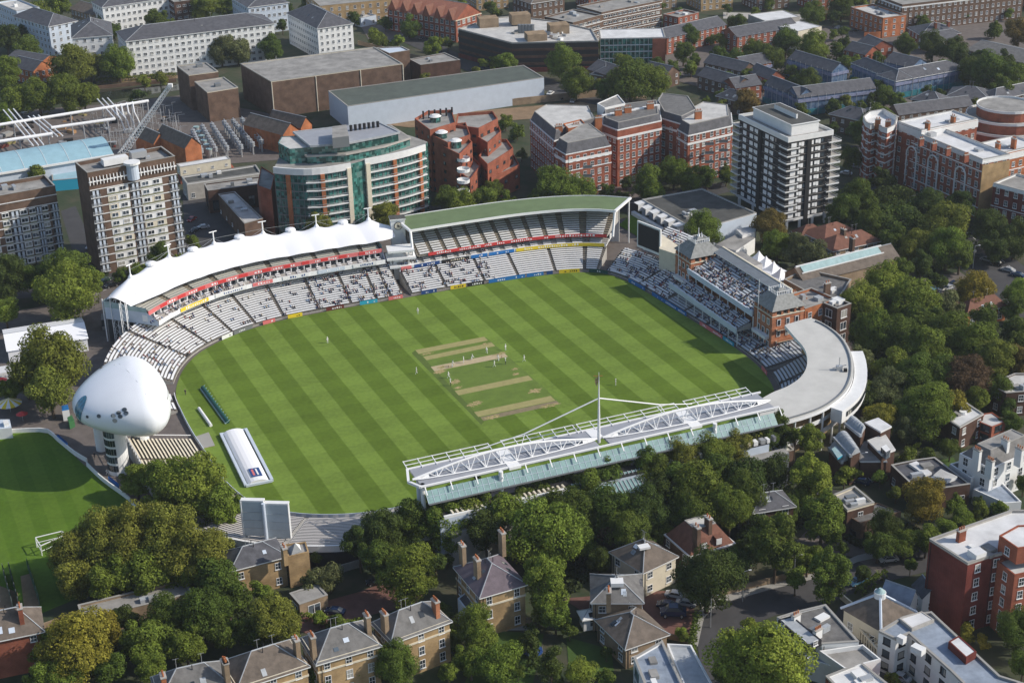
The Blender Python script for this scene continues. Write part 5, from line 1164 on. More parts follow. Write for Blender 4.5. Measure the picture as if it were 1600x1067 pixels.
for (x,y) in((985,216),(1015,210),(1108,226),(1130,222),(918,262)):
    b=MB()
    for k in range(5): g=G(x,y+k*14,15-k*3.0); b.box((g.x,g.y,15-k*3.0),(3.2,1.4,.18),M['steel']); b.box((g.x,g.y-.65,15.5-k*3.0),(3.2,.07,1),M['greysteel'])
    b.build('iron_balcony',t)
# ================================================================ black and white tower
hT=31.; P=PX([(1156,184),(1232,220),(1302,209),(1222,176)],hT); 
t=thing('white_tower_block','black and white chequered tower with projecting white balconies and white penthouse','tower block',(sum(p[0] for p in P)/4,sum(p[1] for p in P)/4,0))
# squared-up footprint
fr=Vector(G2(1232,220,hT)); l_=Vector(G2(1156,184,hT)); r_=Vector(G2(1302,209,hT)); dl=(l_-fr); dr=(r_-fr); nd=Vector((-dl.y,dl.x)).normalized(); nd=nd if nd.dot(dr)>0 else -nd; dr=nd*dr.length
P=ccw([tuple(fr),tuple(fr+dl),tuple(fr+dl+dr),tuple(fr+dr)]); b=MB(); b.prism(P,3,hT,M['blackclad']); b.build('wall',t)
b=MB()
for i in range(4):
    for f in(.06,.35,.65,.94): p=Vector(P[i]).lerp(Vector(P[(i+1)%4]),f); b.box((p.x,p.y,1.5),(.8,.8,3),M['white'])
b.prism(inset(P,5),0,3,M['glass'],M['glass']); b.build('pilotis',t)
b=MB(); b.ring(P,2.8,.9,.25,M['white']); b.ring(P,hT-.6,1.7,.35,M['white']); b.poly([(x,y,hT+.2) for x,y in P],M['flatgrey']); b.build('terrace_parapet',t)
fh=2.62; nf=11-1; W_=[]; pan=MB(); 
for i in range(4):
    p,q=Vector(P[i]),Vector(P[(i+1)%4]); 
    if faces_cam(p,q)<-.1: continue
    d=(q-p).normalized(); n=Vector((d.y,-d.x)); L=(q-p).length; right=abs(L-dr.length)<.3
    colsx=(.13,.3,.52,.68) if right else (.12,.26,.36,.58,.68)
    for f in range(11):
        z=3.6+f*2.44
        for cx in colsx:
            a=p+d*(L*cx-1.0);e=p+d*(L*cx+1.0); pan.prism(ccw([tuple(a+n*.03),tuple(e+n*.03),tuple(e+n*.12),tuple(a+n*.12)]),z+.35,z+1.75,M['whitepaint'],M['white'],True)
            c=p+d*(L*cx+2.0)+n*.04; W_.append(((c.x,c.y,z+.6),math.atan2(d.y,d.x)))
        pan.prism(ccw([tuple(p+n*.02),tuple(q+n*.02),tuple(q+n*.09),tuple(p+n*.09)]),z-.03,z+.05,M['concrete'],M['concrete'],True)
    c=p+d*L*.43; pan.prism(ccw([tuple(c+n*.05),tuple(c+d*1.6+n*.05),tuple(c+d*1.6+n*.4),tuple(c+n*.4)]),0,hT-.6,M['dark'],M['dark'])
pan.build('cladding_panels',t); place_windows(t,W_,(1.4,1.2),'k',100)
for (corner,vec) in((fr,dl.normalized()*1.6+dr.normalized()*1.6),(fr+dr,dr.normalized()*.9+dl.normalized()*1.6),(fr+dl,dl.normalized()*.9+dr.normalized()*1.6)):
    for f in range(11):
        z=3.6+f*2.44; c=corner+vec; Q=[]; a=dl.normalized();e=dr.normalized(); hx=2.4;hy=2.4
        Q=ccw([tuple(c+a*hx+e*hy),tuple(c-a*hx+e*hy),tuple(c-a*hx-e*hy),tuple(c+a*hx-e*hy)]); b=MB(); b.prism(Q,z-.1,z+.1,M['white'],M['concrete'],True); b.ring(Q,z+.1,.32,.08,M['white']); b.ring(Q,z+.95,.06,.05,M['steel']); b.build('balcony',t)
I=inset(P,3.2); b=MB(); b.prism(I,hT+.2,hT+3.8,M['white']); b.ring(I,hT+3.7,.3,.3,M['white']); b.poly([(x,y,hT+4.02) for x,y in I],M['flatdark']); J=inset(P,8.2); b.prism(J,hT+3.7,hT+5.6,M['white'],M['flatdark']); b.build('penthouse',t)
# ================================================================ red and white mansions (right)
t=bld('mansion_block','red brick mansion with white stone bands, arched bays and white flat roof','mansion block',rect((1403,200),(1535,254),(1578,246),20),20,'red',roof=('flat','flatwhite'),floors=6,bay=3.2,ws=(1.3,1.9),style='s',bands=((4,.3),(10,.3),(16.6,.4),(19.4,.6)),par=1.,parmat='white',junk=4,chim=((1440,215,23,'red'),(1460,222,23,'red'),(1482,230,23,'red'),(1510,240,23,'red')))
P=rect((1403,200),(1535,254),(1578,246),20)
lw=[(Vector(P[i]),Vector(P[(i+1)%4])) for i in range(4)]; lw=max([(p,q) for p,q in lw if faces_cam(p,q)>0],key=lambda a:(a[1]-a[0]).length if a[0].x<a[1].x+1 else 0); p,q=lw; d=(q-p).normalized(); n=Vector((d.y,-d.x)); L=(q-p).length
b=MB()
for f in (.2,.46,.78):
    c=p+d*L*f; pts=[]
    for k in range(13): a=math.pi*k/12; x=c-d*math.cos(a)*2.6+n*.3; pts.append((x.x,x.y,13+2.6*math.sin(a)))
    x0=c-d*2.6+n*.3;x1=c+d*2.6+n*.3; b.path([(x0.x,x0.y,2)]+pts+[(x1.x,x1.y,2)],.28,M['white'],6)
b.build('stone_arch',t)
Pe=[i for i in range(4) if (Vector(P[i])-Vector(G2(1535,254,20))).length<2]
b=MB(); a=Vector(G2(1535,254,20)); e=Vector(G2(1578,246,20)); dd=(e-a).normalized(); nn=Vector((dd.y,-dd.x)); b.prism(ccw([tuple(a+nn*.05),tuple(e+nn*.05),tuple(e+nn*.35),tuple(a+nn*.35)]),0,19,M['yellow'],M['yellow']); b.build('party_wall',t)
t=bld('mansion_block','red brick corner mansion with curved bays and many white string courses','mansion block',PX([(1348,190),(1352,198),(1360,203),(1370,200),(1376,206),(1386,209),(1398,203),(1402,190),(1380,178),(1358,182)],20),20,'red',roof=('flat','flatwhite'),floors=6,bay=3.,ws=(1.2,1.7),style='s',bands=((3,.4),(6,.4),(9,.4),(12,.4),(15,.4),(18,.5)),par=1.8,parmat='white',chim=((1372,185,24,'orange'),(1388,188,24,'orange')))
RB('mansion_block','rear red mansion wing with white attic storey and brick chimneys','mansion block',(1440,206),(1528,188),(1432,186),22,'red',roof=('flat','flatwhite'),floors=6,bay=3,ws=(1.2,1.7),style='s',bands=((19.5,2.4),),par=.5,parmat='white',junk=3,chim=((1450,190,25,'orange'),(1490,180,25,'orange')))
RB('mansion_block','orange brick mansion wing with white bands at the right edge','mansion block',(1545,246),(1625,228),(1530,226),19,'orange',roof=('flat','flatwhite'),floors=6,bay=2.8,ws=(1.2,1.7),style='s',bands=((16.5,2.2),(12.5,.3)),par=.5,parmat='white',chim=((1585,215,23,'orange'),(1560,222,23,'orange')))
t=thing('round_terrace_block','drum shaped brick block with curved white terraces at the right edge','apartment block',tuple(G(1580,230,0)))
for r,z0,z1 in((17,0,13),(14,13,16.5),(10.5,16.5,20)):
    g=G(1580,200,14); b=MB(); P=[(g.x+r*math.cos(2*math.pi*k/28),g.y+8+r*math.sin(2*math.pi*k/28)) for k in range(28)]; b.prism(P,z0,z1,M['red'],M['flatgrey']); b.ring(P,z1-.2,.9,.2,M['white']); b.build('terrace_storey',t)
RB('mansion_block','red brick block with white framed windows low at the right edge','mansion block',(1552,289),(1640,312),(1580,272),14,'maroon',roof=('flat','flatgrey'),floors=4,bay=3,ws=(1.2,1.7),style='s',bands=((6.8,.25),(13.4,.6)),par=.6,parmat='white',junk=3)
# ================================================================ top row, centre and right
t=bld('office_block','dark brown office block with pale plant filled roof','office',PX([(716,47),(800,69),(935,66),(925,48),(870,35),(800,27),(770,30)],13),13,'blackclad',roof=('flat','flatlight'),floors=0,par=.5,parmat='concrete',junk=14)
P=PX([(716,47),(800,69),(935,66),(925,48),(870,35),(800,27),(770,30)],13)
b=MB()
for z in(3.2,6.4,9.6): b.ring(P,z,1.1,.15,M['darkbrown'])
b.ring(P,0,2.,.3,M['maroon']); b.build('window_bands',t)
for (x,y,h) in((762,28,17),(812,22,18),(837,52,16),(872,38,17)): g=G(x,y,h); b=MB(); b.box((g.x,g.y,h-2),(9,7,4.5),M['stock'],.2); b.build('roof_room',t)
b=MB()
for k in range(5): g=G(812+k*5,42,16); b.tube((g.x,g.y,13),(g.x,g.y,17),.9,M['greysteel'],8)
b.build('roof_plant',t)
RB('office_block','glass fronted office with flat white roof and brick end','office',(938,62),(1040,60),(958,47),12,'greenglass',roof=('flat','flatwhite'),floors=0,par=.3,parmat='white')
o=[x for x in C if x.get('label','').startswith('glass fronted')][0]; P=rect((938,62),(1040,60),(958,47),12); p,q=Vector(P[0]),Vector(P[1]); d=(q-p).normalized(); n=Vector((d.y,-d.x)); L=(q-p).length; b=MB()
for z in(3,6,9): b.prism(ccw([tuple(p+n*.02),tuple(q+n*.02),tuple(q+n*.2),tuple(p+n*.2)]),z,z+.35,M['bluewhite'],M['bluewhite'],True)
for k in range(12): c=p+d*L*k/15; b.prism(ccw([tuple(c+n*.02),tuple(c+d*.2+n*.02),tuple(c+d*.2+n*.25),tuple(c+n*.25)]),0,12,M['steel'],M['steel'])
b.build('mullions',o); b=MB(); c=p+d*L*.8; b.prism(ccw([tuple(c+n*.01),tuple(q+n*.01),tuple(q+n*.5),tuple(c+n*.5)]),0,11.8,M['red'],M['red']); b.build('brick_end',o)
RB('apartment_block','long brown brick block with white balcony bands at the top centre','apartment block',(940,22),(1034,3),(930,6),13,'brown',floors=4,bay=3,ws=(2.2,1.1),style='b',bands=((3,.3),(6.1,.3),(9.3,.3),(12.4,.3)),limit=60)
RB('apartment_block','left wing of the brown banded block, angled toward the office roof','apartment block',(895,38),(940,26),(885,20),12,'brown',floors=4,bay=3,ws=(2.2,1.1),style='b',bands=((3,.3),(6.1,.3),(9.3,.3)))
RB('apartment_block','brown brick block with slate roof left of the banded block','apartment block',(830,6),(882,-2),(825,-8),11,'brown',floors=3,roof=('hip','brownslate',3))
RB('terraced_house','long red brick terrace with slate roof right of the glass office','terrace',(1042,60),(1135,39),(1032,48),8,'red',roof=('gable','slate',3),floors=3,bay=3.4)
RB('terraced_house','red brick terrace with slate roof ending at the yellow box','terrace',(1152,58),(1248,42),(1138,47),8,'red',roof=('gable','slate',3),floors=3,bay=3.4)
RB('terraced_house','small red brick house with dark roof under the railway strip','house',(1060,30),(1092,22),(1056,20),6,'red',floors=2)
RB('warehouse','grey box with bright white roof at the top right','warehouse',(1195,34),(1250,27),(1198,20),9,'concrete',roof=('flat','flatwhite'),floors=0,par=.1)
RB('warehouse','pale yellow walled box with white roof behind the estate trees','warehouse',(1247,50),(1284,42),(1226,38),9,'cream',roof=('flat','flatwhite'),floors=0,par=.1)
RB('brick_block','orange brick block with pale roof beside a curved brick wall','building',(1380,31),(1416,26),(1334,13),9,'orange',floors=3,bay=3.5,roof=('flat','flatlight'),junk=5)
b=MB(); cvv=Curve([Vector(p) for p in crom([G2(*p) for p in((1270,36),(1320,28),(1372,42),(1385,58),(1350,62))],5,False)],False); bandwall(b,cvv,0,cvv.T,0,0,3.2,M['orange'],.4); o=b.build('garden_wall'); tag(o,'tall curved orange brick wall round a yard at the top right','wall')
RB('mansion_block','brown brick mansion row at the very top right corner','mansion block',(1410,10),(1600,-12),(1420,-10),13,'brown',floors=4,bay=3,ws=(1.1,1.6),style='s',bands=((12,.6),))
RB('terraced_house','white fronted house with dormers and slate roof behind estate trees','house',(1440,56),(1500,52),(1445,42),7,'red',roof=('hip','slate',3.5),floors=2,chim=((1462,34,12),(1482,32,12)))
RB('terraced_house','brown roofed terrace by the top right edge','terrace',(1510,78),(1640,108),(1540,62),6,'brown',roof=('gable','greyslate',2.5),floors=2)
rn=random.Random(21); 
for k in range(14):
    x=480+k*88; nm=['brown','red','stock','yellow'][k%4]
    if 560<x<640: continue
    if x>700: RB('distant_house',f"{dict(brown='brown',red='red',stock='buff',yellow='yellow')[nm]} brick house on the top edge of view, {['first','second','third','fourth','fifth','sixth','seventh','eighth','ninth','tenth','eleventh','twelfth','thirteenth','fourteenth'][k-3]} from the left",'house',(x,-9),(x+50,-14),(x-2,-22),9,nm,roof=('hip','slate',3),floors=3,group='distant houses on the top edge')
# ---- estate of brick houses, some wrapped in blue sheeting
est=[((1332,99),(1400,126),(1347,92),8,'L','large corner block wrapped in blue sheeting, left wing','sheetblue'),((1400,127),(1508,107),(1396,113),8,'L','large corner block wrapped in blue sheeting, right wing','sheetblue'),
((1195,132),(1248,152),(1208,124),8,'','lower blue sheeted block, left wing behind the round trees','sheetblue'),((1248,153),(1368,138),(1246,141),8,'','lower blue sheeted block, long right wing above the white tower','sheetblue'),
((1232,92),(1300,112),(1246,84),8,'','blue sheeted row with dark roof left of the corner block','sheetblue'),((1382,96),(1424,106),(1396,86),7,'','small blue sheeted house with pale slate roof','sheetblue'),
((1297,178),(1352,190),(1310,166),7,'h','brick house with dark hipped roof just above the white tower','brown'),((1352,190),(1402,182),(1345,174),7,'h','brick house with slate roof right of the tower top','brown'),
((1320,78),(1352,86),(1334,70),6,'','small red brick house with slate roof near the curved wall','red'),((1362,76),(1396,72),(1358,64),6,'','red brick semi with slate roof under the orange block','red'),
((1425,155),(1470,162),(1436,146),6,'h','low hipped slate house right of the blue corner block','brown'),((1480,150),(1545,156),(1500,138),6,'h','brick hipped house among the right estate trees','brown'),
((1555,156),(1625,142),(1550,144),6,'h','brick house with slate roof at the right estate edge','brown'),((1405,180),(1520,165),(1400,170),6,'','long slate roofed row behind the red and white mansions','brown'),
((1090,118),(1150,136),(1102,108),6,'','long slate roofed terrace left of the estate','brown'),((1150,138),(1190,132),(1146,126),6,'','short slate roofed house at the end of the left estate terrace','red'),
((1100,98),(1160,112),(1112,90),6,'','dark slate terrace behind the two round estate trees','brown'),((1170,112),(1200,124),(1186,104),6,'','brick house with pale slate roof in the middle of the estate','red'),
((1120,150),(1160,160),(1130,142),6,'h','small dark slate house above the mansion roofs','brown'),((1165,105),(1205,98),(1160,92),6,'','orange gabled row left of the blue sheeted blocks','orange'),
((918,108),(950,118),(932,94),8,'','brown gabled house left of the dense dark trees','brown'),((950,120),(968,113),(945,108),7,'h','small brick house beside the brown gabled one','brown'),((1005,110),(1040,118),(1020,102),6,'','low slate house behind the dense dark trees','brown'),
((1460,66),(1500,60),(1456,54),6,'','slate house beside the white fronted one','stock')]
for (A,B,Cc,h,kd,l,wall) in est:
    RB('estate_house' ,l if len(l.split())>3 else l+' estate house','house',A,B,Cc,h,wall,roof=('hip','slate',3) if kd in('h','L') else ('gable','slate',3),floors=2,bay=3.4,ws=(1.1,1.2),style='w',wins=wall!='sheetblue')
for o in [x for x in list(C) if x.name.startswith('estate_house') and 'sheeted' in x.get('label','')+' '+('sheeted' if 'blue sheeting' in x.get('label','') else '')]:
    w_=[x for x in C if x.parent==o and x.name.startswith('wall')][0]; vs=[(v.co.x+W[o.name].x,v.co.y+W[o.name].y) for v in w_.data.vertices if v.co.z<.1][:4]; zt=max(v.co.z for v in w_.data.vertices)
    b=MB(); b.ring(ccw(vs),.4,2.3,.5,M['sheetteal']); b.ring(ccw(vs),zt-2.1,1.2,.45,M['sheetlilac'])
    for i in range(4):
        p,q=Vector(vs[i]),Vector(vs[(i+1)%4]); n_=max(2,int((q-p).length/3))
        for k in range(n_+1): c=p.lerp(q,k/n_)*1.; cc=Vector((sum(v[0] for v in vs)/4,sum(v[1] for v in vs)/4)); c=c+(c-cc).normalized()*.9; b.tube((c.x,c.y,0),(c.x,c.y,zt+.6),.07,M['steel'],4)
    b.build('scaffold_sheeting',o)
# ================================================================ around the pavilion
t=bld('low_modern_building','low modern building with dark flat roof, sawtooth white front and grass slope','building',PX([(1003,313),(1075,354),(1116,353),(1182,334),(1097,296)],7.5),7.5,'bluewhite',roof=('flat','flatdark'),floors=0,par=.25,parmat='white',junk=6)
b=MB(); a=Vector(G2(1003,313,7.5));e=Vector(G2(1075,354,7.5)); d=(e-a).normalized(); n=Vector((d.y,-d.x)); n=n if n.dot(Vector((-1,-1)))>0 else -n; L=(e-a).length
for k in range(6):
    p0=a+d*L*k/6; p1=a+d*L*(k+.62)/6; b.poly([(p0.x,p0.y,7.6),(p1.x,p1.y,7.6),(p1.x+n.x*3.2,p1.y+n.y*3.2,7.3),(p0.x+n.x*3.2,p0.y+n.y*3.2,7.3)],M['white']); 
    b.prism(ccw([tuple(p0+n*.1),tuple(p1+n*.1),tuple(p1+n*3.2)]),5.,7.3,M['white'],M['white'])
    b.prism(ccw([tuple(p1+n*.1),tuple(p1+d*L*.38/6+n*.1),tuple(p1+d*L*.38/6+n*.4),tuple(p1+n*.4)]),3,7,M['glass'],M['glass'])
b.build('sawtooth_front',t)
b=MB(); P=[a+n*3.5,e+n*3.5+d*3,e+n*9+d*3,a+n*9]; b.poly([(P[0].x,P[0].y,3.4),(P[1].x,P[1].y,3.4),(P[2].x,P[2].y,.3),(P[3].x,P[3].y,.3)],M['turf2']); b.bar((P[0].x,P[0].y,3.6),(P[1].x,P[1].y,3.6),.9,M['white']); b.build('grass_slope',t)
b=MB(); b.prism(PX([(1118,382),(1150,392),(1180,372),(1160,362)],5),0,5,M['white'],M['flatgrey']); b.prism(PX([(1160,368),(1180,362),(1182,352),(1150,358)],6),0,6,M['white'],M['flatlight']); b.build('rear_extension',t)
RB('brick_gallery','long brick gallery with twin green glass rooflights behind the pavilion','building',(1258,442),(1406,404),(1250,420),7.5,'stock',roof=('gable','brownslate',3.2),floors=1,bay=4)
o=[x for x in C if x.name.startswith('brick_gallery')][0]
b=MB(); P=rect((1258,442),(1406,404),(1250,420),7.5); p,q=Vector(P[0]),Vector(P[1]); d=(q-p).normalized(); n=Vector((-d.y,d.x)); L=(q-p).length; Wd=(Vector(P[3])-p).length
def lp(f,g_,z): v=p+d*L*f+n*Wd*g_; return (v.x,v.y,z)
b.poly([lp(.04,.28,9.6),lp(.86,.28,9.6),lp(.86,.49,11.0),lp(.04,.49,11.0)],M['paleglass']); b.poly([lp(.04,.52,11.0),lp(.9,.52,11.0),lp(.9,.75,9.5),lp(.04,.75,9.5)],M['paleglass']); b.bar(lp(0,.5,10.9),lp(.9,.5,10.9),.3,M['white']); b.bar(lp(.02,.26,9.5),lp(.88,.26,9.5),.2,M['white'])
b.build('rooflight',o)
bld('flat_roof_building','brown flat roofed block with tall brick chimney behind the near turret','building',PX([(1225,440),(1295,478),(1312,468),(1330,440),(1258,424)],8),8,'stock',roof=('flat','greyslate'),floors=2,bay=4,chim=((1293,440,15,'brown'),(1240,455,12,'orange'),(1256,462,12,'orange')))
RB('flat_roof_building','orange brick office wing with white windows beside the near turret','building',(1258,486),(1306,470),(1240,462),11,'orange',roof=('flat','flatgrey'),floors=3,bay=2.8,ws=(1.2,1.7),style='s')
RB('flat_roof_building','dark brick end block with white window bays above the trees','building',(1308,486),(1330,478),(1305,468),11,'darkbrown',roof=('flat','slate'),floors=3,bay=4,ws=(2.2,2.2),style='s')
for i,(x,y) in enumerate([(1186,396),(1197,404),(1209,412),(1220,422)]):
    g=G(x,y,5.5); w_=3.0; t=thing('marquee','%s white peaked marquee counted from the far end of the row behind the pavilion'%['first','second','third','fourth','fifth'][i],'marquee',(g.x,g.y,0),'white peaked marquees behind the pavilion'); b=MB()
    ro=R_(-62); pts=[]; 
    for sx,sy in((-1,-1),(1,-1),(1,1),(-1,1)): X=sx*w_;Y=sy*w_; pts.append((g.x+X*math.cos(ro)-Y*math.sin(ro),g.y+X*math.sin(ro)+Y*math.cos(ro)))
    n_=6
    for k in range(4):
        j=(k+1)%4
        for s in range(n_):
            def pt(f): 
                h=3.4+3.*f**2.2; x=(pts[k][0]*(1-f)+g.x*f,pts[k][1]*(1-f)+g.y*f); y=(pts[j][0]*(1-f)+g.x*f,pts[j][1]*(1-f)+g.y*f); return (*x,h),(*y,h)
            a_,c_1=pt(s/n_),pt((s+1)/n_); b.poly([a_[0],a_[1],c_1[1],c_1[0]],M['membrane'])
    b.build('canopy',t); b=MB(); 
    for p_ in pts: b.tube((*p_,0),(*p_,3.4),.1,M['wood'],5)
    b.prism(inset(ccw(pts),.15),0,3.2,M['cream']); b.build('side_walls',t)
for (A,B,Cc,h,l) in (((1288,378),(1344,363),(1262,360),5,'brown tiled hipped house with white dormer marks below the white tower'),((1302,392),(1375,376),(1296,374),5,'brown tiled hipped house with chimney beside the dormer one'),((1250,372),(1290,368),(1252,360),4,'low tiled outbuilding at the foot of the white tower'),((1512,490),(1572,478),(1506,478),4.5,'brown hip roofed brick cottage among the right hand trees'),((1462,483),(1500,478),(1460,474),5,'dark tiled house half hidden beside the right car park')):
    RB('cottage',l,'house',A,B,Cc,h,'stock' if h>4.6 else 'orange',roof=('hip','tile',3.2),floors=2,bay=3.2,chim=((A[0]+30,A[1]-22,10,'brown'),) if h==5 else ())
# ================================================================ right hand houses
t=bld('flat_roof_house','brick house with bright white flat roof and skylight dome near the right trees','house',PX([(1459,643),(1500,669),(1537,648),(1505,627)],6.5),6.5,'darkbrown',roof=('flat','flatwhite'),floors=2,bay=4,par=.2,parmat='white')
b=MB(); g=G(1505,640,7.6); b.tube((g.x,g.y,6.6),(g.x,g.y,7.2),.9,M['white'],12); b.build('skylight',t); addblock(t,PX([(1530,660),(1550,668),(1571,660),(1550,645),(1537,647)],5),0,5,'red','flatlight','side_wing',.2,wins=(2,4,(2.4,1.6),'k'))
bld('flat_roof_house','brick house with grey roof and skylights on the right edge','house',PX([(1545,602),(1572,616),(1620,612),(1620,585),(1585,585)],6.5),6.5,'darkbrown',roof=('flat','flatlight'),floors=2,bay=5,par=.3,junk=4)
t=thing('modern_brick_house','cluster of dark brick houses with curved zinc and glass barrel roofs','house',tuple(G(1350,700,0)))
for i,(px,h,mt) in enumerate([([(1296,700),(1316,722),(1330,716),(1315,694)],6,'lead'),([(1304,684),(1330,712),(1344,706),(1328,680)],8,'lead'),([(1322,662),(1345,680),(1352,668),(1338,655)],9.5,'lead'),([(1352,662),(1376,676),(1392,668),(1372,655)],9,'flatwhite'),([(1356,690),(1378,712),(1398,704),(1382,680)],7.5,'flatlight'),([(1318,700),(1345,722),(1385,722),(1360,690)],5.5,'flatgrey')]):
    P=PX(px,h); b=MB(); b.prism(P,0,h,M['darkbrown'],M['flatgrey']); b.build('wall',t); b=MB()
    if i<3: barrel(b,P,h,1.6,mt,8,'lead',.1)
    else: b.prism(inset(P,-.15),h,h+.4,M['white'],M[mt])
    b.build('roof',t)
b=MB(); b.prism(PX([(1299,702),(1309,717),(1317,712),(1306,698)],7.4),7.2,7.6,M['cyan'],M['paleglass']); b.prism(PX([(1376,704),(1384,712),(1391,708),(1384,700)],8.5),7.5,9.5,M['glass'],M['white']); b.build('roof_glazing',t)
t=RB('villa','large white villa with tall white chimneys and slate mansard at the right edge','house',(1548,734),(1625,700),(1518,702),9,'white',roof=('mansard','greyslate',3,2.6,'flatgrey'),floors=3,bay=3.4,ws=(1.3,1.9),chim=((1528,700,14.5,'white'),(1548,716,14,'white'),(1594,698,14,'white'),(1572,684,14,'white')))
addblock(t,PX([(1484,726),(1517,748),(1545,738),(1512,718)],5),0,5,'white','flatdark','extension',.3,wins=(1,4,(1.6,2),'s')); addblock(t,PX([(1520,766),(1570,788),(1596,786),(1560,750)],3.4),0,3.4,'white','flatblue','extension',.4)
bld('flat_roof_house','low dark brick house with slate slopes and white skylight strip','house',PX([(1392,728),(1436,770),(1516,758),(1460,716),(1430,720)],5),5,'darkbrown',roof=('flat','slate'),floors=1,bay=5,par=.3,junk=2)
b=MB(); b.prism(PX([(1420,724),(1446,742),(1456,738),(1432,720)],5.6),5,5.6,M['white'],M['flatwhite']); b.prism(PX([(1458,742),(1480,750),(1496,744),(1470,732)],5.9),5,5.9,M['white'],M['flatlight']); b.build('skylight',[x for x in C if x.get('label','').startswith('low dark brick')][0])
t=bld('flat_roof_house','concrete roofed modern house with pale edges beside the bright poplar','house',PX([(1301,776),(1324,800),(1366,788),(1335,762)],7),7,'darkbrown',roof=('flat','flatgrey'),floors=2,bay=4,par=.5,parmat='cream',junk=4)
addblock(t,PX([(1324,806),(1344,818),(1408,800),(1370,786)],5),0,5,'brown','greyslate','lower_wing',.2,wins=(1,5,(2,1.6),'k'))
t=RB('town_house','dark brick house with white windows behind the dark trees','house',(1178,800),(1240,790),(1168,776),8,'darkbrown',roof=('hip','slate',2.5),floors=3,bay=3.5,ws=(1.3,2),style='s')
t=RB('small_flat_house','low house with pale roofs beside the curved roof stand','house',(1210,712),(1242,704),(1205,702),4,'brown',roof=('flat','flatlight'),floors=1,par=.2)
# red block
t=bld('red_apartment_block','tall dark red block with white roof rising at the right edge','apartment block',PX([(1452,845),(1512,883),(1545,872),(1640,850),(1640,800),(1580,800)],16.5),16.5,'maroon',roof=('flat','flatwhite'),floors=5,bay=4.2,ws=(1.2,1.7),style='s',par=.5,parmat='concrete',wf=lambda nx,ny:nx>.2*abs(ny),limit=60,junk=3,chim=((1503,825,19.5,'red'),))
addblock(t,PX([(1561,838),(1590,858),(1640,850),(1640,820),(1590,822)],20),16.5,20,'red','flatwhite','roof_room',.3,wins=(1,5,(1.2,1.6),'s')); addblock(t,PX([(1558,880),(1585,902),(1640,890),(1640,860),(1590,862)],15),0,15,'red','flatlight','front_wing',.6,wins=(5,4,(1.1,1.7),'s'))
b=MB(); b.prism(PX([(1512,858),(1526,868),(1542,862),(1528,852)],18),16.5,18,M['white'],M['flatwhite']); b.build('roof_access',t)
# white terrace bottom right
t=bld('white_house','white rendered house with blue grey flat roof and small paned windows, lower right','house',PX([(1373,988),(1400,1001),(1420,992),(1485,1050),(1520,1085),(1600,1070),(1562,1058),(1455,958),(1424,962),(1410,966)],8.5),8.5,'white',roof=('flat','flatblue'),floors=3,bay=3.2,ws=(1.5,1.5),style='k',par=.4,parmat='concrete',junk=2)
addblock(t,PX([(1482,1002),(1510,1028),(1526,1018),(1498,993)],10),8.5,10,'maroon','flatwhite','roof_room',.1); addblock(t,PX([(1405,966),(1425,982),(1460,968),(1440,955)],9.2),8.5,9.2,'concrete','flatwhite','roof_deck',.1)
t=RB('pyramid_roof_house','square house with white ridged pyramid roof and small dome','house',(1376,984),(1427,956),(1330,945),5,'cream',roof=('none',),floors=1)
P=rect((1376,984),(1427,956),(1330,945),5); b=MB(); E=inset(P,-.5); ap=Vector((sum(p[0] for p in E)/4,sum(p[1] for p in E)/4,9)); 
for i in range(4): b.poly([(*E[i],5),(*E[(i+1)%4],5),ap],M['brownslate']); b.tube((*E[i],5.1),ap+Z_*.1,.3,M['bluewhite'],5)
b.tube(ap-Z_*.8,ap+Z_*.5,1.2,M['white'],14); b.tube(ap+Z_*.5,ap+Z_*1.3,1.1,M['paleglass'],14,.3); b.build('roof',t)
b=MB(); a=G(1330,965,2.6);e=G(1374,1018,2.6); 
for k in range(13): p=a.lerp(e,k/12); b.bar((p.x,p.y,0),(p.x,p.y,2.6),.2,M['cream']); b.bar((p.x,p.y,2.6),(p.x+2,p.y+1.2,2.6),.12,M['cream'])
b.bar(a,e,.22,M['cream']); o=b.build('pergola'); tag(o,'cream timber pergola walkway beside the pyramid roofed house','pergola')
RB('gabled_cottage','white cottage with very dark slate gable under the tall red block','house',(1420,946),(1434,931),(1386,922),4.5,'white',roof=('gable','flatblue',2.6,1),floors=1); RB('gabled_cottage','small white cottage with dark slate roof against the red block','house',(1442,934),(1470,930),(1432,914),4,'white',roof=('gable','slate',2.2,1),floors=1)
t=bld('flat_roof_house','dark topped house with white walls and chimney pots, lower right','house',PX([(1214,966),(1284,1008),(1342,1004),(1290,946),(1240,958)],7),7,'white',roof=('flat','greyslate'),floors=2,bay=4,ws=(1.2,1.6),style='s',par=.3,junk=2,chim=((1244,957,9.5,'white'),(1278,980,9.5,'white')))
addblock(t,PX([(1216,968),(1264,1010),(1284,1000),(1238,962)],8.2),7,8.2,'blackclad','lead','dormer_box',.1,wins=(1,4,(1,1),'s')); addblock(t,PX([(1280,1022),(1320,1050),(1376,1035),(1348,1012)],5.5),0,5.5,'white','flatgrey','roof_terrace',.9); addblock(t,PX([(1210,990),(1245,1024),(1310,1045),(1276,1010)],4.6),0,4.6,'white','flatblue','lower_roof',.2)
bld('flat_roof_house','house with bright white flat roof and small skylight at the bottom edge','house',PX([(1290,1058),(1330,1100),(1400,1080),(1345,1036)],6),6,'red',roof=('flat','flatwhite'),floors=2,bay=4,par=.3,parmat='white',junk=1)
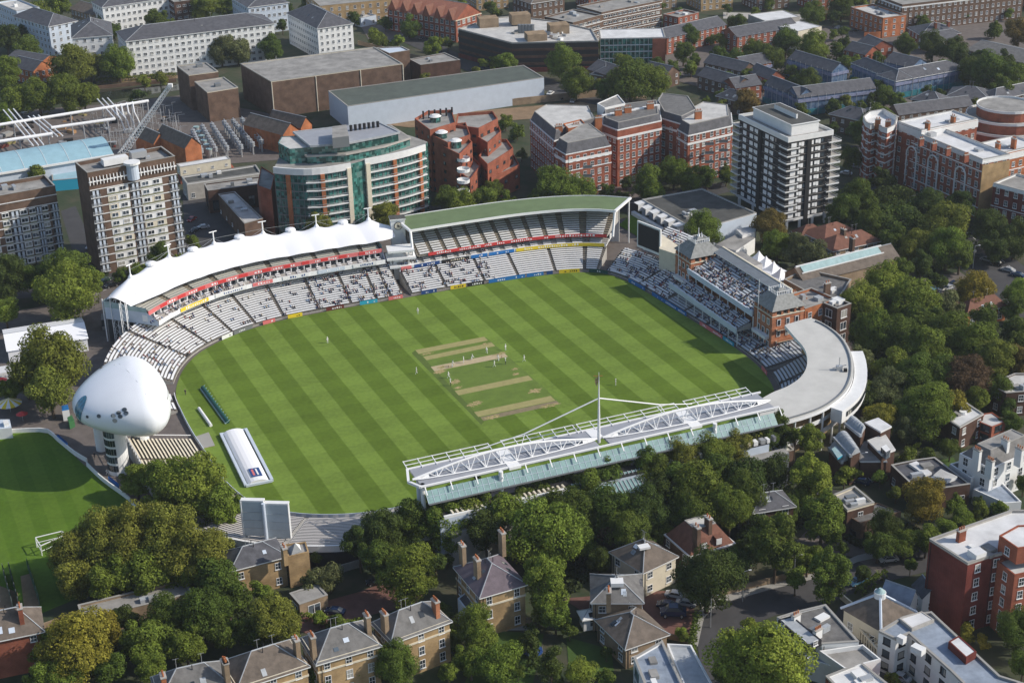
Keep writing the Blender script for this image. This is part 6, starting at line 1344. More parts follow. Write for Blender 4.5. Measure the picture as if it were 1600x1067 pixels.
# modern white framed house
t=bld('modern_house','modern house with slate blue roofs and thick white frames at the bottom edge','house',PX([(990,1030),(1018,1100),(1075,1090),(1035,1004)],7),7,'white',roof=('flat','flatblue'),floors=2,bay=5,ws=(3,2),style='g',par=.5,parmat='whitepaint')
addblock(t,PX([(1042,1008),(1078,1095),(1118,1080),(1080,1010)],6),0,6,'white','lead','right_wing',.5)
# bottom centre houses
dh=dict(floors=2,bay=3.6,ws=(1.3,1.4),style='s')
RB('hip_roof_house','buff house with ribbed brown hip roof and white garden doors','house',(978,1012),(1042,990),(942,966),5,'stock',roof=('hip','brownslate',3.2),**dh)
RB('hip_roof_house','buff house with green brown ribbed hip roof and white roof light','house',(926,940),(1003,940),(926,898),7,'stock',roof=('hip','greyslate',3),chim=((951,920,12,'stock'),),**dh)
RB('hip_roof_house','cream house with broad brown hip roof and porch near the dark round tree','house',(1005,893),(1056,869),(957,862),6.5,'cream',roof=('hip','brownslate',3.6),**dh)
b=MB(); g=G(1006,852,10); b.box((g.x,g.y,9.7),(2.4,1.6,.5),M['white'],.3); b.build('roof_light',[x for x in C if x.get('label','').startswith('cream house with broad')][0])
b=MB(); g=G(964,907,10); b.box((g.x,g.y,9.6),(2.6,2.2,.9),M['white'],0); b.build('roof_light',[x for x in C if x.get('label','').startswith('buff house with green')][0])
RB('garden_room','small white glazed garden room between the two ribbed roof houses','outbuilding',(912,967),(941,962),(912,954),3,'white',roof=('hip','white',1.2),floors=1,bay=2,ws=(1.2,1.8))
RB('mansard_house','brown mansard house with pale lead flat top and two dormers','house',(1078,872),(1150,850),(1050,832),5.5,'brown',roof=('mansard','tile',4.4,3.2,'flatlight'),chim=((1089,820,12.5,'brown'),(1107,806,12.5,'brown')),**dh)
t=[x for x in C if x.name.startswith('mansard_house')][0]; b=MB()
for f in(.3,.62): p=Vector(rect((1078,872),(1150,850),(1050,832),5.5)[0]).lerp(Vector(rect((1078,872),(1150,850),(1050,832),5.5)[1]),f); b.box((p.x-.3,p.y+1.7,7.2),(1.6,2.4,1.9),M['tile'],R_(22)); b.box((p.x+.1,p.y+.5,7.2),(1.3,.15,1.4),M['white'],R_(22))
b.build('dormer',t)
vk=dict(floors=3,bay=4.2,ws=(1.1,1.8),style='s',z0=1.,bands=((7.2,.4),(9.6,.3)),bandmat='cream')
t=RB('brick_villa','buff brick villa with purple slate hip roof and three tall chimneys','house',(751,932),(820,912),(714,886),10,'yellow',roof=('hip','purpleslate',3.6),chim=((722,848,16,'stock'),(745,870,16,'stock'),(784,828,16,'stock')),**vk)
addblock(t,PX([(715,935),(726,950),(742,945),(728,925)],6),0,6,'bluewhite','slate','porch',.1,wins=(1,3,(.8,2),'k'))
b=MB(); b.prism(rect((715,905),(749,948),(725,900),6.5),0,6.5,M['bluewhite'],M['bluewhite']); b.build('rendered_side',t)
RB('brick_villa','buff villa with grey slate hip roof and big orange potted chimney','house',(612,1003),(702,970),(588,972),9.5,'yellow',roof=('hip','greyslate',3.8),chim=((600,955,14.6,'stock'),(680,935,14.6,'terracotta')),**vk)
RB('brick_villa','buff villa with grey slate hip roof left of the orange chimney','house',(496,1036),(592,1008),(472,998),9.5,'yellow',roof=('hip','greyslate',3.8),chim=((487,990,15,'stock'),(573,958,15,'stock')),**vk)
RB('brick_villa','buff villa with worn brown slate roof and red ridge tiles','house',(372,1075),(480,1040),(345,1035),9.5,'yellow',roof=('hip','brownslate',3.8),chim=((462,995,15,'stock'),(350,1030,15,'stock')),**vk)
RB('brick_villa','buff villa with slate roof cut by the bottom edge','house',(250,1098),(362,1072),(235,1060),9.5,'yellow',roof=('hip','greyslate',3.8),chim=((254,1052,15,'orange'),(352,1030,15,'stock')),**vk)
RB('red_brick_house','long red brick house with brown tiled roof in the bottom left corner','house',(-40,1007),(66,985),(-45,972),9,'red',roof=('hip','brownslate',4),floors=3,bay=5,ws=(1.1,1.3),style='s',chim=((30,945,14.5,'red'),))
t=RB('brick_lodge','buff brick lodge with grey leaded roof under the near end stand','house',(362,890),(446,868),(352,862),7.5,'yellow',roof=('hip','slate',2.6),floors=2,bay=5,ws=(1.1,1.5),style='s',chim=((443,852,12,'yellow'),))
addblock(t,PX([(450,872),(483,864),(478,848),(446,852)],7.5),0,7.5,'yellow','flatgrey','side_wing',.4); b=MB(); a=G(455,868,7.6);c=G(471,860,7.6);e=G(461,848,10.5); b.poly([a,c,e],M['lead']); b.poly([c,G(468,850,7.6),e],M['white']); b.poly([G(450,856,7.6),a,e],M['lead']); b.build('roof_gable',t)
bld('long_shed','long flat roofed brick shed with pale coping under the plane trees','shed',PX([(122,948),(130,971),(268,938),(300,928),(290,908)],4),4,'stock',roof=('flat','flatgrey'),floors=0,par=.5,parmat='stock',junk=2)
RB('garage','low brick garage with grey roof and cream doors by the red drive','garage',(468,945),(512,930),(456,926),3.4,'stock',roof=('flat','flatgrey'),floors=1,bay=4,ws=(2.6,2),style='w',z0=.4,par=.1)
t=RB('white_marquee','long white event marquee beside the road on the left','marquee',(12,548),(136,528),(5,515),4,'membrane',roof=('gable','membrane',1.8,0),floors=0)
# ================================================================ trees
def crown_mesh(seed,nl,leaf,shape='round',lobes=26):
    rn=random.Random(seed); V=[];Fc=[]; L=[]
    for i in range(lobes):
        while True:
            x,y,z=rn.uniform(-1,1),rn.uniform(-1,1),rn.uniform(-1,1)
            if x*x+y*y+z*z<1: break
        k=rn.uniform(.42,.84)
        v=Vector((x,y,z)).normalized()*k*rn.uniform(.85,1.05)
        if shape=='tall': v.z*=1.7
        elif shape=='cone': v=Vector((v.x*(.75-.4*z),v.y*(.75-.4*z),v.z*1.8))
        elif shape=='flat': v.z*=.55
        elif shape=='wide': v.x*=1.25; v.z*=.75
        r=rn.uniform(.20,.42)*(1 if shape!='cone' else .8)
        L.append((v,r))
    L.append((Vector((0,0,0)),.55 if shape!='flat' else .4)); tot=sum(r*r for _,r in L)
    for v,r in L:
        n=int(nl*r*r/tot); ex,ey,ez=rn.uniform(.85,1.2),rn.uniform(.85,1.2),rn.uniform(.7,.95)
        for i in range(n):
            d=Vector((rn.gauss(0,1),rn.gauss(0,1),rn.gauss(0,1))).normalized()
            if d.z<-.55 and rn.random()<.6: continue
            # drop leaves deep inside another lobe
            p=v+Vector((d.x*ex,d.y*ey,d.z*ez))*r*rn.uniform(.80,1.1)
            if any((p-w_).length<q*.66 for w_,q in L if w_ is not v): continue
            nn=(d*.9+Vector((rn.gauss(0,.5),rn.gauss(0,.5),.25+rn.gauss(0,.5)))).normalized(); a=nn.orthogonal().normalized(); c=nn.cross(a); t=rn.uniform(0,6.28)
            a,c=a*math.cos(t)+c*math.sin(t),c*math.cos(t)-a*math.sin(t); s=leaf*rn.uniform(.6,1.4); k=len(V)
            V+=[tuple(p+a*s),tuple(p+c*s*.7),tuple(p-a*s),tuple(p-c*s*.7)]; Fc.append((k,k+1,k+2,k+3))
    for i in range(len(L)*26):
        v,r=L[i%len(L)]; d=Vector((rn.gauss(0,1),rn.gauss(0,1),rn.gauss(0,1))).normalized(); p=v*.92+d*r*rn.uniform(.3,.74); nn=d; a=nn.orthogonal().normalized(); c=nn.cross(a); s=r*rn.uniform(.26,.42); k=len(V)
        V+=[tuple(p+a*s),tuple(p+c*s),tuple(p-a*s),tuple(p-c*s)]; Fc.append((k,k+1,k+2,k+3))
    me=bpy.data.meshes.new('crown'); me.from_pydata(V,[],Fc); me.materials.append(M['leaf']); me.update(); return me
def trunk_mesh(seed,shape='round'):
    rn=random.Random(seed); b=MB(); b.tube((0,0,-1.15),(rn.uniform(-.04,.04),0,-.35),.075,M['bark'],8,.05)
    for i in range(6): a=i*1.05+rn.uniform(-.3,.3); q=Vector((math.cos(a)*.42,math.sin(a)*.42,rn.uniform(-.05,.35))); b.tube((0,0,-.45),q,.04,M['bark'],5,.014); 
    b.tube((0,0,-.4),(0,0,.4),.045,M['bark'],5,.015)
    me=bpy.data.meshes.new('trunk'); me.from_pydata(b.v,[],b.f); me.materials.append(M['bark']); me.update(); return me
CM={'r':[crown_mesh(i,11000,.043) for i in range(5)],'R':[crown_mesh(20+i,26000,.029,lobes=44) for i in range(4)],'t':[crown_mesh(40+i,14000,.042,'tall',34) for i in range(3)],
 'c':[crown_mesh(50+i,8000,.04,'cone',22) for i in range(2)],'s':[crown_mesh(60+i,2600,.07,lobes=16) for i in range(4)],'f':[crown_mesh(70+i,9000,.04,'flat') for i in range(2)],'w':[crown_mesh(80+i,14000,.032,'wide',34) for i in range(2)]}
TM=[trunk_mesh(i) for i in range(3)]
COL={'g':(.112,.160,.030),'l':(.155,.215,.040),'d':(.052,.082,.022),'o':(.138,.166,.036),'y':(.19,.185,.034),'b':(.13,.105,.035),'p':(.075,.055,.038),'e':(.10,.125,.062),'m':(.080,.122,.026),'a':(.19,.155,.03)}
COL={k:(v[0]*1.16,v[1]*1.06,v[2]*.82) for k,v in COL.items()}
CN={'g':'mid green','l':'light green','d':'dark green','o':'olive green','y':'yellowing','b':'bronze brown','p':'dull reddish brown','e':'grey green','m':'deep green','a':'amber turning'}
SN={'r':'round','R':'big spreading','t':'tall upright','c':'conical','s':'small round','f':'flat topped','w':'wide bushy'}
ORD=['first','second','third','fourth','fifth','sixth','seventh','eighth','ninth','tenth','eleventh','twelfth','thirteenth','fourteenth','fifteenth','sixteenth','seventeenth','eighteenth','nineteenth','twentieth','twenty first','twenty second','twenty third','twenty fourth','twenty fifth','twenty sixth','twenty seventh','twenty eighth','twenty ninth','thirtieth']
# place -> list of (x, y, radius px, shape, colour) of crown centres
TREES={
'beyond the long white marquee':[(14,432,34,'R','d'),(62,440,26,'r','m'),(108,425,38,'R','m'),(98,455,42,'R','l'),(8,487,20,'r','l'),(140,440,20,'r','g')],
'around the white pod plaza':[(80,565,50,'R','o'),(78,612,34,'r','o'),(40,590,26,'r','o'),(15,610,18,'r','g')],
'left of the near end stand':[(302,762,48,'R','l'),(262,750,34,'r','l'),(213,748,23,'r','l'),(345,790,34,'r','l'),(250,790,30,'r','l')],
'in the row beside nursery lawn':[(115,865,38,'R','o'),(160,850,46,'R','o'),(210,845,50,'R','o'),(262,850,50,'R','o'),(305,870,46,'R','o'),(120,905,30,'r','o'),(165,905,34,'r','g'),(215,890,40,'r','g'),(340,905,34,'r','m'),(275,885,34,'r','g'),(330,860,30,'r','o')],
'in the lower left garden belt':[(120,1012,50,'R','y'),(75,1010,26,'r','g'),(160,985,28,'r','y'),(68,1062,28,'r','g'),(105,1058,28,'r','g'),(225,1000,34,'r','g'),(268,962,34,'R','m'),(318,955,40,'R','m'),(356,935,34,'r','m'),(290,1005,30,'r','g'),(235,1045,24,'r','g'),(430,968,38,'R','o'),(395,985,24,'r','m'),(350,985,28,'r','m'),(195,965,22,'r','d'),(500,965,14,'s','l'),(515,900,24,'f','e'),(490,905,18,'s','e'),(455,985,16,'s','g'),(525,968,14,'s','m'),(410,925,18,'s','l'),(170,1045,24,'r','m')],
'behind the truss roofed stand':[(598,830,36,'R','d'),(640,815,32,'R','m'),(690,815,32,'r','g'),(735,808,34,'r','g'),(780,795,30,'r','g'),(835,775,28,'t','m'),(872,762,26,'t','g'),(912,760,26,'t','g'),(945,745,26,'t','m'),(985,745,28,'r','g'),(1013,728,24,'t','m'),(1058,718,30,'R','o'),(1100,705,32,'R','g'),(1140,700,32,'R','o'),(1180,695,28,'r','g'),(1216,670,20,'t','m'),(1265,683,20,'r','g'),(1243,680,14,'s','g'),(955,800,40,'R','m'),(1005,800,38,'R','d'),(1060,755,34,'r','m'),(1095,768,40,'w','g'),(1140,790,32,'R','g'),(905,800,30,'r','m'),(1170,745,30,'r','d'),(1210,740,26,'r','d'),(1120,735,28,'r','m'),(810,790,24,'r','m'),(1030,770,26,'r','d'),(760,830,30,'r','d'),(665,800,26,'t','m'),(705,790,26,'r','g'),(745,778,24,'t','m'),(1030,745,30,'R','m'),(1080,725,28,'r','o'),(1120,712,28,'R','g'),(1162,690,26,'r','o'),(1195,678,20,'r','m'),(900,800,36,'R','m'),(860,795,30,'R','m'),(985,830,32,'R','m'),(1080,800,34,'R','m'),(1165,770,30,'R','m'),(560,842,24,'r','d'),(590,870,26,'r','m')],
'among the bottom villa gardens':[(600,872,30,'r','d'),(640,900,44,'R','g'),(618,850,24,'r','m'),(700,840,26,'r','g'),(852,835,52,'R','l'),(905,845,28,'r','g'),(965,840,26,'s','p'),(1035,830,22,'r','g'),(850,915,34,'t','g'),(868,960,24,'r','g'),(890,985,14,'s','m'),(745,985,34,'R','g'),(778,1035,34,'w','g'),(735,1030,26,'r','g'),(618,1035,32,'R','m'),(862,1042,26,'c','d'),(905,1050,24,'w','l'),(945,1060,16,'s','m'),(1105,905,46,'R','d'),(1145,880,28,'r','d'),(1065,990,12,'s','l'),(700,1050,18,'s','g'),(505,1055,20,'r','m'),(560,1050,16,'s','g'),(830,1000,18,'s','d'),(935,875,20,'r','d'),(1010,852,18,'s','d'),(680,880,20,'s','d')],
'between truss stand and curving road':[(1268,745,33,'t','l'),(1285,800,32,'t','g'),(1300,828,22,'r','m'),(1213,850,36,'t','m'),(1262,872,22,'r','g'),(1298,893,32,'t','m'),(1243,905,18,'s','g'),(1185,830,26,'r','d'),(1320,740,16,'s','g'),(1160,860,20,'r','d'),(1225,790,24,'r','m')],
'at the bottom edge by the road':[(1185,1035,62,'R','l'),(1140,1050,26,'r','l'),(1235,1050,26,'r','g'),(1172,975,14,'s','l'),(1590,985,32,'R','m'),(1600,1035,22,'r','m'),(1395,1062,14,'s','g'),(1510,985,14,'s','y'),(1535,1000,12,'s','y')],
'around the right hand modern houses':[(1444,777,32,'R','a'),(1385,825,26,'R','d'),(1372,850,22,'r','m'),(1415,845,24,'w','g'),(1448,842,22,'r','g'),(1480,830,18,'r','g'),(1505,812,18,'r','g'),(1493,788,18,'s','g'),(1530,795,14,'s','g'),(1560,795,14,'s','l'),(1400,770,14,'s','g'),(1375,745,14,'s','m'),(1420,712,14,'s','g'),(1450,710,14,'s','m'),(1485,700,16,'w','m'),(1580,660,18,'r','m'),(1575,635,16,'s','d'),(1335,740,12,'s','g')],
'in the dense right hand wood':[(1345,475,34,'R','l'),(1382,452,38,'R','l'),(1425,470,38,'R','g'),(1365,520,34,'R','g'),(1405,530,34,'R','m'),(1440,500,30,'r','m'),(1445,545,36,'R','g'),(1480,525,34,'R','m'),(1520,540,34,'R','g'),(1395,575,30,'r','g'),(1430,590,34,'R','m'),(1465,590,30,'r','m'),(1510,590,34,'R','p'),(1385,605,28,'R','e'),(1450,640,38,'R','g'),(1490,635,28,'r','y'),(1420,645,28,'r','m'),(1375,655,26,'R','y'),(1418,670,20,'r','e'),(1555,560,32,'R','o'),(1590,560,26,'r','b'),(1560,610,22,'r','m'),(1345,565,22,'r','e'),(1350,620,22,'r','d'),(1480,480,26,'r','e'),(1540,500,22,'r','m'),(1590,520,24,'r','m'),(1350,530,20,'r','d'),(1525,625,20,'r','g')],
'by the right hand car park':[(1523,453,30,'R','a'),(1590,460,22,'R','l'),(1585,480,18,'r','m'),(1465,440,16,'s','d')],
'in the grove below white tower':[(1200,352,24,'R','b'),(1215,382,22,'R','g'),(1245,388,22,'r','e'),(1272,402,22,'r','e'),(1330,245,16,'t','m'),(1318,330,24,'R','m'),(1345,310,26,'R','m'),(1395,308,30,'f','d'),(1400,345,36,'f','d'),(1380,285,20,'r','d'),(1450,320,26,'R','d'),(1475,355,34,'R','o'),(1430,385,24,'R','o'),(1395,375,22,'r','m'),(1480,385,30,'R','g'),(1500,320,24,'r','d'),(1545,355,28,'R','d'),(1585,372,26,'R','d'),(1555,385,22,'r','d'),(1360,350,24,'R','m'),(1500,400,22,'r','m'),(1440,412,18,'r','d'),(1410,420,18,'r','m'),(1340,345,18,'r','d'),(1298,345,12,'s','m'),(1290,405,14,'s','e')],
'behind the green roofed stand':[(697,312,20,'R','m'),(725,320,24,'R','g'),(760,315,24,'R','g'),(790,320,18,'r','g'),(770,295,16,'r','m'),(862,298,34,'R','g'),(900,305,28,'R','g'),(838,318,20,'r','g'),(925,312,16,'s','m'),(948,300,14,'s','m'),(970,308,14,'s','d'),(1015,290,26,'R','g'),(1053,268,22,'R','g'),(1078,280,20,'r','g'),(1105,275,16,'r','m'),(1135,275,14,'s','m'),(1100,358,26,'R','g'),(980,285,10,'s','d'),(1128,258,12,'s','m')],
'behind the white tented roof':[(500,347,20,'r','o'),(600,338,20,'r','o'),(246,396,18,'t','m'),(275,410,12,'s','g'),(215,425,14,'s','g'),(300,378,12,'s','g'),(240,425,12,'s','m'),(58,272,18,'s','g'),(190,430,12,'s','m'),(640,290,12,'s','m')],
'beside the far left canal':[(10,112,26,'R','g'),(45,78,20,'r','m'),(60,150,26,'R','g'),(25,158,22,'r','g'),(100,146,28,'R','g'),(130,148,22,'r','g'),(112,100,30,'R','o'),(140,100,22,'r','o'),(185,98,24,'R','g'),(10,60,20,'r','d'),(40,55,16,'r','d'),(5,180,16,'r','g'),(60,20,20,'r','g'),(90,5,20,'r','g'),(160,32,12,'s','m'),(178,48,12,'s','m'),(245,28,16,'r','m'),(322,12,20,'R','g'),(355,10,16,'r','g'),(283,84,16,'r','m'),(305,84,14,'r','e'),(345,78,20,'R','e'),(370,76,20,'r','e'),(402,72,14,'r','m'),(425,74,18,'r','m'),(215,150,12,'s','d'),(225,126,12,'s','o'),(250,122,12,'s','o')],
'around the topmost red school':[(553,28,11,'s','m'),(602,36,12,'r','m'),(638,42,15,'r','m'),(583,56,13,'r','g'),(597,63,12,'r','g'),(622,64,11,'r','l'),(677,72,15,'r','l'),(700,68,10,'s','m'),(757,100,9,'s','l'),(790,97,17,'r','l'),(722,8,12,'s','g'),(768,14,14,'r','m'),(700,42,10,'s','m')],
'between warehouse and mansion blocks':[(878,98,24,'R','g'),(900,128,22,'R','g'),(945,138,15,'r','g'),(985,125,32,'R','m'),(1020,128,26,'R','g'),(1048,112,14,'s','m'),(808,205,12,'s','g'),(790,190,12,'s','g'),(815,240,10,'s','m'),(975,100,16,'r','g'),(1165,160,18,'R','b'),(1125,148,10,'s','g'),(860,178,8,'s','m')],
'on the upper right estate':[(1078,55,15,'R','m'),(1068,82,16,'r','m'),(1080,106,13,'r','g'),(1110,62,8,'s','g'),(1122,88,15,'r','m'),(1150,92,15,'r','m'),(1178,82,18,'R','m'),(1196,85,16,'r','m'),(1150,36,15,'r','m'),(1138,122,12,'r','m'),(1168,118,12,'r','g'),(1128,165,10,'s','g'),(1270,20,18,'R','m'),(1315,8,20,'R','m'),(1345,4,14,'r','g'),(1385,6,18,'r','d'),(1228,65,20,'R','m'),(1272,72,22,'R','g'),(1208,88,18,'r','m'),(1320,66,12,'s','d'),(1416,70,15,'R','m'),(1458,72,20,'R','d'),(1492,78,20,'R','d'),(1530,92,15,'r','d'),(1568,96,15,'r','d'),(1370,92,12,'s','m'),(1412,102,13,'s','o'),(1297,114,13,'r','o'),(1322,98,13,'r','m'),(1262,126,18,'R','m'),(1242,128,14,'r','m'),(1382,150,15,'R','m'),(1403,157,14,'r','m'),(1226,152,13,'r','m'),(1300,165,12,'s','m'),(1345,205,18,'R','m'),(1370,188,22,'R','m'),(1520,112,20,'R','m'),(1545,112,26,'R','m'),(1578,120,24,'R','m'),(1565,138,20,'r','m'),(1524,162,12,'s','o'),(1592,52,20,'R','b'),(1555,45,14,'r','m'),(1250,172,12,'s','m'),(1238,112,11,'s','m'),(1180,20,10,'s','g'),(1060,20,9,'s','m'),(1500,20,14,'r','m'),(1440,35,12,'r','m'),(1335,130,10,'s','m'),(1450,142,10,'s','m')],
'on the top edge':[(380,4,12,'s','m'),(660,4,10,'s','m'),(760,2,10,'s','g'),(1030,12,10,'s','m'),(480,5,12,'s','m'),(1200,5,10,'s','m'),(1480,5,12,'r','d')],
}
rt_=random.Random(99); used=set(); NT=0; ALL=[]
for place,L in TREES.items():
    L=sorted(L,key=lambda a:a[0]); cnt={}
    for (x,y,r,sh,co) in L: cnt[(sh,co)]=cnt.get((sh,co),0)+1
    seen={}
    for (x,y,r,sh,co) in L:
        s=mpp(x,y,6); Rm=r*s*1.16; vz={'t':1.75,'c':1.9,'f':.75,'w':.85}.get(sh,1.); zc=Rm*(.95*vz if sh not in('t','c') else 1.45)+ (1.5 if r>14 else .6)
        if sh in('t','c'): Rm*=.92
        
        if place=='behind the truss roofed stand': zc=max(zc,9.8+1.2*math.sin(x)) if y<800 else max(zc,8.5)
        g=G(x,y,zc); k=(sh,co); seen[k]=seen.get(k,0)+1
        lab=f"{SN[sh]} {CN[co]} tree {place}"
        if cnt[k]>1: lab=f"{SN[sh]} {CN[co]} tree {place}, {ORD[seen[k]-1]} such from left"
        if len(lab.split())>16: lab=f"{SN[sh]} {CN[co]} tree {place}, {ORD[seen[k]-1]} from left"
        c=COL[co]; j=rt_.uniform(.86,1.14); col=(c[0]*j*rt_.uniform(.92,1.08),c[1]*j,c[2]*j,1)
        sc_=Rm; ro=rt_.uniform(0,6.28); fz=rt_.uniform(.92,1.08)
        key=sh if (sh!='R' or True) else 'r'
        ALL.append((r,lab,place,Vector((g.x,g.y,zc)),ro,(sc_*rt_.uniform(.93,1.07),sc_*rt_.uniform(.93,1.07),sc_*fz),col,key)); NT+=1
# more trees in the open gaps, kept clear of the buildings and roads
def P_px(p): q=p-CAM; dd=q.dot(fw); return 800+F*q.dot(CR)/dd,533.5-F*q.dot(CU)/dd
def inside(pt,P,m=1.5):
    Q=inset(P,-m); c=False; k=len(Q)
    for i in range(k):
        (x1,y1),(x2,y2)=Q[i],Q[(i+1)%k]
        if (y1>pt[1])!=(y2>pt[1]) and pt[0]<(x2-x1)*(pt[1]-y1)/(y2-y1)+x1: c=not c
    return c
for place,(x0,y0,x1,y1),n_,(ra,rb),cols in (('scattered over the upper estate',(1040,60,1600,170),30,(9,14),'mmdgo'),('in gaps along the top right',(1040,5,1600,55),14,(8,12),'mdg'),('in gaps above the white slabs',(0,8,470,50),12,(9,13),'mdg'),('dotted behind the red mansions',(1150,165,1420,300),12,(10,15),'mdd'),('dotted round the far office blocks',(640,60,1040,150),10,(9,13),'mgo'),('squeezed between the right hand houses',(1180,740,1600,900),12,(11,16),'dmm'),('squeezed between the bottom villas',(480,870,1000,1060),10,(11,16),'mgd')):
    new=[]; tries=0
    while len(new)<n_ and tries<400:
        tries+=1; x,y=rt_.uniform(x0,x1),rt_.uniform(y0,y1); r=rt_.uniform(ra,rb); s=mpp(x,y,4); Rm=r*s; g=G(x,y,Rm*1.1+1)
        if any(inside((g.x,g.y),P,Rm*.55) for P in FOOT) or any((g-q[0]).length<(Rm+q[1])*.6 for q in new): continue
        if 940<y and x>1100 or (1100<x<1340 and y>880): continue
        new.append((g,Rm,rt_.choice(cols)))
    new.sort(key=lambda q:q[0].x)
    for i,(g,Rm,co) in enumerate(new):
        c=COL[co]; q=P_px(g); ALL.append((Rm/((g-CAM).dot(fw)/F)*(1 if 0<q[0]<1600 and 0<q[1]<1067 else 0),f"small {CN[co]} tree {place}, {ORD[i]} from left",place,g,rt_.uniform(0,6),(Rm,Rm,Rm),(*c,1),'r')); NT+=1
ALL.sort(key=lambda a:-a[0])
for (r,lab,place,g,ro,s3,col,key) in ALL[:300]:
    t=thing('tree',lab,'tree',(g.x,g.y,0),'trees '+place); inst(rt_.choice(CM[key]),'crown',t,g,ro,s3,col); inst(rt_.choice(TM),'trunk',t,g,ro,(s3[0],s3[0],g.z/1.15))
# the smaller, farther trees as one mesh
import numpy as np
far=ALL[300:]; cvs=[]; cfs=[]; ccs=[]; nv0=0; PR=[]
for me in CM['s']:
    a=np.empty(len(me.vertices)*3); me.vertices.foreach_get('co',a); PR.append(a.reshape(-1,3))
TP=[]
for me in TM:
    a=np.empty(len(me.vertices)*3); me.vertices.foreach_get('co',a); TP.append((a.reshape(-1,3),[tuple(p.vertices) for p in me.polygons]))
for (r,lab,place,g,ro,s3,col,key) in far:
    a=PR[rt_.randrange(4)]; ca,sa=math.cos(ro),math.sin(ro); x=a[:,0]*s3[0];y=a[:,1]*s3[1];z=a[:,2]*s3[2]*({'t':1.6,'c':1.7,'f':.6,'w':.8}.get(key,1))
    cvs.append(np.stack([g.x+x*ca-y*sa,g.y+x*sa+y*ca,g.z+z],1)); ccs.append(np.tile(np.array(col),(len(a),1)))
if far:
    Vn=np.concatenate(cvs); Cn=np.concatenate(ccs); nq=len(Vn)//4
    me=bpy.data.meshes.new('far_trees'); me.vertices.add(len(Vn)); me.vertices.foreach_set('co',Vn.ravel()); me.loops.add(len(Vn)); me.loops.foreach_set('vertex_index',np.arange(len(Vn),dtype=np.int32)); me.polygons.add(nq); me.polygons.foreach_set('loop_start',np.arange(0,len(Vn),4,dtype=np.int32)); me.update(calc_edges=True)
    at=me.color_attributes.new('tint','FLOAT_COLOR','POINT'); at.data.foreach_set('color',Cn.ravel())
    lm=M['leaf'].copy(); n=lm.node_tree; oi=[x for x in n.nodes if x.type=='OBJECT_INFO'][0]; an=n.nodes.new('ShaderNodeAttribute'); an.attribute_name='tint'
    for l in list(n.links):
        if l.from_node==oi and l.from_socket.name=='Color': n.links.new(an.outputs['Color'],l.to_socket)
    me.materials.append(lm); o=bpy.data.objects.new('far_trees',me); C.link(o); tag(o,'many smaller green trees between the far houses and blocks','trees',kind='stuff')
    b=MB()
    for (r,lab,place,g,ro,s3,col,key) in far: b.tube((g.x,g.y,0),(g.x,g.y,g.z),.07*s3[0],M['bark'],5,.03*s3[0])
    o=b.build('far_tree_trunks'); tag(o,'trunks of the many smaller trees','trees',kind='stuff')
# hedges: clipped runs of leaves
def hedge(px,w_,h,col,lab,z=0.):
    cv=Curve([Vector(G2(*p)) for p in px],False); rn=random.Random(int(px[0][0])); V=[];Fc=[]; n=int(cv.T*26*(h+w_)/2)
    for i in range(n):
        q=rn.uniform(0,cv.T); o=rn.uniform(-w_/2,w_/2)*(1+.25*math.sin(q*1.7)); zz=rn.uniform(0,h)*(1+.15*math.sin(q*2.3))
        if abs(o)<w_*.33 and zz<h*.75: zz=h*rn.uniform(.85,1.1)
        p=cv.at(q,o); P=Vector((p.x,p.y,zz+z)); nn=Vector((rn.gauss(0,1),rn.gauss(0,1),rn.gauss(.6,1))).normalized(); a=nn.orthogonal().normalized()*rn.uniform(.15,.32); c=nn.cross(a); k=len(V); V+=[tuple(P+a),tuple(P+c),tuple(P-a),tuple(P-c)]; Fc.append((k,k+1,k+2,k+3))
    me=bpy.data.meshes.new('hedge'); me.from_pydata(V,[],Fc); me.materials.append(M['leaf']); me.update(); o=bpy.data.objects.new('hedge',me); C.link(o); o.color=(*COL[col],1); tag(o,lab,'hedge','garden hedges')
for a in [([(1090,965),(1080,1010),(1085,1050)],1.6,1.6,'m','low hedge along the drive wall beside the curving road'),([(1340,930),(1375,905),(1385,900)],2,1.6,'m','dark hedge beside the parked light blue car'),([(960,1030),(990,1012)],2,1.5,'m','hedge between the ribbed roof house and modern house'),([(700,975),(712,1030)],2,2,'g','shrub hedge left of the garden lawn'),([(830,990),(835,1060)],2.4,2.6,'d','tall dark hedge right of the garden lawn'),([(445,960),(540,980),(570,975)],2,1.4,'g','hedge under the red brick drive'),([(360,930),(455,905)],2.5,1.6,'l','light hedge in front of the brick lodge'),([(1400,730),(1436,700)],1.8,1.6,'g','hedge beside the zinc roofed houses'),([(1455,700),(1520,690)],2.4,1.8,'m','hedge below the white skylight brick house'),([(200,430),(300,402)],2.5,1.8,'g','hedge along the foot of the tall flats'),([(940,315),(990,310)],2,2.2,'d','dark hedge behind the green roofed stand'),([(1130,290),(1145,283)],2,2.,'m','hedge at the foot of the mansion right pavilion'),([(150,131),(275,121)],3,2,'o','overgrown bank hedge beside the canal'),([(1420,425),(1480,418)],2.6,1.5,'m','hedge at the head of the right car park')]: hedge(*a)
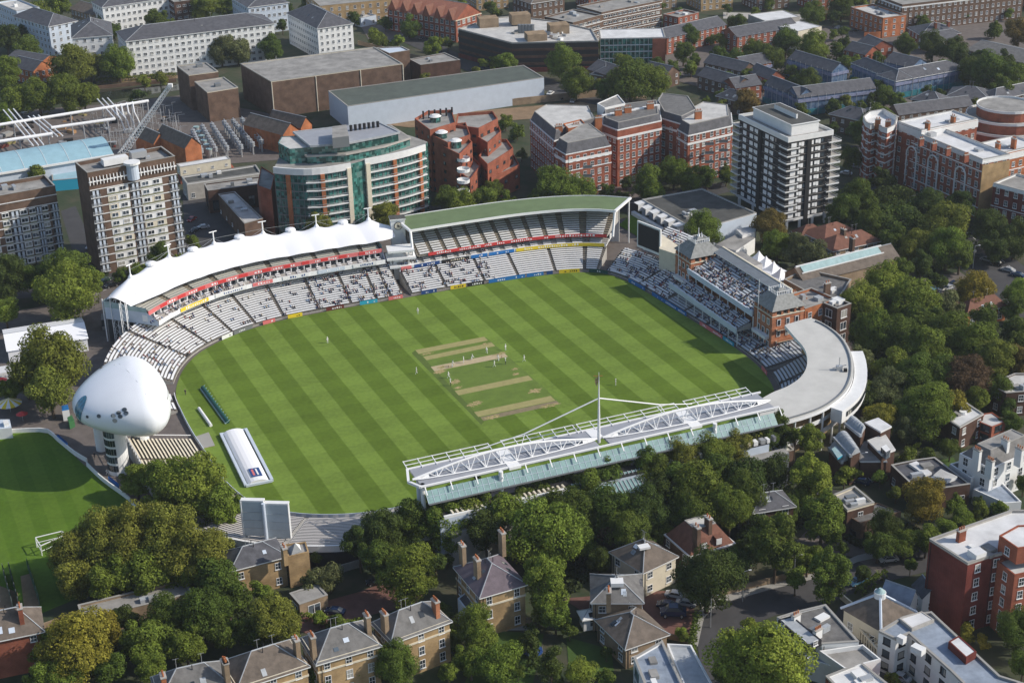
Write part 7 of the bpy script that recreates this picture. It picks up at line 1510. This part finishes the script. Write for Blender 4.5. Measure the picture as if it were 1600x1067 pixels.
# undergrowth below the dense trees (uncountable)
V=[];Fc=[];rn=random.Random(4)
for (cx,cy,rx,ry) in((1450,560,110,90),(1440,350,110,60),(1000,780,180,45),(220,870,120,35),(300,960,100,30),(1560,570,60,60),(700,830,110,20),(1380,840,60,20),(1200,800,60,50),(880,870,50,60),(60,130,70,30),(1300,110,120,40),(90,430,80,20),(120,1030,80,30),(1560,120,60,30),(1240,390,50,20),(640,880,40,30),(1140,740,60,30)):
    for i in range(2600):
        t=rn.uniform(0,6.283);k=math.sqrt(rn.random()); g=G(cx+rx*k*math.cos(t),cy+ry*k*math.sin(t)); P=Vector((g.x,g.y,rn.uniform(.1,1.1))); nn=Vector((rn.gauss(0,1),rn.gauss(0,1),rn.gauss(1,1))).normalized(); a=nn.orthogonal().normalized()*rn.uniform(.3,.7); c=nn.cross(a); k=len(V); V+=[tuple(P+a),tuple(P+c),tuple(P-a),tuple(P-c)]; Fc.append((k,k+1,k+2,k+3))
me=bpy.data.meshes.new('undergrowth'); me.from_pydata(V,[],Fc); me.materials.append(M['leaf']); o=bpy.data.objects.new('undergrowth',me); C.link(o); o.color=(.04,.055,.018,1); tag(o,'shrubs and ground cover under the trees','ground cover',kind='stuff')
# ================================================================ people
def skinned(verts,edges,name):
    me=bpy.data.meshes.new(name); me.from_pydata([v[:3] for v in verts],edges,[]); o=bpy.data.objects.new(name,me); C.link(o)
    sk=o.modifiers.new('s','SKIN'); 
    for i,v in enumerate(verts): me.skin_vertices[0].data[i].radius=(v[3],v[4] if len(v)>4 else v[3]); me.skin_vertices[0].data[i].use_root=(i==0)
    sb=o.modifiers.new('b','SUBSURF'); sb.levels=1; sb.render_levels=1
    dg=bpy.context.evaluated_depsgraph_get(); dg.update(); ev=o.evaluated_get(dg); nm=bpy.data.meshes.new_from_object(ev); bpy.data.objects.remove(o); nm.name=name; return nm
def figure(kind):
    """one continuous body, facing -y; kinds: stand, walk, crouch, reach, umpire"""
    lean=0;hip=.94
    LH,RH=(.11,0,.92),(-.11,0,.92); 
    if kind=='walk': ft=((.12,-.34,.06),(-.12,.36,.1)); kn=((.12,-.2,.5),(-.12,.1,.47))
    elif kind=='crouch': hip=.62; ft=((.24,0,.06),(-.24,0,.06)); kn=((.28,-.3,.42),(-.28,-.3,.42)); lean=-.28
    elif kind=='bat': ft=((.2,-.05,.06),(-.2,.1,.06)); kn=((.2,-.12,.5),(-.19,.0,.5)); lean=-.2
    else: ft=((.13,0,.06),(-.14,.04,.06)); kn=((.12,-.03,.5),(-.12,.0,.5))
    sh=hip+.50; ly=lean
    V=[(0,0,hip,.15,.11),(0,ly*.5,hip+.26,.14,.105),(0,ly,sh,.17,.10),(0,ly*1.05,sh+.11,.055),(0,ly*1.1,sh+.17,.06),(0,ly*1.1-.01,sh+.27,.095,.11),(0,ly*1.1,sh+.36,.06)]
    E=[(0,1),(1,2),(2,3),(3,4),(4,5),(5,6)]
    arms={'stand':((.27,ly+.02,sh-.28),(.25,ly-.1,sh-.52)),'umpire':((.26,.04,sh-.28),(.2,.1,sh-.5)),'walk':((.27,ly-.12,sh-.27),(.25,ly-.32,sh-.42)),'crouch':((.3,ly-.22,sh-.2),(.2,ly-.45,sh-.3)),'bat':((.2,ly-.2,sh-.24),(.03,ly-.34,sh-.46)),'reach':((.38,-.1,sh+.1),(.5,-.2,sh+.3))}[kind]
    for s in(1,-1):
        k=len(V); a=arms; el=(a[0][0]*s,a[0][1] if not(kind=='walk' and s<0) else .18,a[0][2]); wr=(a[1][0]*s,a[1][1] if not(kind=='walk' and s<0) else .12,a[1][2])
        V+=[(.19*s,ly,sh-.02,.065),(*el,.045),(*wr,.033),(wr[0],wr[1]-.03,wr[2]-.09,.04,.025)]; E+=[(2,k),(k,k+1),(k+1,k+2),(k+2,k+3)]
        k=len(V); f=ft[0 if s>0 else 1];n_=kn[0 if s>0 else 1]; V+=[(.1*s,0,hip-.08,.095),(*n_,.065),(f[0],f[1]+.02,f[2]+.04,.045),(f[0],f[1]-.14,f[2]-.02,.045,.03)]; E+=[(0,k),(k,k+1),(k+1,k+2),(k+2,k+3)]
    me=skinned(V,E,'body'); sh_=sh+.09
    mats=[M['hatwhite'],M['skin'],M['trousers'],M['hair']]
    for m_ in mats: me.materials.append(m_)
    for p in me.polygons:
        z=p.center.z; mi=0
        if z>sh_+.30: mi=0 if kind!='bat' else 3
        elif z>sh_: mi=1
        elif kind=='umpire' and z<hip: mi=2
        elif abs(p.center.x)>.15 and z<sh-.42 and z>hip-.2 and kind in('stand','walk'): mi=1
        p.material_index=mi
    me.polygons.foreach_set('use_smooth',[True]*len(me.polygons)); return me
FG={k:figure(k) for k in('stand','walk','crouch','bat','umpire')}
def person(x,y,kind,rot,label,extra=None):
    g=G(x,y,.11); t=thing('person',label,'person',(g.x,g.y,.11),'cricketers and umpires on the field'); o=inst(FG[kind],'body',t,(g.x,g.y,.11),R_(rot),(1.06,1.06,1.06))
    b=MB(); ca,sa=math.cos(R_(rot)),math.sin(R_(rot))
    def L(x_,y_,z): return Vector((g.x+x_*ca-y_*sa,g.y+x_*sa+y_*ca,z+.11))
    hz={'stand':1.84,'walk':1.84,'crouch':1.5,'bat':1.84,'umpire':1.84}[kind]; ly={'crouch':-.31,'bat':-.22}.get(kind,0)
    b.tube(L(0,ly,hz),L(0,ly,hz+.03),.24 if kind=='umpire' else .17,M['hatwhite'],14); b.tube(L(0,ly,hz+.02),L(0,ly,hz+.13),.115,M['hatwhite' if kind!='bat' else 'navy'],12,.09); b.build('hat',t)
    f=MB(); f.box(L(.04,ly-.115,hz-.1),(.025,.02,.015),M['hair'],R_(rot)); f.box(L(-.04,ly-.115,hz-.1),(.025,.02,.015),M['hair'],R_(rot)); f.tube(L(0,ly-.11,hz-.11),L(0,ly-.14,hz-.14),.014,M['skin'],5); f.box(L(0,ly-.112,hz-.18),(.05,.02,.012),M['redpaint'],R_(rot)); f.build('face',t)
    if kind=='bat':
        b=MB(); b.tube(L(0,-.55,.98),L(.02,-.62,.72),.02,M['dark'],6); p=L(.02,-.62,.72);q=L(.05,-.72,.15); b.tube(p,q,.06,M['cream'],4); o=b.build('cricket_bat'); 
        W[o.name]=Vector((0,0,0)); tag(o,'wooden bat held by the '+label.split(' with')[0]+label.split('pads')[1],'cricket bat','cricket bats')
        for s in(1,-1): pb=MB(); pb.tube(L(.2*s,-.12,.08),L(.2*s,-.17,.6),.09,M['white'],8); pb.build('leg_pad',t)
for a in [(512,536,'stand',40,'white clad fielder alone in the far left outfield'),(653,490.5,'stand',10,'white clad fielder near the far boundary below the gap between stands'),(651,584,'walk',-60,'fielder in whites walking just left of the cricket square'),
(760.5,552.5,'walk',200,'fielder in whites striding beside the second pitch strip'),(790,547.5,'stand',230,'tall white clad fielder beyond the right corner of the square'),(819,565,'walk',-100,'fielder in whites standing furthest right beside the square'),
(736.5,562,'crouch',90,'crouching fielder on the right of the close pair'),(724.5,567,'stand',80,'fielder in whites on the left of the close pair'),(706.5,573,'bat',95,'batter with pads at the left end of the used pitch'),
(701,591,'walk',70,'white clad fielder directly behind the left umpire'),(779.5,563.5,'bat',-80,'batter with pads at the right end of the used pitch'),(772.5,573.5,'walk',-100,'bowler in whites below the right end of the used pitch'),(962,602,'stand',-90,'lone fielder in whites right of the flag mast')]: person(*a)
person(704,602.5,'umpire',90,'umpire in white coat and black trousers at the left of the square'); person(790,569,'umpire',-90,'umpire in white coat and black trousers at the right bowling end')
for i,(x,y,c_n) in enumerate([(148,716,'cloth'),(168,742,'cloth'),(66,641,'cloth'),(290,617,'cloth')]):
    t=thing('person',['person in black walking on the plaza left of the stair shaft','person in white on the path by the nursery wall','person on the plaza near the striped parasol','ground steward in dark clothes at the left boundary edge'][i],'person',tuple(G(x,y,.05)));
    me=FG['walk'].copy(); 
    for k in(0,2): me.materials[k]=M['trousers' if i!=1 else 'hatwhite']
    inst(me,'body',t,tuple(G(x,y,.05)),R_(60*i))
# wickets
for k,(x,y) in enumerate(((701,574.5),(784,559.5))):
    g=G(x,y,.11); b=MB(); 
    for s in(-.11,0,.11): b.tube((g.x+s*.4,g.y-s,.11),(g.x+s*.4,g.y-s,.83),.03,M['wood'],6)
    b.bar((g.x-.05,g.y+.12,.84),(g.x+.05,g.y-.12,.84),.03,M['wood']); o=b.build('wicket'); tag(o,['three wooden stumps at the left end of the used pitch','three wooden stumps at the right end of the used pitch'][k],'wicket')
# ---------------------------------------------------------------- spectators, seated
def seated():
    V=[(0,0,.05,.15,.12),(0,.02,.32,.14,.10),(0,.02,.5,.16,.09),(0,0,.6,.05),(0,-.02,.72,.09,.1),(0,0,.8,.05)]; E=[(0,1),(1,2),(2,3),(3,4),(4,5)]
    for s in(1,-1):
        k=len(V); V+=[(.19*s,0,.47,.06),(.24*s,-.08,.25,.045),(.14*s,-.3,.2,.04)]; E+=[(2,k),(k,k+1),(k+1,k+2)]
        k=len(V); V+=[(.1*s,-.1,.05,.085),(.11*s,-.42,.08,.07),(.11*s,-.42,-.32,.045),(.11*s,-.55,-.36,.04)]; E+=[(0,k),(k,k+1),(k+1,k+2),(k+2,k+3)]
    me=skinned(V,E,'body')
    for m_ in(M['cloth'],M['skin'],M['hair'],M['trousers']): me.materials.append(m_)
    for p in me.polygons:
        z=p.center.z; p.material_index=2 if z>.76 or (z>.66 and p.center.y>.02) else 1 if z>.6 else 3 if z<.03 else 0
    return me
SE=seated()
SC=[('white',(.6,.6,.58)),('white',(.62,.6,.6)),('white',(.55,.56,.6)),('dark grey',(.08,.08,.09)),('navy',(.02,.03,.08)),('pale blue',(.25,.35,.5)),('navy',(.02,.03,.08)),('black',(.02,.02,.02)),('dark grey',(.08,.08,.09)),('pale blue',(.25,.35,.5)),('beige',(.42,.36,.26)),('red',(.24,.05,.05)),('pale pink',(.45,.33,.33)),('dark blue',(.03,.05,.16)),('brown',(.14,.09,.06))]
LB={'a':'tiers under the tented stand','b':'balcony of boxes in the tented stand','c':'tiers of the green roofed stand','d':'tiers beside the big screen','p':'balconies of the brick pavilion','t':'terrace before the brick pavilion','w':'tiers under the curved grey roof','n':'tiers beside the white pod'}
rn=random.Random(17); S=sorted(SP,key=lambda s:(s[0]-CAM).length); 
def place_sp(idx):
    out=[]
    for i in idx: out.append(S[i])
    return out
NI=300
crowd_mb=([],[],[])
offs=[]; mats_all=[]
for i,(p,l,a) in enumerate(S):
    cn,cc=rn.choice(SC); rot=a+math.pi/2+rn.uniform(-.3,.3)
    if i<NI:
        t=bpy.data.objects.new('person',SE); C.link(t); t.location=p; t.rotation_euler=(0,0,rot); t.color=(*cc,1); W[t.name]=Vector(p); tag(t,f"spectator in {cn} top seated on the {LB[l]}",'person',f"spectators in {cn} on the {LB[l]}")
    else: offs.append((p,rot,cc))
V=[];Fc=[];Mi=[]; b=MB(); CM_=[mat('cloth_%d'%i,c[1],.9) for i,c in enumerate(SC)]
for (p,rot,cc) in offs:
    m_=CM_[[c[1] for c in SC].index(cc)]; ca,sa=math.cos(rot),math.sin(rot); f=Vector((sa,-ca,0))
    b.tube(p,p+Z_*.5,.2,m_,6,.17); b.tube(p+Z_*.08,p+f*.42+Z_*.08,.15,m_,5,.11); b.tube(p+f*.42+Z_*.1,p+f*.45-Z_*.3,.1,M['trousers'],5,.07); b.tube(p+Z_*.52,p+Z_*.68,.09,M['skin'],6,.11); b.tube(p+Z_*.68,p+Z_*.8,.11,M['hair'] if rn.random()<.6 else M['hatwhite'],6,.06)
if offs: o=b.build('crowd'); tag(o,'distant seated spectators filling the pavilion and far tiers','crowd',kind='stuff')
# ================================================================ cars
def carmesh():
    out={}
    prof=[(-2.1,.35),(-2.15,.75),(-1.35,.95),(-.75,1.42),(.75,1.45),(1.55,.98),(2.1,.85),(2.15,.35)]
    b=MB(); y=.86
    def ring(s,k): return [(px,s*y*(k if pz>1.1 else 1),pz) for px,pz in prof]
    Lf,Rt=ring(1,.8),ring(-1,.8); n=len(prof)
    for i in range(n): j=(i+1)%n; b.poly([Lf[i],Lf[j],Rt[j],Rt[i]],M['car'])
    b.poly(Lf,M['car']); b.poly(Rt[::-1],M['car']); out['body']=b
    g=MB(); 
    for s in(1,-1): g.poly([(-1.2,s*.865,.97),(1.42,s*.865,.97),(.72,s*.715,1.38),(-.72,s*.715,1.38)],M['glass'])
    g.poly([(-1.36,-.74,.97),(-1.36,.74,.97),(-.79,.62,1.41),(-.79,-.62,1.41)],M['glass']); g.poly([(1.57,.74,1.0),(1.57,-.74,1.0),(.8,-.62,1.44),(.8,.62,1.44)],M['glass']); out['windows']=g
    for i,(x,s) in enumerate(((-1.35,1),(1.35,1),(-1.35,-1),(1.35,-1))): w_=MB(); w_.tube((x,s*.7,.32),(x,s*.89,.32),.33,M['tyre'],12); w_.tube((x,s*.885,.32),(x,s*.90,.32),.19,M['steel'],8); out['wheel%d'%i]=w_
    for i,s in enumerate((1,-1)): h=MB(); h.box((-2.14,s*.6,.68),(.06,.35,.16),M['whitepaint']); out['headlight%d'%i]=h
    ms={}
    for k,bb in out.items():
        me=bpy.data.meshes.new(k.rstrip('0123')); me.from_pydata(bb.v,[],bb.f)
        for m_ in bb.mats: me.materials.append(m_)
        me.polygons.foreach_set('material_index',bb.m); ms[k]=me
    return ms
CMs=carmesh()
CC={'black':(.012,.012,.014),'silver':(.35,.36,.38),'white':(.62,.62,.62),'red':(.25,.02,.02),'dark blue':(.015,.03,.08),'light blue':(.10,.24,.38),'grey':(.12,.12,.13),'dark green':(.02,.05,.03)}
def car(x,y,rot,col,label,sc_=1.,z=.06,van=False):
    g=G(x,y,z); t=thing('parked_van' if van else 'parked_car',label,'van' if van else 'car',(g.x,g.y,z),'parked cars')
    for k,me in CMs.items():
        nm=k.rstrip('0123'); inst(me,nm,t,(g.x,g.y,z),R_(rot),(sc_,sc_,sc_*(1.45 if van else 1)),(*CC[col],1) if nm=='body' else None)
for a in [(493,943,18,'black','black car on the red brick drive by the garage'),(588,912,10,'black','black car at the right end of the red brick drive'),(524,958,-15,'dark blue','dark blue car half hidden behind the villa shrubs'),(1055,932,-20,'white','white car furthest up the drive by the cream house'),(1072,945,-18,'silver','silver car in the middle of the drive under the dark tree'),(1082,938,-30,'white','white car partly under the dark round tree'),(1042,948,-15,'dark blue','dark blue car in front of the van on the drive'),(1340,911,28,'light blue','light blue car beside the hedge on the curving road'),(1352,750,-35,'silver','silver car in the lane by the zinc roofed houses'),(1388,876,10,'white','white car half under trees on the curving road'),(1346,755,-35,'dark blue','dark blue car just below the silver car in the lane'),(1406,1061,-40,'silver','silver car between the white houses at the bottom')]: car(*a)
car(1052,962,-5,'dark blue','dark blue van parked on the drive beside ribbed roofs',1.25,.06,True)
n_=['first','second','third','fourth','fifth','sixth','seventh','eighth','ninth','tenth']
for i,(x,y,c) in enumerate([(1462,452,'light blue'),(1472,456,'black'),(1482,452,'silver'),(1490,446,'dark blue'),(1452,462,'dark blue')]): car(x,y,40,c,f"{c} car in the upper row of the right hand car park, {n_[i]} parked")
for i,(x,y,c) in enumerate([(1474,472,'red'),(1482,470,'silver'),(1490,466,'white'),(1498,462,'light blue'),(1466,476,'grey')]): car(x,y,40,c,f"{c} car in the lower row of the right hand car park")
for i,(x,y,c) in enumerate([(1488,378,'silver'),(1500,384,'black'),(1514,394,'white'),(1528,402,'grey'),(1542,408,'silver'),(1556,414,'black'),(1575,424,'silver'),(1590,432,'dark blue')]): car(x,y,-42,c,f"{c} car at the right hand road kerb, {n_[i]} from the far end")
for i,(x,y,c) in enumerate([(1322,273,'white'),(1335,262,'silver')]): car(x,y,-30,c,['white car on the road right of the white tower','silver car beyond the white one by the tower'][i])
for i,(x,y,c,l) in enumerate([(318,357,'silver','silver van shaped car in the yard behind the tented stand'),(305,362,'black','black car in the yard beside the tall flats'),(955,328,'dark blue','dark car on the road behind the green roofed stand'),(300,345,'red','red car in the yard beside the tall flats'),(712,128,'white','white car under the office block'),(745,112,'black','black car on the road beside the dark office'),(860,148,'white','white car at the right end of the warehouse'),(880,156,'black','black car by the warehouse end trees'),(895,160,'silver','silver car by the warehouse end trees'),(615,66,'black','black car in the school courtyard'),(628,60,'silver','silver car in the school courtyard'),(660,62,'dark blue','dark blue car in the school courtyard'),(1310,45,'silver','silver car in the walled yard at the top right'),(1335,50,'black','black car in the walled yard at the top right'),(165,440,'dark green','dark green car on the road left of the tented stand'),(175,448,'black','black car on the road left of the tented stand'),(142,388,'white','white car between the two brick flats')]): car(x,y,20+i*37%60,c,l)
# ================================================================ field side things
def oriented(x,y): return G(x,y,.1)
# pitch cover: white arched rolling cover with pale blue frame
a=G(365,677,.1);c=G(405,757,.1); d=(c-a).normalized(); n=Vector((-d.y,d.x,0)); L=(c-a).length
t=thing('pitch_cover','long white arched pitch cover on a pale frame, near the left boundary','pitch cover',tuple((a+c)/2))
b=MB(); wd=3.2; K=[]
for i in range(9): th=math.pi*i/8; K.append((math.cos(th)*wd*.8,math.sin(th)*1.0+.35))
for p,q in zip(K,K[1:]): b.poly([a+n*p[0]+Z_*p[1],c+n*p[0]+Z_*p[1],c+n*q[0]+Z_*q[1],a+n*q[0]+Z_*q[1]],M['membrane'])
for e in(a,c): b.poly([e+n*p[0]+Z_*p[1] for p in K],M['white'])
b.build('cover_sheet',t,smooth=False); b=MB()
for s in(-1,1): b.bar(a+n*s*wd+Z_*.5,c+n*s*wd+Z_*.5,.5,M['bluewhite'])
for e in(a,c): b.bar(e-n*wd+Z_*.4,e+n*wd+Z_*.4,.4,M['bluewhite'])
b.build('frame',t); b=MB(); e=a.lerp(c,.86); q=e+n*(-.2); b.poly([e+n*1.4+Z_*1.32-d*2.2,e+n*1.4+Z_*1.32+d*2.2,e-n*1.2+Z_*1.42+d*2.2,e-n*1.2+Z_*1.42-d*2.2],M['navy']); b.poly([e+n*.7+Z_*1.42-d*1.6,e+n*.7+Z_*1.42+d*1.6,e+n*.3+Z_*1.43+d*1.6,e+n*.3+Z_*1.43-d*1.6],M['whitepaint']); b.poly([e-n*.2+Z_*1.44-d*1.6,e-n*.2+Z_*1.44+d*1.6,e-n*.7+Z_*1.43+d*1.6,e-n*.7+Z_*1.43-d*1.6],M['pinkred']); b.build('logo_patch',t)
for (p,q,w_,h,m1,m2,nm,lab,cat) in (((317,608),(356,662),1.2,.9,'darkgreen','paleglass','ground_sheet_roller','long dark green boundary roller with pale top edge','roller'),((311,640),(330,667),1.1,.7,'white','white','sight_screen_roll','short white rolled sheet lying by the left boundary','roller')):
    a=G(*p);c=G(*q); t=thing(nm,lab,cat,tuple((a+c)/2)); b=MB(); b.tube(a+Z_*h*.6,c+Z_*h*.6,h*.6,M[m1],12); b.build('roll',t); 
    if m2!=m1:
        b=MB(); d=(c-a).normalized(); n=Vector((-d.y,d.x,0)); b.bar(a-n*.6+Z_*.3,c-n*.6+Z_*.3,.25,M[m2]); 
        for k in range(14): e=a.lerp(c,k/13); b.bar(e-n*.7+Z_*.2,e+n*.7+Z_*1.1,.1,M[m2])
        b.build('frame',t)
b=MB(); b.prism(PX([(305,682),(318,700),(336,696),(326,675)],.2),.1,.22,M['worn'],M['kerb']); o=b.build('gate_mat'); tag(o,'pale worn mat at the left boundary gate','mat')
# ---- nursery side
nw=Curve([Vector(p) for p in crom([G2(*p) for p in((-20,678),(20,676),(72,675),(90,688),(117,710),(137,722))],5,False)],False); b=MB(); bandwall(b,nw,0,nw.T,0,0,1.2,M['white'],.3); o=b.build('nursery_wall'); tag(o,'curving white wall along the top of the nursery lawn','wall')
nw=Curve([Vector(p) for p in crom([G2(*p) for p in((137,728),(160,750),(190,772),(204,783),(214,797))],5,False)],False); b=MB(); bandwall(b,nw,0,nw.T,0,0,1.2,M['white'],.3); o=b.build('nursery_wall'); tag(o,'short white wall under the pod shafts beside the lawn','wall')
for i,(p,q) in enumerate([((90,688),(105,701)),((170,754),(185,766))]):
    a=G(*p);c=G(*q); b=MB(); b.prism(ccw([tuple(a)[:2],tuple(c)[:2],(c.x+.2,c.y+.4),(a.x+.2,a.y+.4)]),.2,1.6,M['blue']); o=b.build('advert_board'); tag(o,['blue advert board on the curving nursery wall','blue advert board on the short wall under the pod'][i],'advert board')
t=thing('goal_frame','white metal frame goal with net at the nursery lawn edge','frame',tuple(G(78,865))); b=MB(); q=[G(58,855),G(99,845),G(106,850),G(66,868)]
for p in q: b.tube(p,(p.x,p.y,2.6),.12,M['whitepaint'],5)
for i in range(4): p,r=q[i],q[(i+1)%4]; b.bar((p.x,p.y,2.6),(r.x,r.y,2.6),.12,M['whitepaint']); b.bar((p.x,p.y,1.2),(r.x,r.y,1.2),.08,M['whitepaint'])
b.build('bars',t)
for i,((x,y),(x2,y2)) in enumerate((((6,898),(20,950)),((16,896),(30,950)),((44,890),(62,945)))):
    a=G(x,y);c=G(x2,y2); b=MB(); b.prism(ccw([tuple(a)[:2],tuple(c)[:2],(c.x+.15,c.y),(a.x+.15,a.y)]),0,2.6,M['green']); 
    for k in range(6): e=a.lerp(c,k/5); b.tube((e.x,e.y,0),(e.x,e.y,3),.08,M['greysteel'],5)
    o=b.build('practice_net'); tag(o,['left','middle','right'][i]+' green practice net screen at the lower left','net','practice net screens')
g=G(14,628,3); t=thing('parasol','big yellow and white striped parasol on the left plaza','parasol',(g.x,g.y,0)); b=MB(); N=16; r=3.3
for i in range(N): a0=2*math.pi*i/N;a1=2*math.pi*(i+1)/N; b.poly([(g.x+r*math.cos(a0),g.y+r*math.sin(a0),2.6),(g.x+r*math.cos(a1),g.y+r*math.sin(a1),2.6),(g.x,g.y,4.2)],M['yellowpaint' if i%2 else 'white'])
b.build('canopy',t); b=MB(); b.tube((g.x,g.y,0),(g.x,g.y,4.3),.08,M['steel'],6); b.build('pole',t)
for i,(x,y) in enumerate(((2,592),(34,645))): g=G(x,y,2.4); t=thing('parasol',['red parasol near the left edge above the striped one','red parasol just below the striped one'][i],'parasol',(g.x,g.y,0)); b=MB(); b.tube((g.x,g.y,2.1),(g.x,g.y,2.9),1.6,M['redpaint'],8,.05); b.build('canopy',t); b=MB(); b.tube((g.x,g.y,0),(g.x,g.y,2.6),.06,M['steel'],6); b.build('pole',t)
t=thing('kiosk','white kiosk with roof units below the striped parasol','kiosk',tuple(G(10,668))); b=MB(); b.prism(PX([(-20,672),(18,668),(15,655),(-20,655)],3),0,3,M['white'],M['bluewhite']); b.prism(PX([(6,662),(14,660),(12,655),(4,657)],4),3,4,M['white'],M['white']); b.build('walls',t)
t=thing('kiosk','small blue topped kiosk with green bins by the pod','kiosk',tuple(G(103,655))); b=MB(); b.prism(PX([(97,642),(108,640),(106,632),(96,634)],3),0,3,M['white'],M['blue']); b.prism(PX([(108,660),(116,656),(112,648),(105,652)],2),0,2,M['green'],M['green']); b.build('walls',t)
t=thing('kiosk','white food kiosk left of the big olive tree','kiosk',tuple(G(8,582))); b=MB(); b.prism(PX([(-10,585),(18,580),(16,570),(-10,574)],3),0,3,M['white'],M['flatwhite']); b.build('walls',t)
t=thing('kiosk','dark glazed kiosk behind the left end of the tented stand','kiosk',tuple(G(166,500))); b=MB(); b.prism(PX([(158,500),(180,498),(178,488),(158,490)],3.4),0,3.4,M['glass'],M['greysteel']); b.build('walls',t)
# garden things
g=G(833,1022,0); t=thing('trampoline','round dark blue trampoline on the garden lawn','trampoline',(g.x,g.y,0)); b=MB(); b.tube((g.x,g.y,.85),(g.x,g.y,.95),2.,M['navy'],24); b.build('bed',t); b=MB()
for k in range(6): a=k*math.pi/3; b.tube((g.x+1.9*math.cos(a),g.y+1.9*math.sin(a),0),(g.x+1.9*math.cos(a),g.y+1.9*math.sin(a),1.9),.05,M['steel'],5)
b.build('frame',t)
for i,(x,y) in enumerate(((781,966),(790,978),(808,960))):
    g=G(x,y,0); t=thing('garden_table',['square white garden table nearest the villa wall','round wooden garden table on the villa terrace','wooden garden table at the right of the villa terrace'][i],'table',(g.x,g.y,0)); b=MB(); b.tube((g.x,g.y,.7),(g.x,g.y,.78),.9,M['wood' if i else 'white'],4 if i==0 else 16); b.build('table_top',t); b=MB(); b.tube((g.x,g.y,0),(g.x,g.y,.7),.08,M['wood'],6); b.build('leg',t)
    for k in range(4):
        a=k*math.pi/2+.4; b=MB(); x_,y_=g.x+1.35*math.cos(a),g.y+1.35*math.sin(a); b.box((x_,y_,.44),(.5,.5,.06),M['wood'],a); b.box((x_+.24*math.cos(a),y_+.24*math.sin(a),.7),(.06,.5,.5),M['wood'],a)
        for u in(-.2,.2):
            for v in(-.2,.2): b.bar((x_+u,y_+v,0),(x_+u,y_+v,.44),.05,M['wood'])
        o=b.build('garden_chair'); tag(o,'wooden garden chair round a table on the villa terrace','chair','garden chairs on the villa terrace')
# garden and road walls
for i,(px,h,mt,lab) in enumerate([([(1108,935),(1200,912),(1290,890)],1.6,'stock','buff brick wall along the inner kerb of the curving road'),([(940,965),(1000,985),(1080,1005)],1.2,'stock','low brick wall beside the drive of the ribbed house'),([(660,985),(760,955),(830,975)],1.5,'stock','garden wall behind the villa lawn'),([(1400,1010),(1330,950),(1312,935)],1.4,'cream','pale wall along the lane by the pergola'),([(130,960),(60,985),(10,1000)],1.2,'stock','low wall left of the long shed'),([(880,920),(885,985)],1.8,'darkbrown','brick wall left of the ribbed roof houses'),([(1500,905),(1560,945),(1640,1010)],1.8,'darkbrown','dark brick wall behind the white house at lower right'),([(560,190),(700,176),(850,160),(1000,145)],3,'stock','long yellow brick railway wall behind the mansion blocks'),([(150,140),(275,128)],1.6,'brown','brick wall along the canal bank'),([(470,912),(560,885),(640,868)],1.8,'concrete','rendered wall behind the garage drive'),([(1290,30),(1410,35)],2.5,'yellow','yellow brick yard wall at the top right'),([(560,70),(660,95),(720,105)],2,'stock','courtyard wall under the red school')]):
    cv=Curve([Vector(G2(*p)) for p in px],False); b=MB(); bandwall(b,cv,0,cv.T,0,0,h,M[mt],.35,3); o=b.build('garden_wall'); tag(o,lab,'wall')
# street lamps
for i,(x,y) in enumerate([(1342,752),(1110,980),(1160,940),(1240,915),(450,365),(700,335),(1020,318),(1520,420),(1420,340)]):
    g=G(x,y,0); t=thing('street_lamp',['street lamp in the lane by the zinc roofed houses','street lamp at the bend of the curving road','street lamp just past the road bend','street lamp on the curving road near the tall round tree','street lamp behind the tented roof','street lamp behind the clock tower','street lamp behind the screen stand','street lamp beside the right hand parked cars','street lamp in the dark grove on the right'][i],'street lamp',(g.x,g.y,0)); b=MB(); b.tube((g.x,g.y,0),(g.x,g.y,7.5),.1,M['steel'],6,.06); b.tube((g.x,g.y,7.5),(g.x+1.2,g.y,7.8),.06,M['steel'],5); b.build('post',t); b=MB(); b.box((g.x+1.3,g.y,7.8),(.6,.25,.15),M['white']); b.build('lamp_head',t)
# road markings
b=MB()
for (p,q,n_k) in(((150,462),(300,384),14),((440,358),(640,334),14),((835,326),(1000,318),10),((1345,235),(1600,435),26)):
    a=G(*p);c=G(*q)
    for k in range(n_k): s=a.lerp(c,k/n_k);e=a.lerp(c,(k+.45)/n_k); dd=(e-s).normalized(); nn=Vector((-dd.y,dd.x,0))*.09; b.poly([(s-nn).to_tuple()[:2]+(.33,),(e-nn).to_tuple()[:2]+(.33,),(e+nn).to_tuple()[:2]+(.33,),(s+nn).to_tuple()[:2]+(.33,)],M['paint'])
o=b.build('road_marking',kind='structure')
print('windows',NW[0],'trees',NT,'spectators',len(SP))
# ---------------------------------------------------------------- air
bm_=bpy.data.meshes.new('haze'); x0,x1,y0,y1,z0,z1=-2600,2600,-600,5100,-1,193
vs=[(x0,y0,z0),(x1,y0,z0),(x1,y1,z0),(x0,y1,z0),(x0,y0,z1),(x1,y0,z1),(x1,y1,z1),(x0,y1,z1)]
bm_.from_pydata(vs,[],[(3,2,1,0),(4,5,6,7),(0,1,5,4),(1,2,6,5),(2,3,7,6),(3,0,4,7)]); hm=bpy.data.materials.new('haze'); hm.use_nodes=True; n=hm.node_tree
n.nodes.remove(n.nodes['Principled BSDF']); pv_=n.nodes.new('ShaderNodeVolumePrincipled'); pv_.inputs['Density'].default_value=0.00007; pv_.inputs['Color'].default_value=(.85,.92,1,1); pv_.inputs['Anisotropy'].default_value=.2
n.links.new(pv_.outputs[0],n.nodes['Material Output'].inputs['Volume']); bm_.materials.append(hm); ho=bpy.data.objects.new('haze',bm_); C.link(ho); tag(ho,kind='stuff')
